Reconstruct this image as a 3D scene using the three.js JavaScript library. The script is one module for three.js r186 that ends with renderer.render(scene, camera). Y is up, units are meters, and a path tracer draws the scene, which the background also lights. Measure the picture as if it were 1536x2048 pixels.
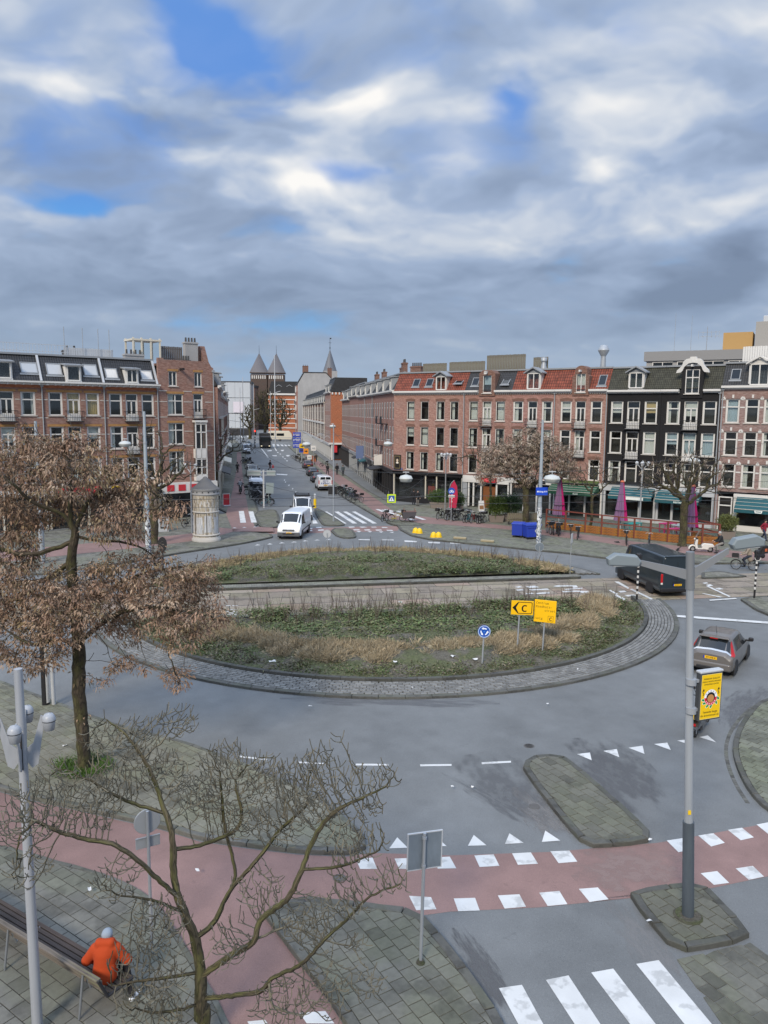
import * as THREE from 'three';
import { mergeGeometries } from 'three/addons/utils/BufferGeometryUtils.js';
import { RoundedBoxGeometry } from 'three/addons/geometries/RoundedBoxGeometry.js';
// ------------------------------------------------------------ camera, sky, sun, exposure
const scene = new THREE.Scene();
const camera = new THREE.PerspectiveCamera(67.32, 0.75, 0.1, 4000);
camera.position.set(0, 10.5, 0);
camera.rotation.order = 'YXZ';
camera.rotation.set(-7.41 * Math.PI / 180, 0, 0.5 * Math.PI / 180);
scene.add(camera);
const renderer = new THREE.WebGLRenderer({ antialias: true });
renderer.toneMapping = THREE.LinearToneMapping;
renderer.toneMappingExposure = 2.0;
renderer.shadowMap.enabled = true;
const sun = new THREE.DirectionalLight(0xfff1dc, 1.5);
sun.position.set(-38, 75, 52);
sun.target.position.set(0, 0, -45);
sun.castShadow = true;
sun.shadow.radius = 26;
sun.shadow.mapSize.set(2048, 2048);
Object.assign(sun.shadow.camera, { left: -90, right: 90, top: 90, bottom: -90, near: 1, far: 320 });
scene.add(sun, sun.target);
// ------------------------------------------------------------ numbers and noise
function rng(seed) { let a = seed >>> 0; return () => { a = (a + 0x6D2B79F5) | 0; let t = Math.imul(a ^ (a >>> 15), 1 | a); t = (t + Math.imul(t ^ (t >>> 7), 61 | t)) ^ t; return ((t ^ (t >>> 14)) >>> 0) / 4294967296; }; }
const clamp = (x, a = 0, b = 1) => Math.max(a, Math.min(b, x));
const smooth = (a, b, x) => { const t = clamp((x - a) / (b - a)); return t * t * (3 - 2 * t); };
const mixn = (a, b, t) => a + (b - a) * t;
function hash2(x, y, s) { let h = Math.imul(x, 374761393) + Math.imul(y, 668265263) + Math.imul(s, 974634777); h = Math.imul(h ^ (h >>> 13), 1274126177); return ((h ^ (h >>> 16)) >>> 0) / 4294967296; }
function vnoise(x, y, s, per) {                    // value noise, periodic when per is given
const xi = Math.floor(x), yi = Math.floor(y), fx = x - xi, fy = y - yi, u = fx * fx * (3 - 2 * fx), v = fy * fy * (3 - 2 * fy);
const w = per ? (n) => ((n % per) + per) % per : (n) => n;
const a = hash2(w(xi), w(yi), s), b = hash2(w(xi + 1), w(yi), s), c = hash2(w(xi), w(yi + 1), s), d = hash2(w(xi + 1), w(yi + 1), s);
return a + (b - a) * u + (c - a) * v + (a - b - c + d) * u * v;
}
function fbm(x, y, s, oct, per, gain = 0.5) { let t = 0, a = 1, n = 0; for (let i = 0; i < oct; i++) { t += a * vnoise(x, y, s + i * 17, per); n += a; a *= gain; x *= 2; y *= 2; if (per) per *= 2; } return t / n; }
// a broken stratocumulus deck looked up by direction; breaks, bright tops and darker bases where the weather had them; thick cloud brightens towards the zenith
const toLin = (c) => c.map((v) => { v /= 255; return v <= 0.04045 ? v / 12.92 : ((v + 0.055) / 1.055) ** 2.4; });
function skyTexture() {
const W = 3072, Hh = 1536, d = new Float32Array(W * Hh * 4);
// [azimuth, elevation, half widths, strength] in degrees
const breaks = [[-12.4,24.1,3.7,1.9,0.8],[-16.1,25.1,5.2,1.9,0.75],[-1.2,16.2,3.5,0.9,1.25],[-21.9,13.3,4.1,0.7,0.9],[-7.3,22,3.4,2.2,0.45],[9.3,19.6,1.7,2.2,0.6],[-24.9,17.2,2.6,1.9,0.25],[-4.8,12.3,3.4,1,0.35],[-23.5,22.4,3.4,2.2,0.4],[24,21.9,2.2,3,0.25],[-7.6,6.1,9.7,0.7,0.35],[-10.2,2.9,7.5,1.1,0.3],[10.4,25.7,4.8,1.5,0.3],[-16.3,19,5.2,2.2,0.25]];
const tops = [[0.5,20.6,3.5,1.9,0.75],[5.5,17.9,2.2,2,0.75],[-5.5,15.5,4.1,0.6,0.6],[21.9,23.2,5.6,1.5,0.65],[14.5,16,2.2,0.9,0.6],[-21.6,19.5,3.4,1.7,0.45],[-15.4,16.9,2.6,1,0.4],[12.8,23.4,3.4,1.5,0.4],[20.8,12,7.1,0.7,0.45],[-4.7,20.2,3,1.1,0.2],[7.9,19.5,1.9,1.1,0.4],[-14.2,23.1,3.4,1.9,0.35],[4.6,12.1,4.5,0.9,0.25],[14.9,19.8,2.6,1.1,0.35],[24.9,13.5,2.2,0.7,0.4],[-7.6,16.7,4.5,0.5,0.3],[-19.9,6.1,9.7,0.5,0.12],[11.8,4.8,11.2,0.4,0.15]];
const bases = [[21.3,8.3,3.7,1.3,1.1],[24.5,10.6,2.2,1.9,1.1],[16.8,7.8,2.2,0.5,0.3],[-9.1,8.1,4.8,1.1,0.4],[21.8,15.8,4.1,1.5,0.45],[-15.2,12.5,8.2,2.2,0.25],[-0.4,7.3,4.5,0.9,0.3],[8,15.5,5.2,0.8,0.3],[-16.9,18.5,4.5,1.5,0.25],[11.7,10.3,7.5,0.8,0.25],[-5.5,9.3,7.5,0.7,0.2],[4.7,5.6,7.5,0.4,0.25],[19.2,5.9,3.4,0.5,0.35],[-19.2,8.7,8.9,1.5,0.2],[14.4,24.9,3.4,1.1,0.2],[-2.6,23,4.5,1.5,0.2]];
const g = (L, az, el, wx, wy) => { let t = 0; for (const [a, e, ra, re, k] of L) { const u = (az - a + wx * ra * 0.9) / ra, v = (el - e + wy * re * 0.9) / re, q = u * u + v * v; if (q < 6) t += k * Math.exp(-q * 0.9); } return t; };
const ramp = [[0, toLin([112, 128, 154])], [0.3, toLin([142, 160, 188])], [0.55, toLin([166, 184, 212])], [0.78, toLin([208, 216, 228])], [1, toLin([243, 243, 243])]];
const deep = toLin([96, 148, 222]), cyan = toLin([98, 178, 242]), haze = toLin([170, 188, 208]), lowc = toLin([138, 157, 180]);
for (let j = 0; j < Hh; j++) {
const e = ((j + 0.5) / Hh - 0.5) * Math.PI, se = Math.sin(e), ce = Math.cos(e), el = e * 180 / Math.PI;
for (let i = 0; i < W; i++) {
const th = ((i + 0.5) / W - 0.5) * 2 * Math.PI, x = Math.cos(th) * ce, z = Math.sin(th) * ce, o = (j * W + i) * 4;
if (se < -0.02) { d[o] = 0.10; d[o + 1] = 0.105; d[o + 2] = 0.11; d[o + 3] = 1; continue; }
const az = Math.atan2(x, -z) * 180 / Math.PI, y = Math.max(se, 0), k = 1 / (y + 0.24), px = x * k * 1.25, pz = z * k * 1.25;
const wx = fbm(px * 2.2 + 3.1, pz * 2.6 + 8.2, 5, 5) - 0.5, wz = fbm(px * 2.2 + 13.7, pz * 2.6 + 1.9, 9, 5) - 0.5;
const qx = px + wx * 0.3, qz = pz + wz * 0.3;
const big = fbm(qx * 1.1 + 20.4, qz * 1.25 + 40.6, 31, 4), lump = fbm(qx * 2.8 + 4.2, qz * 3.3 + 7.7, 57, 6, 0, 0.52), fine = fbm(qx * 9 + 1.2, qz * 11 + 2.7, 67, 4, 0, 0.55);
const low = smooth(15, 3, el);
const bil = 1 - Math.abs(2 * fbm(qx * 3.6 + 8.3, qz * 4.2 + 1.7, 87, 5, 0, 0.55) - 1), puff = smooth(0.44, 0.62, lump) * (1 - 0.5 * low);
let L = 0.51 + (big - 0.5) * 0.5 + (lump - 0.5) * 0.5 * (1 - 0.35 * low) + (fine - 0.5) * 0.26 + puff * (bil - 0.55) * 0.3 - 0.1 * low;
L += g(tops, az, el, wx * 2.2, wz * 2.2) * (0.26 + 0.6 * (lump - 0.3) + 0.4 * (bil - 0.5)) - g(bases, az, el, wx * 1.6, wz * 1.6) * (0.36 + 0.25 * lump);
let B = g(breaks, az, el, wx * 2.6, wz * 2.6) * (1.1 - 1.1 * (lump - 0.35)) + smooth(0.54, 0.36, lump * 0.6 + big * 0.4) * 0.34 * (1 - low * 0.5);
B = clamp(smooth(0.1, 1, B + (fine - 0.5) * 0.35 - puff * 0.15));
L = clamp(L, 0, 1.1); let q = 1; while (q < ramp.length - 1 && ramp[q][0] < L) q++;
const t = clamp((L - ramp[q - 1][0]) / (ramp[q][0] - ramp[q - 1][0]), 0, 1.3), cyanT = smooth(16, 9, el), hz = smooth(8, 0, el) * 0.75, up = 0.5 * (1 + 2.3 * smooth(26, 70, el));
for (let c = 0; c < 3; c++) { let v = mixn(ramp[q - 1][1][c], ramp[q][1][c], t); v = mixn(v, lowc[c], low * 0.5); v = mixn(v, mixn(deep[c], cyan[c], cyanT), B * 0.92); v = mixn(v, haze[c], hz); d[o + c] = v * up; }
d[o + 3] = 1;
}
}
const t = new THREE.DataTexture(d, W, Hh, THREE.RGBAFormat, THREE.FloatType);
t.mapping = THREE.EquirectangularReflectionMapping; t.magFilter = THREE.LinearFilter; t.minFilter = THREE.LinearFilter; t.needsUpdate = true;
return t;
}
scene.background = skyTexture();
scene.environment = scene.background;
// ------------------------------------------------------------ textures and materials
function dataTex(n, f, srgb = true, m = n) {
const d = new Uint8Array(n * m * 4);
for (let j = 0; j < m; j++) for (let i = 0; i < n; i++) { const c = f(i / n, j / m, i, j), o = (j * n + i) * 4; for (let k = 0; k < 3; k++) { let v = typeof c === 'number' ? c : c[k]; v = clamp(v); if (srgb) v = v <= 0.0031308 ? v * 12.92 : 1.055 * v ** (1 / 2.4) - 0.055; d[o + k] = v * 255; } d[o + 3] = typeof c !== 'number' && c.length > 3 ? clamp(c[3]) * 255 : 255; }
const t = new THREE.DataTexture(d, n, m, THREE.RGBAFormat, THREE.UnsignedByteType);
t.wrapS = t.wrapT = THREE.RepeatWrapping; t.magFilter = THREE.LinearFilter; t.minFilter = THREE.LinearMipmapLinearFilter; t.generateMipmaps = true;
if (srgb) t.colorSpace = THREE.SRGBColorSpace; t.needsUpdate = true; return t;
}
const C = (r, g, b) => new THREE.Color().setRGB(r, g, b);
function mat(c, rough = 0.8, o = {}) { return new THREE.MeshStandardMaterial({ color: c instanceof THREE.Color ? c : C(...c), roughness: rough, ...o }); }
function rep(t, sx, sy = sx) { const c = t.clone(); c.repeat.set(sx, sy); c.needsUpdate = true; return c; }
const R0 = rng(7);
// grey multipliers (mean about 0.75) that the colour of each material tints
const tCoarse = dataTex(512, (u, v, i, j) => { const a = fbm(u * 6, v * 6, 3, 6, 6), s = hash2(i, j, 4); return 0.5 + 0.42 * a + (s - 0.5) * 0.16; });
const tWear = dataTex(512, (u, v, i, j) => { const w = smooth(0.6, 0.72, fbm(u * 8, v * 8, 17, 6, 8)), n = fbm(u * 5, v * 5, 18, 4, 5), s = hash2(i, j, 19); return (0.78 + 0.25 * n - 0.22 * w) - (s > 0.95 ? 0.12 : 0); });
const tPatchy = dataTex(1024, (u, v, i, j) => {                                        // asphalt: aggregate, wheel-polished and dusty drifts, hairline cracks
const a = fbm(u * 4, v * 4, 11, 5, 4), b = fbm(u * 16, v * 16, 12, 4, 16), s = hash2(i, j, 14), s2 = hash2(i >> 1, j >> 1, 15);
const cr = Math.abs(fbm(u * 5 + 0.5, v * 5, 21, 5, 5) - 0.5), crack = cr < 0.002 && b > 0.56 ? 0.85 : 1;
return (0.5 + 0.34 * a + 0.2 * b + (s - 0.5) * 0.2 + (s2 > 0.985 ? 0.16 : 0) - (s2 < 0.02 ? 0.12 : 0)) * crack;
});
const tMoss = dataTex(1024, (u, v, i, j) => {                                          // paving dirt: grey stone, green algae, dark stains, pale specks of gum
const a = smooth(0.38, 0.68, fbm(u * 5, v * 5, 41, 6, 5)), d = smooth(0.55, 0.75, fbm(u * 9, v * 9, 47, 5, 9)), s = hash2(i, j, 44), f = fbm(u * 60, v * 60, 45, 2, 60);
const gum = vnoise(u * 180, v * 180, 51, 180) > 0.965 ? 0.14 : 0, k = 0.64 + 0.2 * f + (s - 0.5) * 0.14 - 0.22 * d + gum;
return [k * mixn(1, 0.94, a), k * mixn(1, 0.975, a), k * mixn(0.97, 0.84, a)];
});
const tBrick = dataTex(1024, (u, v, i, j) => {                                         // running bond, 12 stretchers by 32 courses = 2.64 m by 2 m
const cy = v * 32, row = Math.floor(cy), fx = u * 12 + (row % 2) * 0.5, col = Math.floor(fx) % 12, jx = fx - Math.floor(fx), jy = cy - row;
const joint = jx < 0.045 || jy < 0.14, t = hash2(col, row, 61), n = hash2(i, j, 62), w = fbm(u * 5, v * 5, 63, 4, 5);
const k = joint ? 0.72 : 0.58 + 0.34 * t + (n - 0.5) * 0.12; return [k * (0.86 + 0.22 * w), k * (joint ? 0.9 : 0.80 + 0.16 * t + 0.1 * w), k * (joint ? 0.86 : 0.78 + 0.2 * t)];
});
const tBrickBump = dataTex(512, (u, v) => { const cy = v * 32, row = Math.floor(cy), fx = u * 12 + (row % 2) * 0.5; return fx - Math.floor(fx) < 0.045 || cy - row < 0.14 ? 0.2 : 0.8; }, false);
const tPan = dataTex(512, (u, v, i, j) => { const cy = v * 8, row = Math.floor(cy), cx = u * 10, col = Math.floor(cx), t = hash2(col, row, 66), n = fbm(u * 6, v * 6, 67, 4, 6), e = cy - row; return (0.52 + 0.3 * t + 0.3 * (n - 0.5)) * (e < 0.16 ? 0.45 : 1) * (0.75 + 0.25 * Math.sin((cx - col) * 6.283)); });
const tPanBump = dataTex(512, (u, v) => { const cy = v * 8, e = cy - Math.floor(cy), cx = u * 10; return 0.3 + 0.35 * (1 - e) + 0.3 * Math.sin(cx * 6.283); }, false);
const tBark = dataTex(512, (u, v, i, j) => { const a = fbm(u * 10, v * 4, 71, 5, 4), r = Math.abs(fbm(u * 14, v * 5, 73, 4, 7) - 0.5) * 5, m = smooth(0.5, 0.72, fbm(u * 3, v * 3, 75, 4, 3)); const k = (0.35 + 0.5 * a) * clamp(0.45 + r); return [k * mixn(1, 0.92, m), k * mixn(0.9, 0.98, m), k * mixn(0.78, 0.52, m)]; });
const tGrime = dataTex(512, (u, v, i, j) => { const a = fbm(u * 8, v * 2, 81, 5, 2), b = fbm(u * 5, v * 5, 83, 5, 5); return 0.6 + 0.25 * a + 0.2 * b; });
const tSoil = dataTex(1024, (u, v, i, j) => { const a = smooth(0.4, 0.62, fbm(u * 7, v * 7, 91, 6, 7)), n = fbm(u * 70, v * 70, 93, 3, 70), s = hash2(i, j, 95), k = 0.35 + 0.75 * n + (s - 0.5) * 0.3; return [k * mixn(0.18, 0.14, a), k * mixn(0.165, 0.155, a), k * mixn(0.13, 0.075, a)]; });
const noBump = dataTex(256, (u, v, i, j) => 0.5 + (hash2(i, j, 5) - 0.5) * 0.9, false);
const M = {
asphalt: mat([0.2, 0.209, 0.21], 0.86, { map: rep(tPatchy, 1 / 9), bumpMap: rep(noBump, 0.5), bumpScale: 0.004 }),
asphalt2: mat([0.13, 0.125, 0.12], 1, { map: rep(tPatchy, 1 / 6) }),
redPath: mat([0.31, 0.195, 0.175], 0.9, { map: rep(tPatchy, 1 / 7), bumpMap: rep(noBump, 0.5), bumpScale: 0.004 }),
paint: mat([0.66, 0.665, 0.65], 0.75, { map: rep(tWear, 0.45) }),
paving: mat([0.235, 0.228, 0.216], 0.92, { map: rep(tMoss, 1 / 5), vertexColors: true }),
joint: mat([0.045, 0.045, 0.036], 1),
kerb: mat([0.17, 0.17, 0.16], 0.92, { map: rep(tMoss, 1 / 3), vertexColors: true }),
cobble: mat([0.25, 0.25, 0.24], 0.85, { map: rep(tCoarse, 1), vertexColors: true }),
slab: mat([0.35, 0.295, 0.25], 0.9, { map: rep(tMoss, 1 / 6), vertexColors: true }),
rail: mat([0.16, 0.15, 0.14], 0.45, { metalness: 0.8 }),
soil: mat([1, 1, 1], 1, { map: rep(tSoil, 1 / 4), bumpMap: rep(noBump, 1), bumpScale: 0.02 }),
white: mat([0.74, 0.73, 0.70], 0.55, { map: rep(tGrime, 0.4) }),
cream: mat([0.62, 0.58, 0.48], 0.6),
black: mat([0.014, 0.014, 0.016], 0.55),
dark: mat([0.03, 0.03, 0.034], 0.8),
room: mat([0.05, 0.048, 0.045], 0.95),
grey: mat([0.30, 0.32, 0.34], 0.5),
pale: mat([0.46, 0.48, 0.50], 0.5),
steel: mat([0.34, 0.36, 0.38], 0.42, { metalness: 0.55, map: rep(tGrime, 1) }),
galv: mat([0.42, 0.45, 0.48], 0.5, { metalness: 0.3, map: rep(tGrime, 1) }),
zinc: mat([0.30, 0.32, 0.34], 0.5, { map: rep(tGrime, 0.5) }),
glass: new THREE.MeshPhysicalMaterial({ color: C(0.92, 0.95, 0.95), roughness: 0.03, transmission: 1, thickness: 0, ior: 1.5 }),
autoGlass: mat([0.012, 0.015, 0.018], 0.06),
tyre: mat([0.018, 0.018, 0.019], 0.85),
alloy: mat([0.5, 0.51, 0.52], 0.35, { metalness: 0.7 }),
wood: mat([0.24, 0.19, 0.16], 0.85, { map: rep(tBark, 1.2, 0.4) }),
yellow: mat([0.80, 0.52, 0.01], 0.5),
red: mat([0.52, 0.03, 0.04], 0.5),
blue: mat([0.02, 0.05, 0.38], 0.45),
skin: mat([0.48, 0.30, 0.23], 0.6),
};
const paint = (r, g, b) => new THREE.MeshPhysicalMaterial({ color: C(r, g, b), roughness: 0.38, clearcoat: 0.7, clearcoatRoughness: 0.08 });
// ------------------------------------------------------------ geometry
const Vv = (x, y, z) => new THREE.Vector3(x, y, z);
function flat(g) { const n = g.index ? g.toNonIndexed() : g; for (const k of Object.keys(n.attributes)) if (!['position', 'normal', 'uv', 'color'].includes(k)) n.deleteAttribute(k); n.morphAttributes = {}; return n; }
function join(list) {
const a = list.flat().filter(Boolean).map(flat), col = a.some((g) => g.attributes.color);
for (const g of a) { if (col && !g.attributes.color) g.setAttribute('color', new THREE.BufferAttribute(new Float32Array(g.attributes.position.count * 3).fill(1), 3)); if (!g.attributes.uv) g.setAttribute('uv', new THREE.BufferAttribute(new Float32Array(g.attributes.position.count * 2), 2)); if (!g.attributes.normal) g.computeVertexNormals(); }
return a.length === 1 ? a[0] : mergeGeometries(a, false);
}
function muv(g) {                                   // uv in metres, from the plane each face lies in
g = flat(g); const p = g.attributes.position, n = g.attributes.normal, uv = new Float32Array(p.count * 2);
for (let i = 0; i < p.count; i++) { const ax = Math.abs(n.getX(i)), ay = Math.abs(n.getY(i)), az = Math.abs(n.getZ(i)); uv[2 * i] = ax > az && ax > ay ? p.getZ(i) : p.getX(i); uv[2 * i + 1] = ay > ax && ay > az ? p.getZ(i) : p.getY(i); }
g.setAttribute('uv', new THREE.BufferAttribute(uv, 2)); return g;
}
const bx = (w, h, d, x = 0, y = 0, z = 0, rx = 0, ry = 0, rz = 0) => { const g = new THREE.BoxGeometry(w, h, d); if (rx) g.rotateX(rx); if (ry) g.rotateY(ry); if (rz) g.rotateZ(rz); return g.translate(x, y, z); };
const rbx = (w, h, d, r, x = 0, y = 0, z = 0, s = 2) => new RoundedBoxGeometry(w, h, d, s, r).translate(x, y, z);
const cy = (r0, r1, h, x = 0, y = 0, z = 0, n = 14) => new THREE.CylinderGeometry(r1, r0, h, n).translate(x, y + h / 2, z);   // base radius, top radius, stands on y
const sp = (r, x = 0, y = 0, z = 0, a = 14, b = 10) => new THREE.SphereGeometry(r, a, b).translate(x, y, z);
function rod(a, b, r, n = 6, r2 = r) {              // tapered bar between two points
const A = Vv(...a), B = Vv(...b), d = B.clone().sub(A), l = d.length(), g = new THREE.CylinderGeometry(r2, r, l, n, 1).translate(0, l / 2, 0);
return g.applyQuaternion(new THREE.Quaternion().setFromUnitVectors(Vv(0, 1, 0), d.normalize())).translate(A.x, A.y, A.z);
}
function tube(pts, r, n = 6, seg = 0) { const c = new THREE.CatmullRomCurve3(pts.map((p) => Vv(...p))); return new THREE.TubeGeometry(c, seg || pts.length * 4, r, n); }
const lathe = (pts, n = 20) => new THREE.LatheGeometry(pts.map((p) => new THREE.Vector2(...p)), n);
function ext(pts, d, holes, bev) {                  // outline in x, y pushed d along +z
const s = new THREE.Shape(pts.map((p) => new THREE.Vector2(...p)));
for (const h of holes || []) s.holes.push(new THREE.Path(h.map((p) => new THREE.Vector2(...p))));
return new THREE.ExtrudeGeometry(s, { depth: d, bevelEnabled: !!bev, bevelSize: bev || 0, bevelThickness: bev || 0, bevelSegments: 1, curveSegments: 8 });
}
const area2 = (p) => p.reduce((s, a, i) => { const b = p[(i + 1) % p.length]; return s + a[0] * b[1] - b[0] * a[1]; }, 0) / 2;
function prism(pts, y0, y1, ch = 0, tint) {         // upright prism over a ground outline [[x,z]...], top edge chamfered; uv in metres
if (area2(pts) > 0) pts = pts.slice().reverse();
const n = pts.length, pos = [], cx = pts.reduce((s, p) => s + p[0], 0) / n, cz = pts.reduce((s, p) => s + p[1], 0) / n;
const top = ch ? pts.map(([x, z]) => { const l = Math.hypot(x - cx, z - cz) || 1, k = Math.max(0, 1 - ch * 1.4 / l); return [cx + (x - cx) * k, cz + (z - cz) * k]; }) : pts;
const tri = (a, b, c) => pos.push(...a, ...b, ...c);
for (const [a, b, c] of THREE.ShapeUtils.triangulateShape(top.map((p) => new THREE.Vector2(...p)), [])) { const A = top[a], B = top[b], D = top[c], up = (B[0] - A[0]) * (D[1] - A[1]) - (B[1] - A[1]) * (D[0] - A[0]) < 0; const q = up ? [A, B, D] : [A, D, B]; tri(...q.map((p) => [p[0], y1, p[1]])); }
const ring = (P, Q, ya, yb) => { for (let i = 0; i < n; i++) { const j = (i + 1) % n, a = [P[i][0], ya, P[i][1]], b = [P[j][0], ya, P[j][1]], c = [Q[j][0], yb, Q[j][1]], d = [Q[i][0], yb, Q[i][1]]; tri(a, b, c); tri(a, c, d); } };
ring(pts, pts, y0, y1 - ch); if (ch) ring(pts, top, y1 - ch, y1);
const g = new THREE.BufferGeometry(); g.setAttribute('position', new THREE.Float32BufferAttribute(pos, 3)); g.computeVertexNormals();
const m = muv(g); if (tint !== undefined) { const t = Array.isArray(tint) ? tint : [tint, tint, tint], c = new Float32Array(m.attributes.position.count * 3); for (let i = 0; i < c.length; i++) c[i] = t[i % 3]; m.setAttribute('color', new THREE.BufferAttribute(c, 3)); }
return m;
}
function sheet(pts, y) { const g = new THREE.ShapeGeometry(new THREE.Shape(pts.map((p) => new THREE.Vector2(p[0], -p[1])))).rotateX(-Math.PI / 2).translate(0, y, 0); return muv(g); }
function chaikin(p, n = 2, closed = true) { for (; n--;) { const o = []; const m = p.length; if (!closed) o.push(p[0]); for (let i = 0; i < (closed ? m : m - 1); i++) { const a = p[i], b = p[(i + 1) % m]; o.push([a[0] * 0.75 + b[0] * 0.25, a[1] * 0.75 + b[1] * 0.25], [a[0] * 0.25 + b[0] * 0.75, a[1] * 0.25 + b[1] * 0.75]); } if (!closed) o.push(p[m - 1]); p = o; } return p; }
function inset(pts, d) {                            // shrink a ground outline by d
const s = area2(pts) > 0 ? 1 : -1, n = pts.length;
return pts.map((p, i) => { const a = pts[(i + n - 1) % n], b = pts[(i + 1) % n]; let e1 = [p[0] - a[0], p[1] - a[1]], e2 = [b[0] - p[0], b[1] - p[1]]; const l1 = Math.hypot(...e1) || 1, l2 = Math.hypot(...e2) || 1; e1 = [e1[0] / l1, e1[1] / l1]; e2 = [e2[0] / l2, e2[1] / l2]; const nx = -(e1[1] + e2[1]) * s, nz = (e1[0] + e2[0]) * s, l = Math.hypot(nx, nz) || 1, k = d / Math.max(0.5, l / 2); return [p[0] + nx / l * k, p[1] + nz / l * k]; });
}
function clipTo(subject, rect) {                    // subject polygon cut to a convex tile outline
let out = subject; const s = area2(rect) > 0 ? 1 : -1;
for (let i = 0; i < rect.length && out.length; i++) {
const a = rect[i], b = rect[(i + 1) % rect.length], f = (p) => s * ((b[0] - a[0]) * (p[1] - a[1]) - (b[1] - a[1]) * (p[0] - a[0])), inp = out; out = [];
for (let j = 0; j < inp.length; j++) { const p = inp[j], q = inp[(j + 1) % inp.length], fp = f(p), fq = f(q); if (fp >= 0) out.push(p); if ((fp >= 0) !== (fq >= 0)) { const t = fp / (fp - fq); out.push([p[0] + (q[0] - p[0]) * t, p[1] + (q[1] - p[1]) * t]); } }
}
return out;
}
const inside = (p, P) => { let c = false; for (let i = 0, j = P.length - 1; i < P.length; j = i++) if ((P[i][1] > p[1]) !== (P[j][1] > p[1]) && p[0] < (P[j][0] - P[i][0]) * (p[1] - P[i][1]) / (P[j][1] - P[i][1]) + P[i][0]) c = !c; return c; };
// ------------------------------------------------------------ things, parts, copies
const used = {};
function numbered(n) { n = n.replace(/_\d{3}$/, ''); if (used[n] === undefined) { used[n] = 0; return n; } return `${n}_${String(++used[n]).padStart(3, '0')}`; }
function tag(o, label, category, group, kind) { if (label) o.userData.label = label; if (category) o.userData.category = category; if (group) o.userData.group = group; if (kind) o.userData.kind = kind; return o; }
function thing(name, label, category, x = 0, y = 0, z = 0, ry = 0, group) { const o = new THREE.Group(); o.name = numbered(name); o.position.set(x, y, z); o.rotation.y = ry; scene.add(o); return tag(o, label, category, group); }
function part(name, geo, m, parent, kind) { const o = new THREE.Mesh(Array.isArray(geo) ? join(geo) : geo, m); o.name = name; o.castShadow = o.receiveShadow = true; if (parent) parent.add(o); if (kind) o.userData.kind = kind; return o; }
function struct(name, label, geo, m) { const o = geo ? part(name, geo, m, scene) : new THREE.Group(); if (!geo) scene.add(o); o.name = numbered(name); return tag(o, label, null, null, 'structure'); }
function copy(src, label, x, y, z, ry, group) { const o = src.clone(); o.userData = { ...src.userData }; o.name = numbered(src.name); scene.add(o); o.position.set(x, y, z); o.rotation.y = ry; if (label) o.userData.label = label; if (group) o.userData.group = group; return o; }
function canvasMat(w, h, draw, rough = 0.5, o = {}) { const c = document.createElement('canvas'); c.width = w; c.height = h; draw(c.getContext('2d'), w, h); const t = new THREE.CanvasTexture(c); t.colorSpace = THREE.SRGBColorSpace; t.anisotropy = 8; return new THREE.MeshStandardMaterial({ map: t, roughness: rough, ...o }); }
const panel = (w, h, x = 0, y = 0, z = 0, ry = 0) => new THREE.PlaneGeometry(w, h).rotateY(ry).translate(x, y, z);
// ------------------------------------------------------------ ground, roads, pavements
const EYE = [0, 0];
function kerbRing(parent, line, closed, w, y0, y1, len = 1, seed = 1, tone = 1) {   // kerb stones along a line, laid towards its inside
const r = rng(seed), inn = inset(closed ? line : line, w), pts = closed ? [...line, line[0]] : line, ins = closed ? [...inn, inn[0]] : inn;
let run = 0; const cum = [0]; for (let i = 1; i < pts.length; i++) { run += Math.hypot(pts[i][0] - pts[i - 1][0], pts[i][1] - pts[i - 1][1]); cum.push(run); }
const at = (P, s) => { let i = 1; while (i < cum.length - 1 && cum[i] < s) i++; const t = clamp((s - cum[i - 1]) / (cum[i] - cum[i - 1] || 1)); return [mixn(P[i - 1][0], P[i][0], t), mixn(P[i - 1][1], P[i][1], t)]; };
const n = Math.max(1, Math.round(run / len)), far = []; let singles = 0;
for (let k = 0; k < n; k++) {
const a = (k + 0.012) * run / n, b = (k + 0.988) * run / n, m = (a + b) / 2;
const q = [at(pts, a), at(pts, m), at(pts, b), at(ins, b), at(ins, m), at(ins, a)], t = tone * (0.82 + 0.32 * r());
const g = prism(q, y0, y1 + (r() - 0.5) * 0.006, 0.018, [t, t, t * (0.95 + 0.05 * r())]);
if (Math.hypot(q[0][0], q[0][1]) < 75 && singles < 140) { part('kerb_stone', g, M.kerb, parent); singles++; } else far.push(g);
}
if (far.length) part('kerb_stones', far, M.kerb, parent, 'stuff');
}
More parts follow.
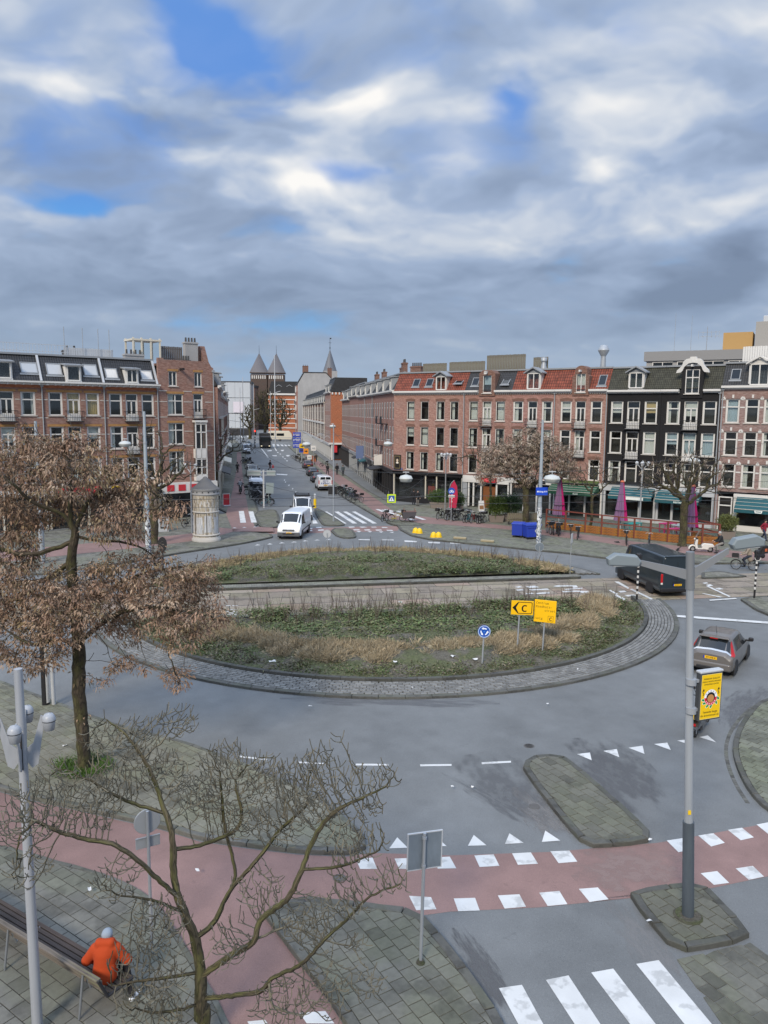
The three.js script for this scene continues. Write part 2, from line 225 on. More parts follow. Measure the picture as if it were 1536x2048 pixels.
function tiles(parent, poly, o) {                   // stretcher-bond tiles cut to an outline, gaps open
const { w = 0.3, h = 0.3, ang = 0, y = 0.12, gap = 0.015, seed = 1, tone = [1, 1, 1], most = 200, name = 'paving_tile', m = M.paving, bond = 0.5, far = 22, vary = 0.26 } = o;
const r = rng(seed), c = Math.cos(ang), s = Math.sin(ang), ox = poly[0][0], oz = poly[0][1];
const loc = poly.map(([x, z]) => [(x - ox) * c + (z - oz) * s, -(x - ox) * s + (z - oz) * c]);
let x0 = 1e9, x1 = -1e9, z0 = 1e9, z1 = -1e9; for (const [x, z] of loc) { x0 = Math.min(x0, x); x1 = Math.max(x1, x); z0 = Math.min(z0, z); z1 = Math.max(z1, z); }
const out = [];
for (let j = Math.floor(z0 / h); j <= z1 / h; j++) for (let i = Math.floor(x0 / w) - 1; i <= x1 / w; i++) {
const u = (i + (((j % 2) + 2) % 2) * bond) * w, v = j * h, R = [[u + gap / 2, v + gap / 2], [u + w - gap / 2, v + gap / 2], [u + w - gap / 2, v + h - gap / 2], [u + gap / 2, v + h - gap / 2]];
const ins = R.map((p) => inside(p, loc)); let q = R;
if (!ins.every(Boolean)) { if (!ins.some(Boolean) && !inside([u + w / 2, v + h / 2], loc)) continue; q = clipTo(loc, R); if (q.length < 3 || Math.abs(area2(q)) < 0.006) continue; }
const W = q.map(([a, b]) => [a * c - b * s + ox, a * s + b * c + oz]), d = Math.hypot(W[0][0], W[0][1]), t = 1 - vary / 2 + vary * r(), odd = r() > 0.955 ? 0.72 : 1;
out.push([d, prism(W, y - 0.02, y + (r() - 0.5) * 0.005, 0.004, [tone[0] * t * odd, tone[1] * t * odd, tone[2] * t * odd])]);
}
out.sort((a, b) => a[0] - b[0]);
const rest = []; let n = 0;
for (const [d, g] of out) if (n < most && d < far) { part(name, g, m, parent); n++; } else rest.push(g);
if (rest.length) part(name + 's', rest, m, parent, 'stuff');
}
function pavement(name, label, outline, o = {}) {   // raised pavement: bed, kerb stones round it, tiles inside
const g = struct(name, label), kw = o.kw || 0.16, top = o.top ?? 0.12;
if (o.kerb !== false) kerbRing(g, outline, true, kw, -0.05, top + 0.004, o.klen || 1, o.seed || 3, o.ktone || 1);
const inn = o.kerb === false ? outline : inset(outline, kw + 0.008);
part('bed', prism(inn, -0.05, top - 0.016), M.joint, g);
tiles(g, inn, { y: top, ...o });
return g;
}
struct('ground', 'grey asphalt ground of the square and the streets', sheet([[-900, 300], [900, 300], [900, -1500], [-900, -1500]], 0), M.asphalt);
// near side: pavement with the leafy tree, between the roundabout and the red cycle path
const walkA = [[-13.99,-22.65],[-16.54,-29.72],[-14.76,-28.56],[-11.85,-26.57],[-8.97,-24.59],[-6.1,-23.13],[-3.9,-21.59],[-2.86,-20.77],[-1.61,-19.66],[-1,-18.79],[-0.5,-18.04],[-0.3,-17.59],[-0.41,-17.29],[-0.86,-17.11],[-2,-17.18],[-3.2,-17.42],[-4.45,-17.7],[-5.52,-18.21],[-7.91,-19.08],[-9.56,-19.66],[-11.63,-20.55]];
pavement('pavement', 'mossy tiled pavement round the leafy tree between road and cycle path', walkA, { ang: 0.72, w: 0.42, h: 0.3, seed: 21, tone: [1, 1, 0.86], most: 290, far: 30 });
// near left: bench pavement
const walkB = [[-10.92,-17.21],[-9.23,-17.41],[-7.8,-16.86],[-6.65,-16.42],[-5.8,-16.02],[-5.11,-15.56],[-4.6,-15.01],[-4.05,-14.25],[-3.3,-13.14],[-2.85,-12.47],[-2.31,-11.48],[-1.7,-9.74],[-8.24,-9.68]];
pavement('pavement', 'grey tiled pavement under the long bench', walkB, { ang: 0.62, w: 0.42, h: 0.3, seed: 22, tone: [0.86, 0.87, 0.83], most: 290, far: 24, kw: 0.12, top: 0.05 });
// near middle: pavement with the back-turned sign
const walkC = [[-2.42,-14.83],[-1.94,-15.42],[-1.44,-15.39],[-0.39,-15.23],[0.66,-15.03],[0.86,-14.9],[1.38,-13.91],[1.85,-12.81],[2.09,-12.16],[2.3,-11.33],[2.75,-9.79],[0.45,-9.76],[-0.32,-11.5],[-0.89,-12.52],[-1.59,-13.57]];
pavement('pavement', 'tiled pavement under the back turned road sign', walkC, { ang: 1.02, w: 0.32, h: 0.32, seed: 23, tone: [0.80, 0.82, 0.76], most: 290, kw: 0.2, klen: 1.1, ktone: 0.85 });
// refuges
const refA = chaikin([[4.16,-21.49],[4.29,-22.04],[4.64,-22.42],[5.1,-22.53],[5.53,-22.44],[5.73,-22.14],[6.83,-18.11],[6.68,-17.75],[5.15,-17.48],[4.88,-17.67]], 1);
pavement('traffic_island', 'long tiled traffic island with a rounded end in the road', refA, { ang: 1.06, w: 0.45, h: 0.3, seed: 24, tone: [0.74, 0.75, 0.66], most: 200, kw: 0.17, ktone: 0.72, klen: 1 });
const refB = chaikin([[5.42,-15.57],[5.6,-15.78],[7.12,-16.08],[7.26,-15.99],[7.52,-14.46],[7.42,-14.22],[5.86,-13.83],[5.75,-13.93]], 1);
pavement('traffic_island', 'square tiled traffic island round the foot of the tall lamp post', refB, { ang: 1.06, w: 0.36, h: 0.3, seed: 25, tone: [0.66, 0.67, 0.58], most: 200, kw: 0.17, ktone: 0.66 });
const walkD = [[5.76,-13.69],[7.42,-14.19],[7.71,-13.58],[7.94,-12.01],[7.53,-9.83],[6.22,-9.82]];
pavement('pavement', 'flush tiled strip behind the lamp post island beside the zebra crossing', walkD, { kerb: false, top: 0.014, ang: 1.06, w: 0.36, h: 0.3, seed: 26, tone: [0.78, 0.79, 0.72], most: 250 });
const walkE = chaikin([[17.21,-29.14],[13.96,-27.27],[12.96,-26.11],[11.89,-24.63],[11.15,-23.33],[10.7,-22.17],[10.36,-20.83],[10.24,-19.84],[10.34,-19.13],[11.19,-17.13],[16.45,-23.26]], 1);
pavement('pavement', 'green tinged tiled pavement with a rounded kerb at the right edge', walkE, { ang: 0.9, w: 0.36, h: 0.3, seed: 27, tone: [0.9, 0.95, 0.8], most: 200, far: 30, kw: 0.16, ktone: 0.7 });
{ // gutter stones along the rounded kerb
const g = struct('gutter', 'row of grey gutter stones along the rounded kerb'), ln = [[14.29,-27.38],[13.44,-26.68],[12.46,-25.57],[11.56,-24.3],[10.94,-23.15],[10.52,-22.03],[10.19,-20.74],[10.05,-19.78]];
const r = rng(5); const c = new THREE.CatmullRomCurve3(ln.map((p) => Vv(p[0], 0, p[1])));
for (let i = 0; i < 60; i++) { const a = c.getPointAt((i + 0.04) / 60), b = c.getPointAt((i + 0.96) / 60), d = b.clone().sub(a).normalize().multiplyScalar(0.11), t = 0.7 + 0.3 * r(); part('gutter_stone', prism([[a.x, a.z], [b.x, b.z], [b.x - d.z, b.z + d.x], [a.x - d.z, a.z + d.x]], -0.02, 0.012, 0.004, t), M.kerb, g); }
}
// red cycle path (near) and its markings
const pathA = [[-13.79,-20.84],[-11.6,-20.49],[-9.53,-19.6],[-7.89,-19.03],[-5.51,-18.16],[-4.44,-17.66],[-3.19,-17.37],[-1.99,-17.14],[-0.86,-17.07],[-0.24,-17.25],[1.65,-17.17],[4.16,-17.36],[6.82,-17.79],[7.98,-18.13],[10.03,-18.75],[13.76,-20.04],[12.18,-17.57],[8.89,-16.44],[7.44,-15.99],[5.45,-15.59],[3.4,-15.25],[1.47,-15.08],[0.83,-14.94],[0.66,-15.05],[-0.39,-15.25],[-1.44,-15.41],[-1.94,-15.43],[-2.43,-14.86],[-1.59,-13.56],[-0.89,-12.49],[-0.32,-11.48],[0.45,-9.76],[-1.7,-9.74],[-2.31,-11.48],[-2.85,-12.47],[-3.3,-13.14],[-4.05,-14.25],[-4.6,-15.01],[-5.11,-15.56],[-5.8,-16.02],[-6.65,-16.42],[-7.8,-16.86],[-9.23,-17.41],[-11.54,-17.24]];
const path1 = struct('cycle_path', 'dull red asphalt cycle path crossing the road in front', sheet(pathA, 0.004), M.redPath);
const road = struct('road_markings', 'white painted road markings of the near crossing');
const mark = (name, pts, y = 0.008, p = road) => part(name, sheet(pts, y), M.paint, p);
for (const q of [[[2.23,-17.17],[2.7,-17.22],[2.77,-16.75],[2.3,-16.7]],[[3.15,-17.27],[3.61,-17.32],[3.69,-16.85],[3.21,-16.8]],[[4.09,-17.37],[4.56,-17.41],[4.64,-16.95],[4.18,-16.88]],[[7.09,-17.89],[7.55,-18.01],[7.58,-17.51],[7.19,-17.38]],[[7.97,-18.13],[8.4,-18.25],[8.5,-17.81],[8.09,-17.64]],[[8.84,-18.41],[9.25,-18.52],[9.34,-18.07],[8.95,-17.93]],[[9.7,-18.68],[10.14,-18.82],[10.19,-18.38],[9.78,-18.24]],[[1.59,-15.52],[2.06,-15.55],[2.11,-15.12],[1.65,-15.09]],[[2.57,-15.64],[3.05,-15.69],[3.12,-15.26],[2.65,-15.19]],[[3.5,-15.75],[3.96,-15.82],[4.03,-15.36],[3.59,-15.29]],[[4.41,-15.9],[4.85,-15.96],[4.97,-15.54],[4.53,-15.44]],[[7.38,-16.53],[7.8,-16.62],[7.88,-16.17],[7.5,-16.09]],[[8.28,-16.73],[8.73,-16.84],[8.79,-16.42],[8.38,-16.29]],[[9.23,-16.97],[9.68,-17.11],[9.74,-16.67],[9.33,-16.56]],[[-0.6,-17],[-0.2,-17.04],[-0.09,-16.59],[-0.48,-16.58]],[[0.32,-17.01],[0.77,-17.04],[0.85,-16.6],[0.42,-16.6]],[[1.21,-17.07],[1.64,-17.11],[1.75,-16.64],[1.32,-16.62]],[[0.62,-15.6],[1.1,-15.56],[1.19,-15.15],[0.76,-15.11]],[[-1.41,-12.27],[-0.96,-12.32],[-0.78,-12.04],[-1.26,-12.04]],[[-2.29,-12.07],[-1.99,-12.11],[-1.81,-11.85],[-2.14,-11.81]]]) mark('crossing_block', q, 0.009);
for (const q of [[[2.32,-18.07],[2.58,-17.61],[2.12,-17.58]],[[3.23,-18.16],[3.51,-17.73],[3.04,-17.67]],[[4.16,-18.3],[4.44,-17.85],[3.97,-17.78]],[[6.06,-22.74],[6.5,-22.86],[6.41,-22.32]],[[6.95,-22.98],[7.42,-23.13],[7.32,-22.55]],[[7.82,-23.23],[8.32,-23.39],[8.18,-22.79]],[[8.73,-23.52],[9.2,-23.64],[9.11,-23.09]],[[9.58,-23.8],[10.02,-23.92],[9.96,-23.42]],[[10.42,-24.09],[10.75,-24.23],[10.8,-23.69]],[[0.4,-17.93],[0.65,-17.47],[0.2,-17.44]],[[1.44,-17.84],[1.6,-17.56],[1.2,-17.54]]]) mark('give_way_triangle', q);
for (const q of [[[2.19,-12.9],[2.63,-12.99],[2.93,-11.66],[2.53,-11.57]],[[3.1,-13.12],[3.55,-13.24],[3.95,-11.59],[3.54,-11.5]],[[4,-13.32],[4.45,-13.43],[4.92,-11.6],[4.51,-11.51]],[[4.93,-13.56],[5.4,-13.67],[5.89,-11.61],[5.44,-11.52]]]) mark('zebra_stripe', q);
for (const q of [[[-4.41,-22.43],[-4.37,-22.32],[-3.48,-22.12],[-3.49,-22.22]],[[-2.54,-22.06],[-2.53,-21.96],[-1.69,-21.88],[-1.69,-21.96]],[[-0.78,-21.95],[-0.78,-21.83],[0.2,-21.83],[0.19,-21.95]],[[1.15,-21.94],[1.15,-21.81],[2.09,-21.86],[2.1,-21.98]],[[3.02,-22.12],[3.01,-21.98],[3.91,-22.11],[3.93,-22.23]]]) mark('lane_dash', q);
// worn and patched asphalt
const stainTex = dataTex(256, (u, v) => { const d = Math.hypot((u - 0.5) * 2, (v - 0.5) * 2), a = fbm(u * 7, v * 7, 133, 5); return [1, 1, 1, smooth(1, 0.35, d + (a - 0.5) * 1.3) * (0.55 + 0.45 * smooth(0.3, 0.6, fbm(u * 22, v * 22, 137, 3)))]; }, false);
const stain = (name, c, pts, y, op = 0.42) => { const m = mat(c, 0.95, { alphaMap: null, map: stainTex, transparent: true, opacity: op }); const g = new THREE.BufferGeometry(); const [a, b, d, e] = pts; g.setAttribute('position', new THREE.Float32BufferAttribute([a, d, b, a, e, d].flatMap((p) => [p[0], y, p[1]]), 3)); g.setAttribute('uv', new THREE.Float32BufferAttribute([0, 0, 1, 1, 1, 0, 0, 0, 0, 1, 1, 1], 2)); g.setAttribute('normal', new THREE.Float32BufferAttribute([0, 1, 0, 0, 1, 0, 0, 1, 0, 0, 1, 0, 0, 1, 0, 0, 1, 0], 3)); return part('road_stain', g, m, road); };
stain('s', [0.11, 0.112, 0.118], [[1.31,-22.25],[4.53,-23.2],[5.19,-17.46],[3.09,-18.81]], 0.0040);
stain('s', [0.11, 0.112, 0.118], [[5.12,-23.77],[8.02,-24.22],[8.33,-18.9],[6.15,-18.62]], 0.0045, 0.55);
stain('s', [0.11, 0.112, 0.116], [[1.22,-14.5],[1.85,-14.66],[2.76,-11.95],[1.94,-11.63]], 0.0040, 0.75);
stain('s', [0.22, 0.21, 0.20], [[3.33,-20.42],[4.23,-20.72],[5.25,-17.68],[3.98,-17.44]], 0.0050, 0.6);
stain('s', [0.24, 0.235, 0.23], [[4.56,-15.52],[5.49,-15.71],[6.03,-12.79],[5.12,-12.54]], 0.0040, 0.5);
stain('s', [0.13, 0.132, 0.14], [[-5.05,-22.82],[-3.02,-21.67],[-0.03,-17.6],[-1.59,-18.73]], 0.0040, 0.6);
stain('s', [0.13, 0.132, 0.14], [[-3.89,-28.07],[4.38,-27.5],[4.16,-26.05],[-3.69,-26.57]], 0.0040, 0.5);
stain('s', [0.13, 0.132, 0.14], [[12.17,-27.43],[15.5,-29.66],[13.7,-26.04],[11.17,-23.9]], 0.0040, 0.55);
stain('s', [0.30, 0.22, 0.20], [[4.1,-17.44],[7.06,-17.93],[7.34,-15.92],[4.56,-15.52]], 0.0062, 0.6);
for (const [x, z] of [[4.7,-23.31], [4.12,-19.51], [-0.94,-16.23], [4.66,-23.31]]) { const c = part('manhole_cover', [cy(0.15, 0.15, 0.004, x, 0.006, z, 20)], M.asphalt2, road); }
// ------------------------------------------------------------ roundabout
const RC = [0.1, -42.9], RR = 15.7, TD = [0.983, -0.184], TN = [0.184, 0.983];
const trk = (s, o) => [RC[0] + TD[0] * s + TN[0] * o, RC[1] + TD[1] * s + TN[1] * o];      // along the tram track, across it (towards the viewer positive)
const across = (x, z) => (x - RC[0]) * TN[0] + (z - RC[1]) * TN[1];
const HALF = 2.95;
const island = struct('roundabout', 'round planted island with a cobbled rim split by the tram track');
{
const r = rng(99), ring = (rad, a0, a1, n) => Array.from({ length: n + 1 }, (_, i) => { const a = a0 + (a1 - a0) * i / n; return [RC[0] + rad * Math.cos(a), RC[1] + rad * Math.sin(a)]; });
const near = [], rest = [];
const stone = (r0, r1, a0, a1, y0, y1, t, ch) => { const am = (a0 + a1) / 2; return prism([[r0, a0], [r1, a0], [r1, a1], [r0, a1]].map(([q, a]) => [RC[0] + q * Math.cos(a), RC[1] + q * Math.sin(a)]), y0, y1, ch, t); };
const ok = (rad, a, m) => { const o = across(RC[0] + rad * Math.cos(a), RC[1] + rad * Math.sin(a)); return o > HALF + m || o < -HALF - 1 - m; };
for (const [r1, w, len, y1, tone, nm] of [[RR, 0.22, 1, 0.10, 0.8, 'kerb_stone'], [RR - 1.48, 0.2, 1, 0.26, 0.62, 'kerb_stone']]) {
const n = Math.round(2 * Math.PI * r1 / len); let singles = 0; const far = [];
for (let k = 0; k < n; k++) { const a = 2 * Math.PI * k / n, b = 2 * Math.PI * (k + 0.985) / n; if (!ok(r1, (a + b) / 2, 0.1)) continue; const t = tone * (0.85 + 0.3 * r()), g = stone(r1 - w, r1, a, b, -0.05, y1, t, 0.02); if (Math.sin((a + b) / 2) > -0.2 && singles < 80) { part(nm, g, M.kerb, island); singles++; } else far.push(g); }
if (far.length) part('kerb_stones', far, M.kerb, island, 'stuff');
}
const rows = 8, r0 = RR - 1.47, rw = 1.24 / rows;
for (let q = 0; q < rows; q++) { const ra = r0 + q * rw, n = Math.round(2 * Math.PI * ra / 0.26); for (let k = 0; k < n; k++) { const off = (q % 2) * 0.5 + (r() - 0.5) * 0.12, a = 2 * Math.PI * (k + off) / n, b = a + 2 * Math.PI * (0.9 + 0.04 * r()) / n; if (!ok(ra, (a + b) / 2, 0.15)) continue; const t = 0.72 + 0.42 * r(), g = stone(ra + 0.012, ra + rw - 0.012, a, b, 0.04, 0.155 - 0.006 * q + (r() - 0.5) * 0.012, [t, t, t * 0.99], 0.014); const sn = Math.sin(a); (sn > 0.93 && near.length < 300 ? near : rest).push(g); } }
for (const g of near) part('cobble', g, M.cobble, island);
part('cobbles', rest, M.cobble, island, 'stuff');
// bedding under the cobbles, planted soil inside, one piece on each side of the track
const half = (rad, sgn, m) => ring(rad, 0, 2 * Math.PI, 160).filter(([x, z]) => sgn * across(x, z) > HALF + m);
const order = (p, sgn) => { const a0 = sgn > 0 ? Math.PI / 2 - 0.19 : -Math.PI / 2 - 0.19; const f = (q) => { let a = Math.atan2(q[1] - RC[1], q[0] - RC[0]) - a0; while (a > Math.PI) a -= 2 * Math.PI; while (a < -Math.PI) a += 2 * Math.PI; return a; }; return p.slice(0, -1).sort((u, v) => f(u) - f(v)); };
for (const s of [1, -1]) {
part('bed', prism(order(half(RR - 0.2, s, s > 0 ? 0.1 : 0.95), s), -0.05, 0.085), M.joint, island);
const rim = order(half(RR - 1.6, s, s > 0 ? 0.45 : 1), s), n = 46, pos = [], idx = [], uv = [];
let cx = 0, cz = 0; for (const p of rim) { cx += p[0] / rim.length; cz += p[1] / rim.length; }
for (let j = 0; j <= 12; j++) for (let i = 0; i < rim.length; i++) { const k = 1 - j / 12, x = cx + (rim[i][0] - cx) * k, z = cz + (rim[i][1] - cz) * k; pos.push(x, 0.17 + 0.34 * smooth(0, 0.6, 1 - k) + (fbm(x * 1.3, z * 1.3, 8, 3) - 0.5) * 0.22 * smooth(0, 0.15, 1 - k), z); uv.push(x, z); }
for (let j = 0; j < 12; j++) for (let i = 0; i < rim.length; i++) { const a = j * rim.length + i, b = j * rim.length + (i + 1) % rim.length, c = a + rim.length, d = b + rim.length; idx.push(a, b, c, b, d, c); }
const g = new THREE.BufferGeometry(); g.setAttribute('position', new THREE.Float32BufferAttribute(pos, 3)); g.setAttribute('uv', new THREE.Float32BufferAttribute(uv, 2)); g.setIndex(idx); g.computeVertexNormals();
if (g.attributes.normal.getY(g.attributes.normal.count - 1) < 0) { g.setIndex(idx.map((_, i) => idx[i - (i % 3) + [0, 2, 1][i % 3]])); g.computeVertexNormals(); }
part('soil', g, M.soil, island);
}
// raised paved strip on the far side of the track
const L0 = -13.6, L1 = 13.4; const strip = [trk(L0, -HALF), trk(L1, -HALF), trk(L1, -HALF - 0.95), trk(L0, -HALF - 0.95)];
kerbRing(island, [strip[0], strip[1], trk(L1, -HALF - 0.2), trk(L0, -HALF - 0.2)], true, 0.09, -0.02, 0.16, 1, 8, 0.55);
part('bed', prism([trk(L0, -HALF - 0.19), trk(L1, -HALF - 0.19), strip[2], strip[3]], -0.02, 0.14), M.joint, island);
tiles(island, [trk(L0, -HALF - 0.2), trk(L1, -HALF - 0.2), strip[2], strip[3]], { ang: -0.185, w: 0.3, h: 0.15, y: 0.155, seed: 51, tone: [1.1, 1.12, 1.05], most: 0 });
const st2 = [trk(-13.2, HALF), trk(12.9, HALF), trk(12.6, HALF + 0.45), trk(-13, HALF + 0.45)];
tiles(island, st2, { ang: -0.185, w: 0.3, h: 0.15, y: 0.1, seed: 52, tone: [0.95, 0.97, 0.9], most: 0 });
}
// tram track: concrete slabs with four rails
const track = struct('tram_track', 'tram track of brown grey concrete slabs across the roundabout');
{
const r = rng(31), far = []; let singles = 0;
part('bed', prism([trk(-80, HALF), trk(120, HALF), trk(120, -HALF), trk(-80, -HALF)], -0.05, 0.006), M.joint, track);
const rows = [[-2.93, -2.2], [-2.14, -0.76], [-0.7, 0.7], [0.76, 2.14], [2.2, 2.93]];
rows.forEach(([a, b], q) => { for (let s = -80 + (q % 2) * 0.9; s < 118; s += 2.2) { const t = 0.78 + 0.34 * r(), w = r() > 0.85 ? 1.12 : 1, g = prism([trk(s + 0.02, a), trk(s + 2.18, a), trk(s + 2.18, b), trk(s + 0.02, b)], -0.04, 0.024, 0.006, [t * w, t, t * 0.97]); if (s > -14 && s < 22 && singles < 140) { part('concrete_slab', g, M.slab, track); singles++; } else far.push(g); } });
part('concrete_slabs', far, M.slab, track, 'stuff');
for (const o of [-2.17, -0.73, 0.73, 2.17]) for (const d of [-0.018, 0.018]) part('rail', prism([trk(-80, o + d - 0.012), trk(120, o + d - 0.012), trk(120, o + d + 0.012), trk(-80, o + d + 0.012)], -0.02, 0.03), M.rail, track);
}
const tramMarks = struct('track_markings', 'white painted markings on the tram track and the roads beside it');
const tm = (n, q, y = 0.036) => mark(n, q, y, tramMarks);
for (const q of [[[14.54,-47.48],[14.83,-47.49],[14.95,-45.77],[14.77,-45.44]],[[14.85,-45.38],[15.04,-45.5],[15.44,-43.03],[15.26,-42.78]],[[15.37,-42.69],[15.78,-42.6],[15.33,-42.11]],[[13.49,-45.06],[13.63,-45.18],[13.78,-44.13],[13.62,-43.97]],[[13.46,-43.81],[13.65,-43.97],[13.86,-42.78],[13.66,-42.58]],[[14,-44.87],[14.41,-44.99],[14.46,-44.67],[14.03,-44.5]],[[14.05,-43.83],[14.66,-44],[14.71,-43.7],[14.17,-43.53]],[[15.36,-39.5],[15.22,-39.09],[19.5,-37.92],[19.7,-38.31]],[[18.61,-42.9],[20.32,-43.4],[20.33,-43.16],[18.54,-42.65]],[[19.88,-46.41],[20.05,-46.47],[20.22,-43.75],[20.05,-43.64]],[[20.15,-45.81],[20.53,-45.99],[20.64,-45.66],[20.29,-45.48]],[[18.8,-44.42],[18.97,-44.47],[19.68,-43.58],[19.49,-43.47]],[[20.02,-46.76],[20.35,-46.94],[20.41,-46.6],[20.05,-46.36]],[[20.05,-47.34],[20.36,-47.47],[20.37,-47.24],[20.03,-47.05]],[[7.98,-45.73],[8.29,-45.96],[8.45,-45.74],[8.16,-45.51]],[[8.68,-45.92],[9.28,-46.11],[9.47,-45.67],[8.78,-45.48]],[[7.93,-45.01],[8.37,-45.14],[8.42,-44.87],[7.98,-44.75]],[[8.71,-45.1],[9.88,-45.36],[9.95,-45.09],[8.81,-44.83]],[[8.33,-44.08],[8.79,-44.2],[8.78,-43.94],[8.34,-43.87]],[[8.95,-44.15],[9.37,-44.32],[9.8,-44.39],[9.77,-44.13],[8.97,-43.9]],[[10.35,-45.99],[10.71,-46.28],[11.87,-46.33],[11.83,-45.76],[11.52,-45.64],[11.54,-46.03],[10.62,-45.88]],[[10.61,-44.74],[11.38,-44.88],[12.2,-44.8],[12.14,-44.38],[11.73,-44.31],[11.57,-44.62],[10.64,-44.42]],[[10.86,-45.29],[12.08,-45.66],[12.02,-45.44],[10.94,-45.07]],[[-8.51,-40.64],[-7.88,-40.66],[-7.86,-40.55],[-8.48,-40.5]],[[-8.7,-39.87],[-7.78,-39.83],[-7.76,-39.73],[-8.68,-39.77]],[[-8.71,-39.5],[-7.69,-39.5],[-7.67,-39.37],[-8.68,-39.37]],[[-8.67,-39.14],[-7.61,-39.14],[-7.58,-39.01],[-8.64,-39.01]],[[-8.64,-38.78],[-7.55,-38.82],[-7.52,-38.69],[-8.62,-38.69]]]) tm('painted_mark', q);
// ------------------------------------------------------------ far side of the square
const SD = [-0.19, -0.982];                                                            // direction of the street that leads away
const far2 = (p, d, n) => [p[0] + SD[0] * d + n * -SD[1], p[1] + SD[1] * d + n * SD[0]];
const farR = [[1.45,-68],[2.32,-64.71],[3.82,-62.73],[6.01,-61.38],[8.43,-60.1],[10.78,-58.66],[13.67,-57.1],[16.29,-55.04],[18.72,-53.12]].concat([[42, -55], [60, -52], [60, -70], [34, -72], [10, -90]]).concat([[1.23,-86.06],[-1.86,-100.46],[-6.57,-128.24],[-14.82,-176.85],[-23.64,-231.93],[-29.07,-230.87],[-19.34,-176.18],[-10.3,-122.91],[-4.74,-92.63],[-0.29,-74.64],[0.39,-73.3],[1.14,-71.36]]);
pavement('pavement', 'tiled pavement in front of the cafes along the right side', farR, { ang: -0.6, w: 0.3, h: 0.3, seed: 61, tone: [0.92, 0.95, 0.84], most: 0, kw: 0.2, ktone: 0.7 });
const farL = [[-70, -42], [-50, -46]].concat([[-21.68,-47.95],[-19.47,-50.09],[-17.99,-51.67],[-16.45,-53.73],[-14.79,-55.95],[-12.61,-58.38],[-11.41,-59.79],[-10.07,-61.75],[-9.24,-63.3],[-9.55,-64.59],[-11.04,-65.59],[-12.67,-65.78],[-11.69,-66.39],[-11.68,-70.59],[-12.61,-77.52],[-17.07,-99.19],[-26.74,-150.12],[-40.23,-222.2],[-54.04,-278.73],[-59.2,-277.49]]).concat([[-36, -120], [-16, -78], [-32, -62], [-70, -40]]);
pavement('pavement', 'tiled pavement round the advertising column on the left', farL.slice(0, -1), { ang: 0.65, w: 0.3, h: 0.3, seed: 62, tone: [0.92, 0.93, 0.86], most: 0, kw: 0.2, ktone: 0.7 });
const path2 = struct('cycle_path', 'red cycle path bending past the cafes on the right', sheet([[1.39,-78.44],[4.16,-76.35],[6.42,-74.01],[10.6,-71.28],[14.84,-67.89],[17.79,-65.55],[20.49,-62.37],[22.64,-61.05],[25.56,-59.38],[27.36,-58.18],[29.86,-57.05],[28.26,-53.91],[26.04,-55.3],[23.63,-56.56],[19.58,-59.53],[17.03,-62.68],[14.19,-64.82],[11.24,-68.27],[7.48,-70.16],[4.34,-71.55],[1.06,-72.66],[-0.14,-75.72],[-2.83,-89.64],[-7.35,-114.38],[-14.89,-159.2],[-21.44,-197.75],[-20.18,-197.96],[-13.36,-159.41],[-6.18,-120.54],[-2.15,-98.58]], 0.1285), M.redPath);
const path3 = struct('cycle_path', 'red cycle path up the left side of the street', sheet([[-13.05,-65.76],[-16.02,-77.29],[-20.18,-102.14],[-26.4,-137.1],[-37.37,-195.08],[-36.39,-195.25],[-25.44,-137.21],[-18.67,-102.27],[-13.72,-77.44],[-11.65,-68.73],[-9.95,-68.23],[-9.53,-65.95]], 0.1285), M.redPath);
const path4 = struct('cycle_path', 'red cycle path past the advertising column', sheet([[-29.67,-54.26],[-23.91,-58.7],[-19.1,-62.01],[-15.74,-65.06],[-14.65,-67.96],[-12.66,-66.91],[-13.71,-63.57],[-14.84,-61.26],[-17.92,-58.11],[-22.27,-54.6],[-27.52,-50.24]], 0.1285), M.redPath);
const path5 = struct('cycle_path', 'red cycle crossing over the mouth of the street', sheet([[-11.42,-68.75],[-5.8,-69.07],[-3.11,-69.84],[-0.13,-70.65],[1.5,-70.74],[1.22,-67.7],[-2.98,-66.88],[-5.56,-66.18],[-9.8,-65.39]], 0.004), M.redPath);
const isl1 = chaikin([[-7.62,-81.88],[-7.11,-82.78],[-3.65,-71.39],[-3.72,-70.12],[-5.51,-70.01],[-5.92,-71.58]], 1);
pavement('traffic_island', 'narrow tiled refuge under the slim lamp post in the street mouth', isl1, { ang: -0.2, seed: 63, tone: [0.8, 0.82, 0.72], most: 0, kw: 0.2, ktone: 0.7 });
const isl2 = chaikin([[-4.97,-68.22],[-2.92,-68.64],[-2.26,-64.19],[-2.56,-63.15],[-3.82,-63.33]], 1);
pavement('traffic_island', 'small rounded tiled refuge at the roundabout edge', isl2, { ang: -0.2, seed: 64, tone: [0.85, 0.87, 0.76], most: 0, kw: 0.2, ktone: 0.7 });
const isl3 = chaikin([[-13.63,-79.01],[-11.88,-81.59],[-11.06,-79.58],[-9.48,-70.09],[-9.72,-68.54],[-11.02,-68.47],[-11.53,-69.97]], 1);
pavement('traffic_island', 'tiled refuge at the foot of the tall sign gantry', isl3, { ang: -0.2, seed: 65, tone: [0.8, 0.82, 0.72], most: 0, kw: 0.2, ktone: 0.7, top: 0.135 });
const isl4 = chaikin([[-0.04,-73.27],[1.09,-74.72],[3.94,-71.21],[3.32,-69.91],[1.03,-70.09]], 1);
pavement('traffic_island', 'tiled refuge with a parked cargo bicycle', isl4, { ang: -0.5, seed: 66, tone: [0.8, 0.82, 0.72], most: 0, kw: 0.2, ktone: 0.6, top: 0.14 });
const isl5 = [[21.15,-50.2],[22.61,-50.74],[23.75,-49.21],[22.78,-48.87],[20.44,-48.48]];
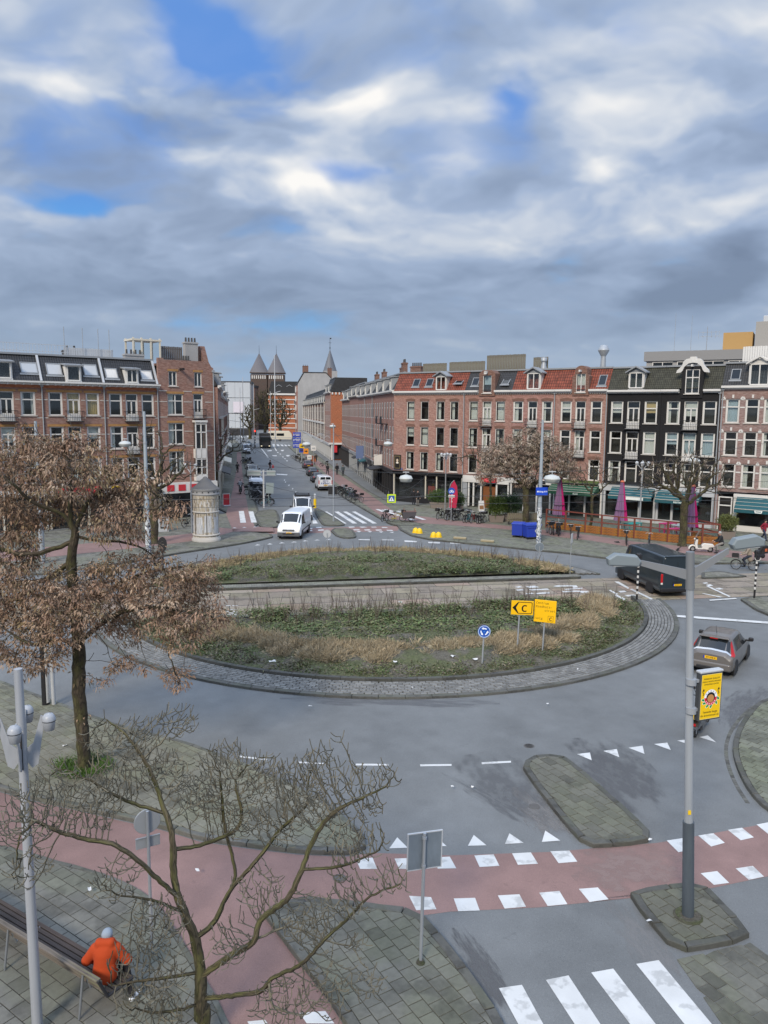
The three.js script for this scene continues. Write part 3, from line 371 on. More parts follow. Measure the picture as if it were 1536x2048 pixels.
pavement('traffic_island', 'thin tiled refuge beside the tram track on the right', isl5, { ang: -0.2, seed: 67, tone: [1, 1, 0.92], most: 0, kw: 0.2, ktone: 0.7 });
const isl6 = [[20.4,-42.92],[21.1,-43.42],[24.33,-43.9],[20.64,-35.26],[20.31,-39.56],[20.16,-40.68]];
pavement('traffic_island', 'tiled platform end round the right tram signal', isl6, { ang: -0.2, seed: 68, tone: [1, 1, 0.92], most: 0, kw: 0.25, ktone: 0.8 });
const farMarks = struct('road_markings', 'white painted crossings and lines in the street beyond the roundabout');
const fm = (n, q, y = 0.009) => mark(n, q, y, farMarks);
for (const q of [[[-6.43,-80.49],[-6.04,-80.73],[-3.53,-72.06],[-3.97,-71.95]],[[-5.24,-80.57],[-4.84,-80.81],[-2.52,-72.12],[-2.96,-72.01]],[[-4.34,-80.63],[-3.96,-80.87],[-1.56,-72.18],[-2,-72.07]],[[-3.4,-80.69],[-3.03,-80.93],[-0.65,-72.24],[-1.07,-72.12]],[[-7.15,-76],[-7.02,-76.2],[-6.23,-71.9],[-6.7,-71.7]]]) fm('zebra_stripe', q);
for (const q of [[[-0.95,-81.95],[-0.58,-82.08],[0.37,-79.99],[-0.18,-79.75]],[[-0.05,-82.01],[0.32,-82.14],[1.19,-80.15],[0.72,-79.91]],[[-0.43,-81.33],[-0.15,-81.78],[3.09,-73.87],[2.71,-73.67]],[[1.23,-80.58],[1.65,-80.82],[4.13,-74.29],[3.74,-74.09]]]) fm('zebra_stripe', q, 0.134);
for (const q of [[[-15.14,-79.48],[-14.64,-79.61],[-12.89,-71.15],[-13.4,-71.04]],[[-14.09,-79.23],[-13.62,-79.37],[-11.91,-71.3],[-12.4,-71.18]],[[-13.53,-67.67],[-13.37,-68.06],[-13.08,-67.69]],[[-12.66,-67.95],[-12.56,-68.42],[-12.26,-68.05]],[[-11.78,-68.31],[-11.67,-68.7],[-11.39,-68.41]]]) fm('painted_mark', q, 0.134);
for (const q of [[[-10.14,-59.56],[-10.02,-60.11],[-9.68,-59.77]],[[-9.26,-60.09],[-9.11,-60.58],[-8.8,-60.23]],[[-8.39,-60.62],[-8.22,-61.18],[-7.92,-60.77]],[[-7.46,-61.1],[-7.29,-61.61],[-7,-61.25]],[[-6.64,-61.71],[-6.46,-62.23],[-6.17,-61.86]],[[-5.71,-62.2],[-5.5,-62.67],[-5.23,-62.29]],[[-4.8,-62.58],[-4.56,-63.05],[-4.32,-62.73]],[[-6.98,-68.9],[-6.5,-69],[-6.43,-68.54],[-6.89,-68.43]],[[-6.24,-69.58],[-5.76,-69.77],[-5.65,-69.13],[-6.13,-69.03]],[[-6.88,-67.67],[-6.41,-67.84],[-6.3,-67.17],[-6.78,-67.07]],[[-5.91,-68.03],[-5.42,-68.21],[-5.31,-67.6],[-5.81,-67.42]],[[-3.26,-69.99],[-2.74,-70.11],[-2.67,-69.55],[-3.16,-69.44]],[[-2.28,-69.97],[-1.8,-70.08],[-1.5,-69.69],[-2.05,-69.5]],[[-1.22,-69.95],[-0.79,-70.06],[-0.6,-69.75],[-1.07,-69.64]],[[-0.24,-69.85],[0.21,-69.88],[0.4,-69.49],[-0.1,-69.38]],[[-2.76,-68.36],[-2.23,-68.47],[-2.14,-67.94],[-2.65,-67.83]],[[-1.8,-68.34],[-1.31,-68.45],[-1.16,-67.92],[-1.67,-67.81]],[[-0.78,-68.32],[-0.26,-68.43],[-0.14,-67.9],[-0.65,-67.79]],[[0.21,-68.22],[0.73,-68.25],[0.84,-67.73],[0.33,-67.7]],[[-2.45,-67.39],[-1.99,-67.49],[-2.17,-66.74]],[[-1.45,-67.3],[-1.04,-67.39],[-1.21,-66.72]],[[-0.46,-67.2],[-0.04,-67.3],[-0.23,-66.62]],[[0.5,-67.03],[0.9,-67.13],[0.76,-66.53]],[[-2.11,-63.11],[-1.14,-62.97],[-1.13,-62.57],[-2.06,-62.66]],[[-0.18,-63.08],[0.81,-62.87],[0.78,-62.48],[-0.14,-62.63]],[[-0.2,-63.21],[0.83,-63],[0.81,-62.48],[-0.16,-62.56]],[[1.69,-62.66],[2.73,-62.33],[2.66,-61.75],[1.71,-61.95]],[[3.61,-61.99],[4.6,-61.85],[4.52,-61.28],[3.62,-61.42]],[[5.39,-61.7],[6.25,-61.56],[6.16,-61.12],[5.38,-61.26]]]) fm('painted_mark', q);
// centre line and lane arrows of the street
for (const q of [[[-11.67,-100.96],[-11.57,-100.97],[-11.51,-99.49],[-11.66,-99.8]],[[-12.6,-105.25],[-12.47,-105.08],[-12.37,-103.48],[-12.55,-104]],[[-13.75,-110.5],[-13.59,-110.12],[-13.44,-108.17],[-13.66,-108.93]],[[-14.89,-115.43],[-14.72,-115.01],[-14.6,-113.3],[-14.79,-113.92]],[[-15.47,-118.75],[-15.3,-118.3],[-15.14,-116.51],[-15.35,-117.16]],[[-36.38,-224.93],[-36.42,-226.61],[-26.43,-175.74],[-26.51,-174.71]],[[-35.74,-245.11],[-35.78,-247.1],[-28.6,-205.04],[-28.68,-203.65]],[[-27.76,-198.49],[-27.43,-198.54],[-26.78,-194.83],[-27.11,-194.78]],[[-26.1,-191.27],[-25.79,-191.32],[-25.2,-187.87],[-25.51,-187.82]],[[-23.86,-179.23],[-23.56,-179.28],[-23.04,-176.24],[-23.34,-176.2]],[[-22.51,-172.33],[-22.22,-172.37],[-21.72,-169.57],[-22,-169.53]],[[-21.14,-165.06],[-20.81,-165.1],[-20.38,-162.52],[-20.7,-162.48]],[[-31.4,-205.94],[-30.69,-208.91],[-29.76,-203.47],[-30.63,-201.96]],[[-26.95,-184.18],[-25.79,-184.36],[-25.25,-180.08],[-26.24,-181]],[[-28.28,-209.34],[-27.49,-210.93],[-26.8,-203.98],[-27.11,-203.24]],[[-23.65,-184.7],[-22.86,-185.95],[-22.38,-180.52],[-22.73,-179.4]],[[-18.24,-129.59],[-16.24,-128.71],[-16.06,-126.59],[-17.86,-127.45]],[[-35.98,-247.06],[-35.29,-247.21],[-32.81,-232.54],[-33.42,-232.41]],[[-34.45,-245.38],[-33.81,-245.52],[-31.67,-232.76],[-32.28,-232.64]],[[-32.99,-243.71],[-32.35,-243.85],[-30.44,-233.01],[-31.05,-232.88]],[[-31.7,-243],[-31.1,-243.13],[-29.36,-233.22],[-29.98,-233.1]],[[-30.5,-242.28],[-29.94,-242.4],[-28.73,-235.15],[-29.09,-234.17]],[[-47.91,-234.95],[-47.59,-236.88],[-45.22,-226.6],[-45.89,-226.47]],[[-46.62,-235.21],[-46.28,-237.14],[-44.04,-226.83],[-44.71,-226.7]],[[-71.86,-368.71],[-69.98,-364.75],[-55.24,-305.24],[-55.68,-302.03]],[[-58.76,-327.78],[-58.67,-335.19],[-53.78,-312.01],[-54.64,-308.55]]]) fm('painted_mark', q);
// ------------------------------------------------------------ house fronts
const B = {
rosy: mat([0.45, 0.275, 0.24], 0.92, { map: rep(tBrick, 1 / 2.64, 1 / 2), bumpMap: rep(tBrickBump, 1 / 2.64, 1 / 2), bumpScale: 0.008 }),
rosy2: mat([0.42, 0.25, 0.22], 0.92, { map: rep(tBrick, 1 / 2.64, 1 / 2), bumpMap: rep(tBrickBump, 1 / 2.64, 1 / 2), bumpScale: 0.008 }),
rosy3: mat([0.46, 0.27, 0.25], 0.92, { map: rep(tBrick, 1 / 2.64, 1 / 2), bumpMap: rep(tBrickBump, 1 / 2.64, 1 / 2), bumpScale: 0.008 }),
brown: mat([0.37, 0.228, 0.192], 0.92, { map: rep(tBrick, 1 / 2.64, 1 / 2), bumpMap: rep(tBrickBump, 1 / 2.64, 1 / 2), bumpScale: 0.008 }),
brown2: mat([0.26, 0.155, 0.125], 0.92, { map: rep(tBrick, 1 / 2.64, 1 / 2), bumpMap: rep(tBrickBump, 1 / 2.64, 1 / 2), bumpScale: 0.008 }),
orange: mat([0.50, 0.19, 0.10], 0.92, { map: rep(tBrick, 1 / 2.64, 1 / 2) }),
mauve: mat([0.38, 0.275, 0.265], 0.92, { map: rep(tBrick, 1 / 2.64, 1 / 2), bumpMap: rep(tBrickBump, 1 / 2.64, 1 / 2), bumpScale: 0.008 }),
ink: mat([0.009, 0.009, 0.012], 0.8, { map: rep(tBrick, 1 / 2.64, 1 / 2), bumpMap: rep(tBrickBump, 1 / 2.64, 1 / 2), bumpScale: 0.008 }),
lintel: mat([0.50, 0.27, 0.10], 0.85, { map: rep(tCoarse, 1) }),
stone: mat([0.60, 0.57, 0.52], 0.8, { map: rep(tGrime, 0.5) }),
plaster: mat([0.42, 0.42, 0.42], 0.9, { map: rep(tGrime, 0.12) }),
redTile: mat([0.36, 0.095, 0.055], 0.8, { map: rep(tPan, 1 / 2.4, 1 / 2.4), bumpMap: rep(tPanBump, 1 / 2.4, 1 / 2.4), bumpScale: 0.05 }),
slate: mat([0.045, 0.047, 0.052], 0.6, { map: rep(tPan, 1 / 2, 1 / 2), bumpMap: rep(tPanBump, 1 / 2, 1 / 2), bumpScale: 0.03 }),
mossRoof: mat([0.085, 0.085, 0.06], 0.85, { map: rep(tPan, 1 / 1.8, 1 / 1.8), bumpMap: rep(tPanBump, 1 / 1.8, 1 / 1.8), bumpScale: 0.02 }),
bitumen: mat([0.07, 0.07, 0.072], 0.9),
curtain: mat([0.58, 0.57, 0.53], 0.95, { side: THREE.DoubleSide }),
blind: mat([0.50, 0.36, 0.16], 0.95, { side: THREE.DoubleSide }),
bluish: mat([0.36, 0.43, 0.47], 0.9, { side: THREE.DoubleSide }),
teal: mat([0.012, 0.10, 0.125], 0.75, { side: THREE.DoubleSide, map: rep(tGrime, 0.6) }),
green: mat([0.02, 0.10, 0.055], 0.75, { side: THREE.DoubleSide, map: rep(tGrime, 0.6) }),
moss: mat([0.09, 0.13, 0.03], 0.95, { map: rep(tCoarse, 1) }),
greyWood: mat([0.30, 0.29, 0.275], 0.9, { map: rep(tBark, 0.6, 0.3) }),
};
const winCache = {};
function winGeo(kind, w, h) {
const key = `${kind}${w.toFixed(2)}${h.toFixed(2)}`; if (winCache[key]) return winCache[key];
let inner = null; const f = 0.085, fr = [], d = 0.09, bar = (x, y, ww, hh, dd = 0.06, z = 0) => fr.push(bx(ww, hh, dd, x, y, z));
bar(-w / 2 + f / 2, h / 2, f, h, d); bar(w / 2 - f / 2, h / 2, f, h, d); bar(0, h - f / 2, w - 2 * f, f, d); bar(0, f * 0.6, w - 2 * f, f * 1.2, d);
const iw = w - 2 * f, glass = []; const g = (x0, x1, y0, y1) => glass.push(bx(x1 - x0, y1 - y0, 0.008, (x0 + x1) / 2, (y0 + y1) / 2, -0.012));
const L = -iw / 2, R = iw / 2, b = f * 1.2, t = h - f;
if (kind === 'sash' || kind === 'slim') { const y = h * 0.67, s = kind === 'slim' ? 0.075 : 0.085, sash = []; const bar = (x, q, ww, hh, dd = 0.06) => (kind === 'slim' ? sash : fr).push(bx(ww, hh, dd, x, q, 0)); if (kind === 'slim') { inner = sash; bar(0, b + s / 2, iw - 2 * s, s, 0.04); } bar(0, y, iw, s * 1.2); bar(L + s / 2, h / 2, s, h - 2.2 * f, 0.04); bar(R - s / 2, h / 2, s, h - 2.2 * f, 0.04); g(L + s, R - s, b, y - s * 0.6); g(L + s, R - s, y + s * 0.6, t); }
else if (kind === 'door') { const y = h * 0.74, s = 0.1; bar(0, y, iw, s); bar(0, y / 2 + b / 2, s * 1.1, y - b); bar(L + s / 2, y / 2, s, y, 0.045); bar(R - s / 2, y / 2, s, y, 0.045); bar(0, h * 0.14, iw, h * 0.24, 0.035); g(L + s, -s * 0.55, h * 0.26, y - s / 2); g(s * 0.55, R - s, h * 0.26, y - s / 2); g(L, R, y + s / 2, t); }
else if (kind === 'cross') { const y = h * 0.66, s = 0.09; bar(0, y, iw, s); bar(0, h / 2, s, h - 2.2 * f, 0.058); g(L, -s / 2, b, y - s / 2); g(s / 2, R, b, y - s / 2); g(L, -s / 2, y + s / 2, t); g(s / 2, R, y + s / 2, t); }
else if (kind === 'pair') { const s = 0.09; bar(0, h / 2, s, h - 2.2 * f, 0.058); g(L, -s / 2, b, t); g(s / 2, R, b, t); }
else g(L, R, b, t);
const pleat = (x0, x1) => { const c = new THREE.PlaneGeometry(x1 - x0, h * 0.92, Math.max(6, Math.round((x1 - x0) * 24)), 1), p = c.attributes.position; for (let i = 0; i < p.count; i++) p.setZ(i, 0.03 * Math.sin(p.getX(i) * 42)); c.computeVertexNormals(); return c.translate((x0 + x1) / 2, h * 0.5, -0.2); };
return winCache[key] = { inner: inner && join(inner), frame: join(fr), pane: join(glass), full: pleat(L, R), sides: join([pleat(L, L + iw * 0.24), pleat(R - iw * 0.24, R)]), left: pleat(L, L + iw * 0.42), half: new THREE.PlaneGeometry(iw, h * 0.5).translate(0, h * 0.72, -0.2), sill: bx(w + 0.16, 0.07, 0.2, 0, -0.035, 0.13) };
}
const railGeo = {};
function addWindow(house, o) {
const { x, y, w = 1.1, h = 2.13, kind = 'sash', frame = M.white, curtain, cloth = B.curtain, z = -0.13, sill = B.stone, arch, rail } = o, g = winGeo(kind, w, h);
const win = part('window', g.frame, frame, house); win.position.set(x, y, z);
part('pane', g.pane, M.glass, win); if (g.inner) part('sash', g.inner, M.black, win);
if (sill) part('sill', g.sill, sill, win);
if (curtain) part('curtain', g[curtain], cloth, win);
if (arch) { const a = []; const n = 9; for (let i = 0; i < n; i++) { const t = (i / (n - 1) - 0.5) * 2; a.push(bx((w + 0.2) / n * 0.9, 0.24, 0.03, t * (w + 0.04) / 2, h + 0.13 + 0.07 * (1 - t * t), -z + 0.012, 0, 0, -t * 0.16)); } part('brick_arch', a, o.archMat || arch, win); }
if (rail) { const k = `${w}${rail}`; if (!railGeo[k]) { const b = [], W = w + 0.3, D = 0.42, zz = 0.15; b.push(bx(W, 0.06, D + 0.06, 0, -0.06, zz + D / 2 - 0.02)); for (const yy of [0.28, 0.85]) b.push(bx(W, 0.04, 0.04, 0, yy, zz + D), bx(0.04, 0.04, D, -W / 2, yy, zz + D / 2), bx(0.04, 0.04, D, W / 2, yy, zz + D / 2)); for (let i = 0; i <= 10; i++) b.push(bx(0.022, 0.9, 0.022, -W / 2 + i * W / 10, 0.4, zz + D)); railGeo[k] = join(b); } part('balcony', railGeo[k], M.black, win); if (rail === 'panel') { const pn = bx(w, 0.55, 0.03, 0, 0.26, 0.15); part('balcony_panel', pn, M.white, win); } }
return win;
}
function wallWith(house, u0, u1, y0, y1, wins, m, z = 0, d = 0.28, name = 'wall') {
const holes = wins.map((o) => { const w = (o.w || 1.1) / 2 - 0.01, h = o.h || 2.13; return [[o.x - w, o.y + 0.01], [o.x + w, o.y + 0.01], [o.x + w, o.y + h - 0.01], [o.x - w, o.y + h - 0.01]]; });
return part(name, muv(ext([[u0, y0], [u1, y0], [u1, y1], [u0, y1]], d, holes).translate(0, 0, z - d)), m, house);
}
function frontGroup(name, label, P0, P1, cat = 'house') { const ux = P1[0] - P0[0], uz = P1[1] - P0[1]; return thing(name, label, cat, P0[0], 0, P0[1], Math.atan2(-uz, ux)); }
const slopeAt = (yb, yt, zt, t) => [mixn(yb, yt, t), mixn(0.06, zt, t), Math.atan2(-zt + 0.06, yt - yb)];
function mansard(house, u0, u1, yb, yt, zt, m, depth) {
const pr = ext([[-0.06, yb], [-zt, yt], [depth, yt], [depth, yb]], u1 - u0).rotateY(Math.PI / 2).translate(u0, 0, 0);   // profile x = inwards
part('roof', muv(pr), m, house);
const top = part('roof_edge', [bx(u1 - u0, 0.16, 0.3, (u0 + u1) / 2, yt + 0.07, zt), bx(u1 - u0 - 0.1, 0.03, depth - 1.5, (u0 + u1) / 2, yt + 0.016, -depth / 2 - 0.4)], M.zinc, house); return top;
}
function skylight(house, x, yb, yt, zt, t, w = 0.85, h = 0.95, open = 0, blind) {
const [y, z, a] = slopeAt(yb, yt, zt, t), g = part('skylight', [bx(w, 0.07, 0.1, 0, h / 2, 0), bx(w, 0.07, 0.1, 0, -h / 2, 0), bx(0.07, h - 0.07, 0.1, w / 2 - 0.035, 0, 0), bx(0.07, h - 0.07, 0.1, -w / 2 + 0.035, 0, 0), bx(w + 0.25, 0.16, 0.03, 0, -h / 2 - 0.12, 0)], M.zinc, house);
g.position.set(x, y, z + 0.05); g.rotation.x = -a + open;
part('pane', bx(w - 0.14, h - 0.07, 0.02), blind || M.autoGlass, g); return g;
}
function dormer(house, x, y, w, h, d, m, cheek, kind = 'pair', style = 'gable', zf = -0.02) {
const g = part('dormer', [bx(w + 0.3, h + 0.1, 0.06, 0, h / 2, -0.1 - d), bx(0.1, h, d, -w / 2 - 0.06, h / 2, -d / 2), bx(0.1, h, d, w / 2 + 0.06, h / 2, -d / 2), bx(w + 0.3, 0.12, d, 0, -0.06, -d / 2)], cheek, house);
g.position.set(x, y, zf);
const wg = winGeo(kind, w, h); const win = part('dormer_window', wg.frame, M.white, g); win.position.set(0, 0, 0.02); const pn = part('dormer_pane', wg.pane, M.glass, g); pn.position.set(0, 0, 0.02);
if (style === 'gable') { const e = w / 2 + 0.35, ph = w * 0.36; part('dormer_roof', [ext([[-e, -0.08], [0, ph], [e, -0.08], [e, 0.04], [0, ph + 0.14], [-e, 0.04]], d + 0.35).translate(0, h + 0.02, -d), ext([[-w / 2 - 0.1, 0], [w / 2 + 0.1, 0], [0, ph - 0.05]], 0.05).translate(0, h, -0.02)], m, g); }
else part('dormer_roof', [bx(w + 0.5, 0.12, d + 0.45, 0, h + 0.12, -d / 2 + 0.12, 0.12)], m, g);
return g;
}
function cornice(house, u0, u1, y, m = M.white, dent = true) {
const b = [bx(u1 - u0, 0.2, 0.42, (u0 + u1) / 2, y + 0.1, 0.2), bx(u1 - u0, 0.12, 0.2, (u0 + u1) / 2, y - 0.07, 0.1)]; part('cornice', b, m, house);
if (dent) { const n = Math.round((u1 - u0) / 0.24), q = []; for (let i = 0; i < n; i++) q.push(bx(0.1, 0.12, 0.1, u0 + (i + 0.5) * (u1 - u0) / n, y - 0.2, 0.06)); part('dentil_course', q, m === M.white ? B.stone : m, house); }
}
const pipe = (house, x, y1, y0 = 0.15) => part('drainpipe', [cy(0.055, 0.055, y1 - y0, x, y0, 0.09, 8), bx(0.24, 0.22, 0.2, x, y1, 0.11)], M.grey, house);
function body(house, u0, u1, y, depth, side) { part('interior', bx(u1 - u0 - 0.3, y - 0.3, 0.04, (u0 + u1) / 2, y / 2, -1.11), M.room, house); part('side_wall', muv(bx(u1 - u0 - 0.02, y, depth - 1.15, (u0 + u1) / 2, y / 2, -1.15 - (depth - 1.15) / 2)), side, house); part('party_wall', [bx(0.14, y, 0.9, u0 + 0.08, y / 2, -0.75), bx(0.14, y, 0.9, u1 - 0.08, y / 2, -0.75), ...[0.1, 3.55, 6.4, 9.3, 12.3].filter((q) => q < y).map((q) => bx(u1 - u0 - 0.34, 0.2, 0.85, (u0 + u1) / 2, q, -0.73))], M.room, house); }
function chimney(house, x, y, z, w = 0.9, h = 1.1, m = B.brown2, pots = 3) { const c = part('chimney', [muv(bx(w, h, 0.6, x, y + h / 2, z)), bx(w + 0.14, 0.1, 0.74, x, y + h - 0.12, z)], m, house); const q = []; for (let i = 0; i < pots; i++) q.push(cy(0.1, 0.085, 0.42, x + (i - (pots - 1) / 2) * w / (pots + 0.2), y + h, z, 10)); part('chimney_pots', q, B.bitumen, c); return c; }
function slats(house, x0, x1, y0, y1, z, m = B.greyWood, name = 'roof_terrace_screen') { const n = Math.max(2, Math.round((x1 - x0) / 0.2)); const s = part(name, [bx(x1 - x0, 0.07, 0.05, (x0 + x1) / 2, y1 - 0.2, z - 0.05), bx(x1 - x0, 0.07, 0.05, (x0 + x1) / 2, y0 + 0.25, z - 0.05)], m, house); for (let i = 0; i < n; i++) part('slat', bx((x1 - x0) / n - 0.025, y1 - y0 + ((i * 7) % 5) * 0.012, 0.028, x0 + (i + 0.5) * (x1 - x0) / n, (y0 + y1) / 2, z), m, s); return s; }
function awning(house, x0, x1, y, drop, out, m, text, tc = '#e8efe8', bg = '#0b4a55') {
const w = x1 - x0, g = ext([[0, 0], [out, -drop], [out, -drop - 0.32], [out - 0.02, -drop - 0.32], [out - 0.02, -drop - 0.04], [0, -0.05]], w).rotateY(-Math.PI / 2).translate(x1, y, 0.02);
const a = part('awning', [muv(g), ext([[0, 0], [out, -drop], [0, -drop]], 0.02).rotateY(-Math.PI / 2).translate(x0 + 0.02, y, 0.02), ext([[0, 0], [out, -drop], [0, -drop]], 0.02).rotateY(-Math.PI / 2).translate(x1, y, 0.02)], m, house);
for (let k = 1; k < 4; k++) { const t = k / 4; part('awning_bar', [bx(w, 0.03, 0.03, (x0 + x1) / 2, y - drop * t + 0.02, 0.02 + out * t)], B.stone, a); }
part('awning_bar', bx(w + 0.02, 0.05, 0.05, (x0 + x1) / 2, y - drop + 0.01, out + 0.02), B.stone, a);
if (text) part('awning_lettering', panel(w * 0.4, 0.28, (x0 + x1) / 2 + w * 0.12, y - drop - 0.17, out + 0.03), canvasMat(256, 48, (c, W, H) => { c.fillStyle = bg; c.fillRect(0, 0, W, H); c.fillStyle = tc; c.font = 'bold 38px sans-serif'; c.textAlign = 'center'; c.textBaseline = 'middle'; c.fillText(text, W / 2, H / 2 + 2); }, 0.8), a);
return a;
}
// ---------------- right-hand row, from the corner cafe to the frame edge; heights shared by the row
const RA = [1.3, -91], RB = [31, -69.5], RLEN = Math.hypot(RB[0] - RA[0], RB[1] - RA[1]);
const rowAt = (u) => [RA[0] + (RB[0] - RA[0]) * u / RLEN, RA[1] + (RB[1] - RA[1]) * u / RLEN];
const ROWS = [[9.62, 2.13], [6.7, 2.15], [3.85, 2.12]];
function rowHouse(name, label, u0, u1) { const g = frontGroup(name, label, rowAt(u0), rowAt(u1)); return g; }
const off = (u0, list) => list.map((u) => +(u - u0).toFixed(2));
{ // corner cafe house
const u0 = -0.3, u1 = 9.25, W = u1 - u0, h = rowHouse('brick_house', 'rosy brick corner house over the dark glazed cafe, four windows wide', u0, u1), wins = [], cur = ['full', 0, 'left', 'left', 'half', 'full', 0, 0, 'left', 'sides', 'left', 0];
ROWS.forEach(([y, hh], f) => off(u0, [2.06, 3.99, 6.11, 7.92]).forEach((x, i) => wins.push({ x, y, h: hh, w: 1.12, kind: 'slim', curtain: cur[f * 4 + i] || null, arch: B.brown, archMat: B.brown2 })));
wallWith(h, 0, W, 3.62, 12.75, wins, B.rosy); for (const o of wins) addWindow(h, o);
body(h, 0, W, 12.7, 9, B.rosy2); cornice(h, 0, W, 12.72); mansard(h, 0, W, 12.9, 15, -1.2, B.redTile, 8);
for (const x of off(u0, [2.55, 4.35])) skylight(h, x, 12.9, 15, -1.2, 0.46, 0.9, 0.95);
skylight(h, 8.55, 12.9, 15, -1.2, 0.5, 0.95, 0.95, -0.5); dormer(h, 6.45, 13, 1.25, 1.5, 1.1, M.zinc, B.stone, 'pair');
pipe(h, W - 0.05, 12.6); chimney(h, 0.5, 15, -4, 1.5, 1, B.brown2, 5);
slats(h, 1.9, 5.2, 15, 16.2, -3.2); slats(h, 5.3, 10, 15, 16.3, -3.6);
// cafe front
part('shop_fascia', [bx(W, 0.32, 0.3, W / 2, 3.45, 0.02), bx(W + 0.1, 0.06, 0.5, W / 2, 3.64, 0.12)], M.black, h);
part('shop_front', [bx(W, 0.65, 0.2, W / 2, 0.33, -0.1), bx(W, 0.1, 0.16, W / 2, 2.75, -0.06)], M.black, h);
for (const x of [0.15, 4.6, 6.1, W - 0.1]) part('post', bx(0.12, 2.7, 0.14, x, 1.97, 0), M.cream, h);
for (const [a, b] of [[0.25, 2.4], [2.5, 4.5], [4.72, 6], [6.22, W - 0.2]]) part('pane', bx(b - a, 2.55, 0.02, (a + b) / 2, 1.96, -0.08), M.glass, h);
part('door', bx(0.95, 2.1, 0.05, 5.36, 1.05, -0.1), mat([0.16, 0.04, 0.035], 0.6), h);
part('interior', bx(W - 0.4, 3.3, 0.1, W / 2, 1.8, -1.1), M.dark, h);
part('portrait_plaque', [bx(1, 1.75, 0.06, 0.62, 4.65, 0.04)], M.black, h); part('portrait', panel(0.82, 1.5, 0.62, 4.65, 0.075), canvasMat(64, 110, (c, w, hh) => { c.fillStyle = '#2a2420'; c.fillRect(0, 0, w, hh); c.strokeStyle = '#8a7a52'; c.lineWidth = 4; c.strokeRect(3, 3, w - 6, hh - 6); c.fillStyle = '#15120f'; c.fillRect(10, 60, 44, 44); c.fillStyle = '#c9b7a0'; c.beginPath(); c.ellipse(32, 40, 11, 14, 0, 0, 7); c.fill(); c.fillStyle = '#ddd6c8'; c.beginPath(); c.ellipse(32, 60, 15, 8, 0, 0, 7); c.fill(); }, 0.6), h);
part('street_name_plate', panel(1.3, 0.26, 0.7, 3.86, 0.03), canvasMat(128, 26, (c, w, hh) => { c.fillStyle = '#8d95b5'; c.fillRect(0, 0, w, hh); c.fillStyle = '#26336e'; c.fillRect(2, 2, w - 4, hh - 4); c.fillStyle = '#cfd4e4'; for (let i = 0; i < 12; i++) c.fillRect(10 + i * 9, 9, 6, 8); }), h);
}
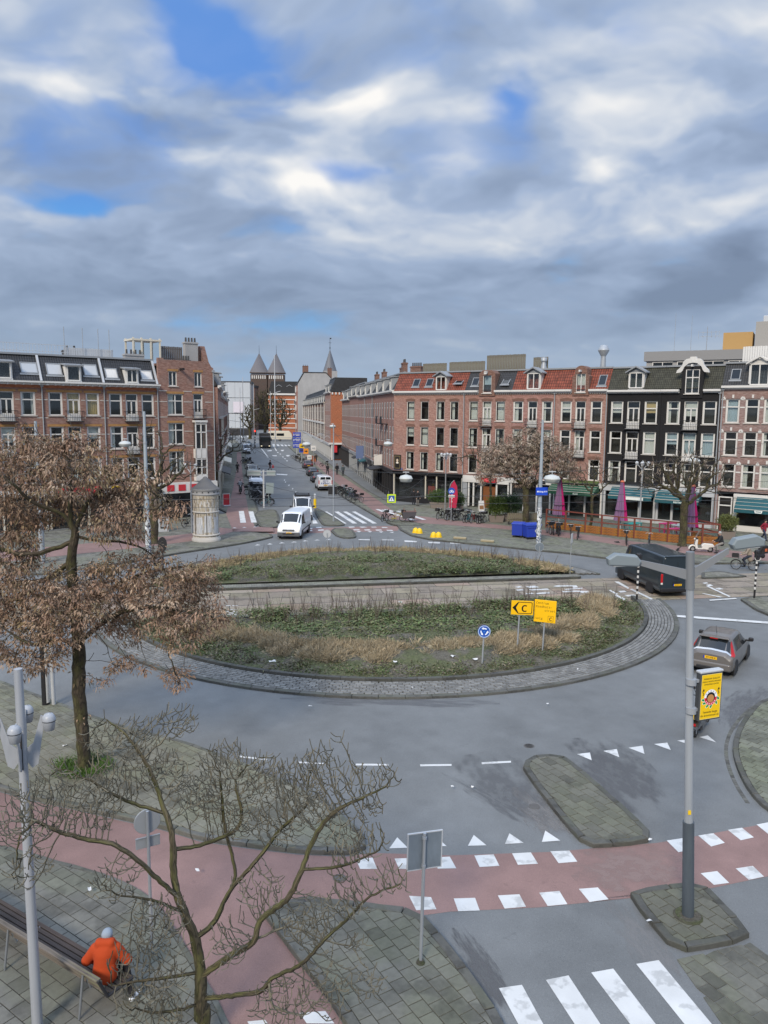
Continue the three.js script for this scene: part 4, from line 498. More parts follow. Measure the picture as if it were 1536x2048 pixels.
{ // slate roofed house
const u0 = 9.27, u1 = 14.98, W = u1 - u0, h = rowHouse('brick_house', 'rosy brick house with slate roof and brick attic gable beside the cafe house', u0, u1), wins = [];
const xs = off(u0, [10.37, 12.01, 13.63]);
ROWS.forEach(([y, hh], f) => xs.forEach((x, i) => wins.push({ x, y: i === 1 && f < 2 ? y - 0.55 : y, h: i === 1 && f < 2 ? hh + 0.55 : hh, w: 1.12, kind: i === 1 && f < 2 ? 'door' : 'slim', frame: i === 1 && f < 1 ? M.white : M.white, curtain: ['full', 'full', 'full', 'left', 'left', 'sides', 0, 0, 0][f * 3 + i] || null, rail: i === 1 && f < 2 ? 'iron' : null, arch: B.brown, archMat: B.brown2 })));
wallWith(h, 0, W, 3.62, 12.75, wins, B.rosy2); for (const o of wins) addWindow(h, o);
body(h, 0, W, 12.7, 9, B.rosy2); cornice(h, 0, 1.75, 12.72); cornice(h, 3.75, W, 12.72); mansard(h, 0, W, 12.9, 15, -1.2, B.slate, 8);
part('attic_gable', muv(ext([[1.78, 12.3], [3.72, 12.3], [3.72, 14.7], [3.3, 15.05], [2.2, 15.05], [1.78, 14.7]], 1.2, [[[2.22, 12.6], [3.28, 12.6], [3.28, 14.5], [2.22, 14.5]]]).translate(0, 0, -1.08)), B.brown2, h);
addWindow(h, { x: 2.75, y: 12.6, w: 1.1, h: 1.95, kind: 'plain', curtain: 'half', cloth: B.bluish, z: 0 });
part('hoist_beam', [bx(0.16, 0.2, 0.6, 2.75, 14.85, 0.3), bx(0.3, 0.3, 0.2, 2.75, 14.75, 0.5)], M.white, h);
skylight(h, 1.05, 12.9, 15, -1.2, 0.46); skylight(h, 4.75, 12.9, 15, -1.2, 0.46, 0.85, 0.95, -0.3);
slats(h, 1.3, 6, 15, 16.8, -2.4); slats(h, 6.9, 8.6, 15, 16.4, -2.4);
part('shop_fascia', [bx(W, 0.75, 0.24, W / 2, 3.25, 0.04)], M.white, h);
part('shop_front', [bx(0.55, 2.9, 0.2, 0.28, 1.45, -0.02)], M.grey, h);
for (const x of [0.75, 1.35, 2.3, 4.2, 5.6]) part('post', bx(0.16, 2.6, 0.14, x, 1.55, 0), M.white, h);
for (const [a, b] of [[0.85, 1.27], [1.43, 2.2], [4.3, 5.5]]) part('pane', bx(b - a, 2.4, 0.02, (a + b) / 2, 1.6, -0.05), M.glass, h);
part('door', bx(1.7, 2.5, 0.05, 3.25, 1.25, -0.3), mat([0.20, 0.07, 0.02], 0.6), h);
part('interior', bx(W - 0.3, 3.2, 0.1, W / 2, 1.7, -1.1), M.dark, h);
const lit = canvasMat(256, 64, (c, w, hh) => { c.clearRect(0, 0, w, hh); c.fillStyle = '#e4142c'; c.font = 'bold italic 52px serif'; c.textAlign = 'center'; c.textBaseline = 'middle'; c.fillStyle = '#c01024'; c.fillRect(0, 4, w, hh - 8); c.fillStyle = '#ff6a70'; c.strokeStyle = '#ff7a80'; c.lineWidth = 7; c.beginPath(); for (let i = 0; i <= 60; i++) c.lineTo(20 + i * 3.6, 32 + 16 * Math.sin(i * 0.9) * (0.6 + 0.4 * Math.sin(i * 0.31))); c.stroke(); }, 0.5);
const ne = part('shop_sign', bx(2, 0.55, 0.12, 3.3, 3.25, 0.32), M.red, h); part('lettering', panel(2, 0.55, 3.3, 3.25, 0.39), lit, ne);
}
{ // two red tiled houses
const mk = (u0, u1, label, xs, gableAt, wallM) => {
const W = u1 - u0, h = rowHouse('brick_house', label, u0, u1), wins = []; const X = off(u0, xs);
ROWS.forEach(([y, hh], f) => X.forEach((x, i) => wins.push({ x, y: i === 1 ? y - 0.55 : y, h: i === 1 ? hh + 0.55 : hh, w: i === 1 ? 1.1 : 1.2, kind: i === 1 ? 'door' : 'sash', curtain: ['full', 0, 'half', 0, 0, 0, 'left', 0, 'sides'][(f * 3 + i + Math.round(u0)) % 9] || null, rail: i === 1 ? 'panel' : null, arch: B.brown, archMat: B.brown2 })));
wallWith(h, 0, W, 3.62, 12.75, wins, wallM); for (const o of wins) addWindow(h, o);
body(h, 0, W, 12.7, 9, B.rosy2); mansard(h, 0, W, 12.9, 15, -1.2, B.redTile, 8); pipe(h, W - 0.06, 12.6);
part('shop_fascia', [bx(W, 0.5, 0.24, W / 2, 3.38, 0.04)], M.white, h); part('interior', bx(W - 0.3, 3.2, 0.1, W / 2, 1.7, -1.1), M.dark, h);
for (let i = 0; i < 4; i++) part('post', bx(0.15, 2.9, 0.14, 0.2 + i * (W - 0.4) / 3, 1.6, 0), M.white, h);
for (let i = 0; i < 3; i++) part('pane', bx((W - 0.4) / 3 - 0.16, 2.5, 0.02, 0.2 + (i + 0.5) * (W - 0.4) / 3, 1.65, -0.05), M.glass, h);
return [h, W];
};
const [h3, W3] = mk(15, 19.88, 'rosy brick house with red tiled roof and white gabled dormer', [15.72, 17.36, 19], 0, B.rosy3);
cornice(h3, 0, W3, 12.72); dormer(h3, 2.4, 12.98, 1.35, 1.65, 1.1, M.zinc, M.white, 'pair');
part('shop_lettering', panel(2.4, 0.36, 3, 3.36, 0.17), canvasMat(256, 40, (c, w, hh) => { c.fillStyle = '#17181a'; c.fillRect(0, 0, w, hh); c.fillStyle = '#d8d8d0'; c.font = 'bold 30px sans-serif'; c.textAlign = 'center'; c.textBaseline = 'middle'; c.fillText('WASSER', w / 2, hh / 2 + 1); }), h3);
const [h4, W4] = mk(19.9, 25.32, 'rosy brick house with rounded brick attic gable over the green bar awning', [21.06, 22.58, 24.22], 1, B.rosy);
cornice(h4, 0, 1.75, 12.72); cornice(h4, 3.55, W4, 12.72);
const gab = []; for (let i = 0; i <= 12; i++) { const a = Math.PI * (1 - i / 12); gab.push([2.65 + Math.cos(a) * 0.62, 14.75 + Math.sin(a) * 0.5]); }
part('attic_gable', muv(ext([[1.78, 12.3], [3.52, 12.3], [3.52, 14.2], [3.32, 14.35], ...gab.reverse(), [1.98, 14.35], [1.78, 14.2]], 1.2, [[[2.15, 12.6], [3.15, 12.6], [3.15, 14.45], [2.15, 14.45]]]).translate(0, 0, -1.08)), B.brown2, h4);
addWindow(h4, { x: 2.65, y: 12.6, w: 1.04, h: 1.88, kind: 'pair', z: 0, curtain: 'full' });
part('hoist_beam', bx(0.16, 0.2, 0.6, 2.65, 14.72, 0.3), M.white, h4);
skylight(h4, 4.7, 12.9, 15, -1.2, 0.42, 0.8, 1.15); part('moss', bx(5, 0.06, 0.55, 2.5, 3.68, 0.36, 0.5), B.moss, h4);
awning(h4, 0.1, W4 - 0.4, 3.5, 0.75, 1.6, B.green, 'BAR', '#dfe8dc', '#0a4a30');
}
{ // black painted pair
const mk = (u0, u1, label, xs, k) => {
const W = u1 - u0, h = rowHouse('black_house', label, u0, u1), wins = [], X = off(u0, xs);
ROWS.forEach(([y, hh], f) => X.forEach((x, i) => { const dr = i === 1 && f < 2; wins.push({ x, y: dr ? y - 0.5 : y, h: dr ? hh + 0.5 : hh, w: 1.24, kind: dr ? 'door' : 'sash', curtain: (k ? ['sides', 'half', 0, 'half', 'full', 'full', 0, 'sides', 0] : ['half', 0, 'half', 0, 0, 'full', 'sides', 0, 0])[f * 3 + i] || null, cloth: k && f === 1 ? B.bluish : (i === 2 && f === 0 ? B.blind : B.curtain), rail: dr && !(k && f) ? 'panel' : null, sill: B.stone }); }));
wallWith(h, 0, W, 3.62, 12.75, wins, B.ink); for (const o of wins) addWindow(h, o);
body(h, 0, W, 12.7, 9, B.ink); mansard(h, 0, W, 12.9, 14.95, -1.2, B.mossRoof, 8);
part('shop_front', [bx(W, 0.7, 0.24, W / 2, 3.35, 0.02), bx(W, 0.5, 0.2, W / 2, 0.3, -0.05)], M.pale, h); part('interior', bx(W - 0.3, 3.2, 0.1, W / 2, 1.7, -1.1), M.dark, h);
for (const x of [0.12, 1.5, 3.6, W - 0.12]) part('post', bx(0.2, 2.7, 0.16, x, 1.7, 0), M.pale, h);
for (const [a, b] of [[0.25, 1.38], [1.62, 3.48], [3.72, W - 0.24]]) part('pane', bx(b - a, 2.4, 0.02, (a + b) / 2, 1.75, -0.05), M.glass, h);
return [h, W];
};
const [ha, Wa] = mk(25.34, 30.5, 'black painted house with mossy roof and small white gabled dormer', [26.29, 27.9, 29.55], 0);
cornice(ha, 0, Wa, 12.62, M.white, false); dormer(ha, 2.7, 12.95, 1.3, 1.5, 1.1, M.zinc, M.white, 'pair');
awning(ha, 0.9, Wa - 0.1, 3.5, 0.85, 1.2, B.teal, ' ', '#e8efe8', '#dfe6e2'); part('ivy_planter', bx(Wa - 0.5, 0.25, 0.25, Wa / 2, 3.85, 0.2), M.black, ha);
const [hb, Wb] = mk(30.52, 35.76, 'black painted house with white scrolled attic gable and restaurant awning', [31.63, 33.21, 34.84], 1);
cornice(hb, 0, 1.6, 12.62, M.white, false); cornice(hb, 3.75, Wb, 12.62, M.white, false); pipe(hb, Wb - 0.08, 12.5);
part('attic_wall', muv(ext([[1.75, 12], [3.65, 12], [3.65, 14.9], [1.75, 14.9]], 1.15, [[[2.08, 12.4], [3.32, 12.4], [3.32, 14.62], [2.08, 14.62]]]).translate(0, 0, -1.05)), B.ink, hb);
addWindow(hb, { x: 2.7, y: 12.4, w: 1.26, h: 2.24, kind: 'cross', z: 0.02 });
const sc = []; const pt = (x, y) => sc.push([2.7 + x, y]); [[-1.45, 14.3], [-1.38, 14.55], [-1.15, 14.75], [-0.95, 15], [-0.85, 15.35], [-0.6, 15.55], [-0.3, 15.6], [-0.25, 15.75], [0.25, 15.75], [0.3, 15.6], [0.6, 15.55], [0.85, 15.35], [0.95, 15], [1.15, 14.75], [1.38, 14.55], [1.45, 14.3], [1.05, 14.35], [0.9, 14.5], [0.75, 14.85], [0.4, 15.15], [0, 15.22], [-0.4, 15.15], [-0.75, 14.85], [-0.9, 14.5], [-1.05, 14.35]].forEach((p) => pt(...p));
part('attic_scroll', ext(sc, 0.3).translate(0, 0, -0.05), M.white, hb); part('hoist_beam', bx(0.16, 0.2, 0.6, 2.7, 14.95, 0.3), M.white, hb);
awning(hb, 0.2, Wb - 1.1, 3.45, 0.85, 1.2, B.teal, 'RESTAURANT', '#e8efe8');
}
{ // mauve brick house with white bands
const u0 = 35.8, u1 = 44.2, W = u1 - u0, h = rowHouse('brick_house', 'mauve brick house with white stone bands at the right edge', u0, u1), wins = [];
const X = off(u0, [36.79, 38.41, 39.91, 41.6, 43.1]);
ROWS.forEach(([y, hh], f) => X.forEach((x, i) => wins.push({ x, y: y + 0.18, h: hh, w: 1.18, kind: 'sash', curtain: ['full', 0, 'left', 'full', 0, 0, 0, 'sides', 'left'][(f * 5 + i) % 9] || null, cloth: f === 0 && i === 0 ? B.bluish : B.curtain, arch: B.mauve })));
wallWith(h, 0, W, 3.62, 12.95, wins, B.mauve);
for (const o of wins) { const w = addWindow(h, o); part('keystones', [bx(0.16, 0.3, 0.08, 0, o.h + 0.22, 0.16), bx(0.14, 0.26, 0.08, -0.72, o.h + 0.08, 0.16, 0, 0, 0.6), bx(0.14, 0.26, 0.08, 0.72, o.h + 0.08, 0.16, 0, 0, -0.6)], M.white, w); }
for (const [y, hh] of ROWS) { const y2 = y + 0.18 + hh, gaps = [0, ...X.flatMap((x) => [x - 0.6, x + 0.6]), W], b = []; for (let i = 0; i < gaps.length; i += 2) if (gaps[i + 1] - gaps[i] > 0.05) for (const q of [y2 - 0.05, y2 - 0.75]) b.push(bx(gaps[i + 1] - gaps[i] - 0.02, 0.12, 0.04, (gaps[i] + gaps[i + 1]) / 2, q, 0)); part('stone_band', b, M.white, h); }
body(h, 0, W, 12.9, 9, B.mauve); cornice(h, 0, W, 12.9, M.white, false); mansard(h, 0, W, 13.1, 15.1, -1, B.slate, 8);
skylight(h, 1, 13.1, 15.1, -1, 0.5, 0.8, 1);
const dz = dormer(h, 3, 13.12, 1.5, 1.85, 1.1, M.white, M.white, 'pair', 'gable'); part('dormer_arch', ext(Array.from({ length: 13 }, (_, i) => [Math.cos(Math.PI * i / 12) * 0.95, Math.sin(Math.PI * i / 12) * 0.6]).concat(Array.from({ length: 13 }, (_, i) => [Math.cos(Math.PI * (1 - i / 12)) * 0.72, Math.sin(Math.PI * (1 - i / 12)) * 0.4])), 0.16).translate(0, 1.85, 0.05), M.white, dz);
const bars = slats(h, 1.2, 9, 15.15, 16.6, -1.6, M.white, 'roof_railing'); pipe(h, 0.12, 12.8);
part('shop_front', [bx(0.3, 3.3, 0.2, 1.75, 1.65, 0), bx(W - 1.6, 0.35, 0.3, (W + 1.6) / 2, 3.3, 0.05), bx(W - 2, 0.55, 0.24, (W + 2) / 2, 0.35, 0)], M.white, h);
part('side_panel', bx(0.25, 3.3, 0.24, 0.14, 1.65, 0), B.mauve, h); part('door', [bx(0.9, 2.2, 0.06, 0.9, 1.1, -0.15)], M.black, h); part('door_frame', [bx(0.1, 3.1, 0.14, 0.36, 1.6, 0), bx(0.1, 3.1, 0.14, 1.44, 1.6, 0), bx(0.98, 0.1, 0.14, 0.9, 2.35, 0), bx(0.98, 0.1, 0.14, 0.9, 3.1, 0)], M.white, h);
part('pane', bx(W - 2.1, 2.4, 0.02, (W + 2) / 2, 1.85, -0.05), M.glass, h); part('interior', bx(W - 0.3, 3.2, 0.1, W / 2, 1.7, -1.1), M.dark, h);
const aw = awning(h, 1.9, 6.6, 3.4, 1.15, 1.2, B.teal); part('awning_emblem', panel(0.75, 0.3, 3.9, 2.1, 1.26), canvasMat(96, 40, (c, w, hh) => { c.fillStyle = '#0d4a58'; c.fillRect(0, 0, w, hh); c.fillStyle = '#e4e8e4'; c.beginPath(); c.moveTo(4, 4); c.lineTo(92, 4); c.lineTo(82, 36); c.lineTo(14, 36); c.fill(); c.fillStyle = '#35606a'; c.fillRect(20, 14, 56, 10); }, 0.8), aw);
}
{ // flat building behind
const h = thing('flat_block', 'grey concrete block with strip windows and yellow roof box behind the right row', 'building', 40, 0, -98, -0.5);
part('wall', [bx(26, 17.6, 10, 6, 8.8, -5), bx(4, 15.6, 6, -9, 7.8, -4)], B.plaster, h); part('roof_slab', [bx(26.6, 1.2, 10.6, 6, 17.9, -5)], mat([0.26, 0.26, 0.26], 0.9), h);
for (let i = 0; i < 8; i++) { const w = part('window', [bx(2.5, 0.1, 0.1, -5 + i * 3, 17.15, 0.06), bx(2.5, 0.1, 0.1, -5 + i * 3, 15.35, 0.06), bx(0.1, 1.7, 0.1, -6.2 + i * 3, 16.25, 0.06), bx(0.1, 1.7, 0.1, -5 + i * 3, 16.25, 0.06)], M.white, h); part('pane', bx(2.4, 1.7, 0.04, -5 + i * 3, 16.25, 0.01), M.autoGlass, w); }
part('roof_box', [bx(3.4, 2.9, 4, 3.4, 19.4, -5)], mat([0.45, 0.28, 0.11], 0.9), h); part('roof_tower', [bx(9, 3.6, 5, 9.9, 20.2, -5)], mat([0.34, 0.33, 0.31], 0.9), h);
part('roof_unit', [rbx(1.4, 0.9, 1.4, 0.08, 6.8, 22.4, -4.5), cy(0.3, 0.3, 0.3, 6.8, 22.8, -4.5)], M.pale, h);
part('aerial', [cy(0.03, 0.02, 5, -4, 18.5, -2, 6), cy(0.03, 0.02, 4.6, -2, 18.5, -2, 6), cy(0.05, 0.04, 3, 0, 18.5, -1, 6), bx(2.2, 0.04, 0.04, 0.3, 20.8, -1), bx(2.2, 0.04, 0.04, 0.3, 20.3, -1), ...[-1, -0.5, 0, 0.5, 1, 1.4].map((x) => bx(0.04, 0.9, 0.04, x, 20.5, -1))], M.galv, h);
}
{ // roof things standing on the right row
const [x, z] = rowAt(26.8), v = thing('roof_ventilator', 'galvanised roof ventilator with conical cap on the black house roof', 'ventilator', x - 1.2, 15, z - 3); part('pipe', cy(0.28, 0.24, 1.3, 0, 0, 0), M.galv, v); part('cowl', lathe([[0.24, 1.2], [0.55, 1.75], [0.55, 1.85], [0.3, 2.3], [0, 2.35]]), M.galv, v);
const [x2, z2] = rowAt(20.2), v2 = thing('roof_ventilator', 'slim shiny roof ventilator beside the last timber roof screen', 'ventilator', x2 - 1, 15, z2 - 3); part('pipe', cy(0.35, 0.2, 0.9, 0, 0, 0), M.galv, v2); part('cowl', lathe([[0.3, 0.9], [0.34, 1.3], [0, 1.34]]), M.galv, v2);
}
// ---------------- left-hand row
const LA = [-32.5, -64], LB = [-16.6, -76.5], LLEN = Math.hypot(LB[0] - LA[0], LB[1] - LA[1]);
const leftAt = (u) => [LA[0] + (LB[0] - LA[0]) * u / LLEN, LA[1] + (LB[1] - LA[1]) * u / LLEN];
{
const mk = (u0, u1, label, xs, spec) => {
const W = u1 - u0, h = frontGroup('brick_house', label, leftAt(u0), leftAt(u1)), wins = [], X = off(u0, xs);
[[9.95, 2], [6.95, 2.05], [4.1, 2.05]].forEach(([y, hh], f) => X.forEach((x, i) => { const dr = i === spec.door && f < 2; wins.push({ x, y: dr ? y - 0.45 : y, h: dr ? hh + 0.45 : hh, w: dr ? 1.15 : 1.2, kind: dr ? 'door' : 'sash', curtain: spec.cur[(f * 3 + i) % spec.cur.length] || null, cloth: spec.cloth && f === 0 ? spec.cloth : B.curtain, rail: dr ? 'panel' : null }); }));
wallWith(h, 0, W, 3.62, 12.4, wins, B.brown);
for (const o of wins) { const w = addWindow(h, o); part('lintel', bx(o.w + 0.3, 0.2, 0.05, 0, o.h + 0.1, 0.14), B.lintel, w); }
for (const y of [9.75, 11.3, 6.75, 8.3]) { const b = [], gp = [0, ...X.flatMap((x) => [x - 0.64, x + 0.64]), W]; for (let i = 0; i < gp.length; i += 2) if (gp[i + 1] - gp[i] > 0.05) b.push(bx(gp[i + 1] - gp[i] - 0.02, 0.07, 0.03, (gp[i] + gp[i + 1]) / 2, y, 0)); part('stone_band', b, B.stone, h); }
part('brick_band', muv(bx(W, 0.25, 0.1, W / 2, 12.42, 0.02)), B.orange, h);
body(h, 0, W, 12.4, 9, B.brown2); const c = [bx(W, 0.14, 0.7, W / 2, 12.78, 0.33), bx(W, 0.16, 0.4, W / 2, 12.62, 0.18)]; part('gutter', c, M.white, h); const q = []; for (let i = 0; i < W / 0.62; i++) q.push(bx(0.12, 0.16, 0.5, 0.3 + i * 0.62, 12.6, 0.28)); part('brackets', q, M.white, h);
mansard(h, 0, W, 12.85, 15.1, -1.25, B.slate, 8); part('roof_edge_board', bx(0.18, 2.5, 0.12, W - 0.1, 13.98, -0.52, -0.5), M.pale, h); pipe(h, W - 0.1, 12.5);
part('shop_fascia', bx(W, 0.6, 0.3, W / 2, 3.3, 0.05), M.white, h); part('interior', bx(W - 0.3, 3.1, 0.1, W / 2, 1.6, -1.1), M.dark, h);
for (let i = 0; i < 4; i++) part('post', bx(0.16, 2.9, 0.16, 0.15 + i * (W - 0.3) / 3, 1.5, 0), M.cream, h); for (let i = 0; i < 3; i++) part('pane', bx((W - 0.3) / 3 - 0.18, 2.5, 0.02, 0.15 + (i + 0.5) * (W - 0.3) / 3, 1.6, -0.05), M.glass, h);
return [h, W];
};
const sk = mat([0.42, 0.45, 0.48], 0.4);
const [a, Wa] = mk(-6.5, 4.1, 'brown brick house with black mansard at the left edge', [-4.9, -3.1, -0.9, 1.2, 2.88], { door: 3, cur: ['half', 0, 'full', 0, 'sides', 'left'] });
dormer(a, 7.55, 13, 1.15, 1.35, 1.1, M.zinc, M.white, 'plain', 'shed', 0.1); skylight(a, 9.7, 12.85, 15.1, -1.25, 0.5, 1.35, 1, 0, sk);
const [b, Wb] = mk(4.12, 9.36, 'brown brick house with two lit skylights and ochre window blinds', [5.1, 6.61, 8.25], { door: 1, cur: [0, 'full', 'full', 0, 0, 'half'], cloth: B.blind });
skylight(b, 1.1, 12.85, 15.1, -1.25, 0.48, 1.25, 1.1, 0, M.pale); dormer(b, 2.55, 12.95, 1.1, 1.3, 1.1, M.zinc, M.white, 'plain', 'shed', 0.1); skylight(b, 4.2, 12.85, 15.1, -1.25, 0.5, 1.2, 1.1, 0, M.pale);
const [c, Wc] = mk(9.38, 14.32, 'brown brick house next to the gabled corner house with white blinded skylights', [10.3, 11.77, 13.28], { door: 1, cur: [0, 0, 0, 'left', 0, 0] });
skylight(c, 0.75, 12.85, 15.1, -1.25, 0.4, 1.1, 1, 0, M.white); dormer(c, 2.45, 12.95, 1, 1.2, 1.1, M.zinc, M.white, 'pair', 'shed', 0.1); skylight(c, 4, 12.85, 15.1, -1.25, 0.38, 1.1, 0.95, 0, M.white);
// shop signs seen between the branches
part('shop_awning', [bx(3.6, 0.5, 0.9, 2.6, 3.25, 0.6, 0.4)], M.red, b); part('awning_trim', bx(3.7, 0.16, 0.05, 2.6, 2.95, 1.05), M.white, b);
part('shop_awning', [bx(4.2, 0.35, 1.2, 2.4, 3.1, 0.75, 0.35)], M.black, c); part('shop_sign', bx(1.2, 0.5, 0.1, 0.8, 3.35, 0.25), M.yellow, c);
part('roof_hut', [bx(2.9, 0.16, 2.2, 4.9, 17.1, -3.4), ...[3.6, 4.4, 5.3, 6.2].flatMap((x) => [bx(0.14, 2.2, 0.14, x, 16.2, -2.4), bx(0.14, 2.2, 0.14, x, 16.2, -4.4)])], M.cream, c); part('pane', bx(2.6, 1.9, 0.03, 4.9, 16.2, -2.42), M.glass, c);
slats(c, 6.6, 8.9, 15.3, 16.7, -3.4, mat([0.12, 0.11, 0.105], 0.9)); slats(b, 2.6, 7, 15.1, 16, -2.6, M.pale); for (const x of [-0.4, 1.2, 2.6, 3.6]) part('lamp_string_pole', cy(0.03, 0.03, 2.6, x + 3, 15.2, -2.4, 6), M.galv, b);
part('roof_railing', [0.3, 0.9].flatMap((y) => [bx(6, 0.04, 0.04, 0.2, 15.2 + y, -1.9)]).concat(Array.from({ length: 24 }, (_, i) => bx(0.025, 0.95, 0.025, -2.8 + i * 0.26, 15.6, -1.9))), M.pale, b);
chimney(a, 5.6, 15.2, -3.5, 1.5, 1.1, B.brown2, 3); chimney(b, 3.3, 15.2, -3, 1.4, 0.6, B.bitumen, 2); chimney(c, 3.5, 15.2, -2.2, 1.8, 0.5, B.plaster, 4);
part('roof_tank', [cy(0.9, 0.9, 2.4, 3.4, 15.9, -3, 18), bx(2.6, 1.6, 2.2, 3.3, 15.7, -2.9)], M.cream, a); for (const x of [5, 6.3]) part('flue', [cy(0.28, 0.28, 2, x, 15.1, -4.2, 12), cy(0.34, 0.34, 0.2, x, 17, -4.2, 12)], M.galv, a); part('roof_box', bx(1.3, 1.2, 1, 7.4, 15.8, -4), M.pale, a);
}
{ // gabled corner house
const u0 = 14.34, u1 = 19.95, W = u1 - u0, h = frontGroup('corner_house', 'tall brown brick corner house with gable, bay and red shop panels', leftAt(u0), leftAt(u1)), wins = [];
for (const [y, hh] of [[10.05, 2], [7.25, 2.05], [4.5, 2.1]]) wins.push({ x: 1.65, y, h: hh, w: 1.55, kind: 'cross', curtain: y < 5 ? 'sides' : 'left' });
wins.push({ x: 1.45, y: 12.75, h: 1.4, w: 0.85, kind: 'pair' }, { x: 4, y: 12.75, h: 1.4, w: 0.8, kind: 'pair' }, { x: 3.95, y: 9.75, h: 2.35, w: 1, kind: 'door', rail: 'iron' });
const hol = wins.map((o) => { const w = o.w / 2 - 0.01; return [[o.x - w, o.y + 0.01], [o.x + w, o.y + 0.01], [o.x + w, o.y + o.h - 0.01], [o.x - w, o.y + o.h - 0.01]]; }); hol.push([[3.45, 4], [4.5, 4], [4.5, 9.35], [3.45, 9.35]]);
part('wall', muv(ext([[0, 3.6], [W, 3.6], [W, 14.6], [W - 0.2, 14.7], [W - 0.5, 15.2], [0.6, 15.2], [0.55, 15.35], [0, 15.35]], 0.3, hol).translate(0, 0, -0.3)), B.brown, h);
for (const o of wins) { const w = addWindow(h, o); part('lintel', bx(o.w + 0.2, 0.2, 0.05, 0, o.h + 0.1, 0.14), B.lintel, w); }
part('bay', [bx(1.3, 0.2, 0.7, 3.95, 9.45, 0.3), bx(1.2, 0.9, 0.6, 3.95, 6.35, 0.25), bx(1.2, 0.6, 0.6, 3.95, 4, 0.25), ...[3.4, 3.95, 4.5].map((x) => bx(0.1, 5.2, 0.1, x, 6.8, 0.5)), ...[9.2, 8.4, 6.8].map((y) => bx(1.2, 0.1, 0.1, 3.95, y, 0.5)), ...[5.8, 5].map((y) => bx(1.2, 0.08, 0.1, 3.95, y, 0.5))], M.white, h);
part('pane', [bx(1.1, 2.4, 0.02, 3.95, 8, 0.5), bx(1.1, 1.5, 0.02, 3.95, 5.1, 0.5), bx(0.02, 4.8, 0.5, 3.4, 6.8, 0.25), bx(0.02, 4.8, 0.5, 4.5, 6.8, 0.25)], M.glass, h);
for (const y of [9.85, 11.3, 8.5, 7.1, 12.3]) part('stone_band', [bx(0.8, 0.07, 0.03, 0.42, y, 0.01), bx(0.85, 0.07, 0.03, 2.9, y, 0.01), bx(0.9, 0.07, 0.03, W - 0.5, y, 0.01)], B.stone, h);
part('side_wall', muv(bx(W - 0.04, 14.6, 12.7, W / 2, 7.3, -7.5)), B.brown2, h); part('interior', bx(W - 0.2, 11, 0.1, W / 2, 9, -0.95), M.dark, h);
part('roof', [muv(bx(W, 0.2, 12.8, W / 2, 14.75, -7)), muv(ext([[0.2, 14.6], [1.4, 16.8], [3.6, 16.8], [5.2, 14.6]], 0.5).rotateY(Math.PI / 2).translate(W - 0.52, 0, -0.4))], B.brown2, h);
chimney(h, 4, 14.9, -1.6, 1.3, 2.2, B.plaster, 4); chimney(h, 3.2, 14.9, -0.9, 0.8, 0.4, B.bitumen, 3); part('hoist_beam', bx(0.16, 0.2, 0.9, 2.2, 14.35, 0.4), M.black, h);
part('shop_fascia', [bx(W, 1, 0.5, W / 2, 3.1, 0.2)], M.white, h); for (let i = 0; i < 4; i++) part('shop_panel', bx(0.72, 0.6, 0.04, 0.75 + i * 1.15, 3.12, 0.48), M.red, h); part('shop_window', [bx(W - 0.3, 2.4, 0.06, W / 2, 1.3, -0.1)], M.autoGlass, h);
// street side: window strips and brackets that show edge-on
const S = part('street_front', [muv(bx(0.06, 11, 12.6, W + 0.02, 9.1, -7))], B.brown, h); for (let i = 0; i < 4; i++) for (const [y, hh] of [[10.05, 2], [7.25, 2.05], [4.5, 2.1]]) part('street_window', [bx(0.14, hh, 1.1, W + 0.06, y + hh / 2, -2.2 - i * 3)], M.white, S); pipe(h, W - 0.06, 14.3);
}
// ---------------- streets that lead away
const oldGlass = new THREE.MeshPhysicalMaterial({ color: C(0.015, 0.017, 0.02), roughness: 0.3, specularIntensity: 0.3 });
function strip(name, label, P0, P1, o) {             // P0 to P1 with the front on the right-hand side of the walker's left: local z faces the street
const h = frontGroup(name, label, P0, P1, o.cat || 'building'), W = Math.hypot(P1[0] - P0[0], P1[1] - P0[1]), wins = [], n = o.n, ww = o.ww || 1.0;
for (const [y, hh] of o.rows) for (let i = 0; i < n; i++) wins.push({ x: (i + 0.5) * W / n, y, h: hh, w: ww, kind: o.kind || 'sash' });
wallWith(h, 0, W, 3.5, o.top, wins, o.m); for (const q of wins) { const w = part('window', winGeo(q.kind, q.w, q.h).frame, M.white, h); w.position.set(q.x, q.y, -0.015); w.scale.z = 0.3; part('pane', winGeo(q.kind, q.w, q.h).pane, oldGlass, w); }
part('side_wall', muv(bx(W - 0.02, o.top, 9, W / 2, o.top / 2, -4.85)), o.side || o.m, h); cornice(h, 0, W, o.top, o.corn || M.white, false);
if (o.roof) { mansard(h, 0, W, o.top + 0.15, o.top + (o.rh || 2.2), -1.2, o.roof, 8); const dn = o.dorm || 0; for (let i = 0; i < dn; i++) dormer(h, (i + 0.5) * W / dn, o.top + 0.25, 1.1, 1.5, 1.2, M.zinc, M.zinc, 'pair', 'shed', 0.05); }
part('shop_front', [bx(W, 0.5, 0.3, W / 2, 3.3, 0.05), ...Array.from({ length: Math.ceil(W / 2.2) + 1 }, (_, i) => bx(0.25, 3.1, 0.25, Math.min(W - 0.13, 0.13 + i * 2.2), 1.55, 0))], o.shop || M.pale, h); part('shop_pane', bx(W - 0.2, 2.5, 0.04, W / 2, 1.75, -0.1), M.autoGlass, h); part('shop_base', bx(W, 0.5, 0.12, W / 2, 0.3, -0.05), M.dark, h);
return [h, W];
}
const R3 = [[9.62, 2.1], [6.7, 2.1], [3.85, 2.1]];
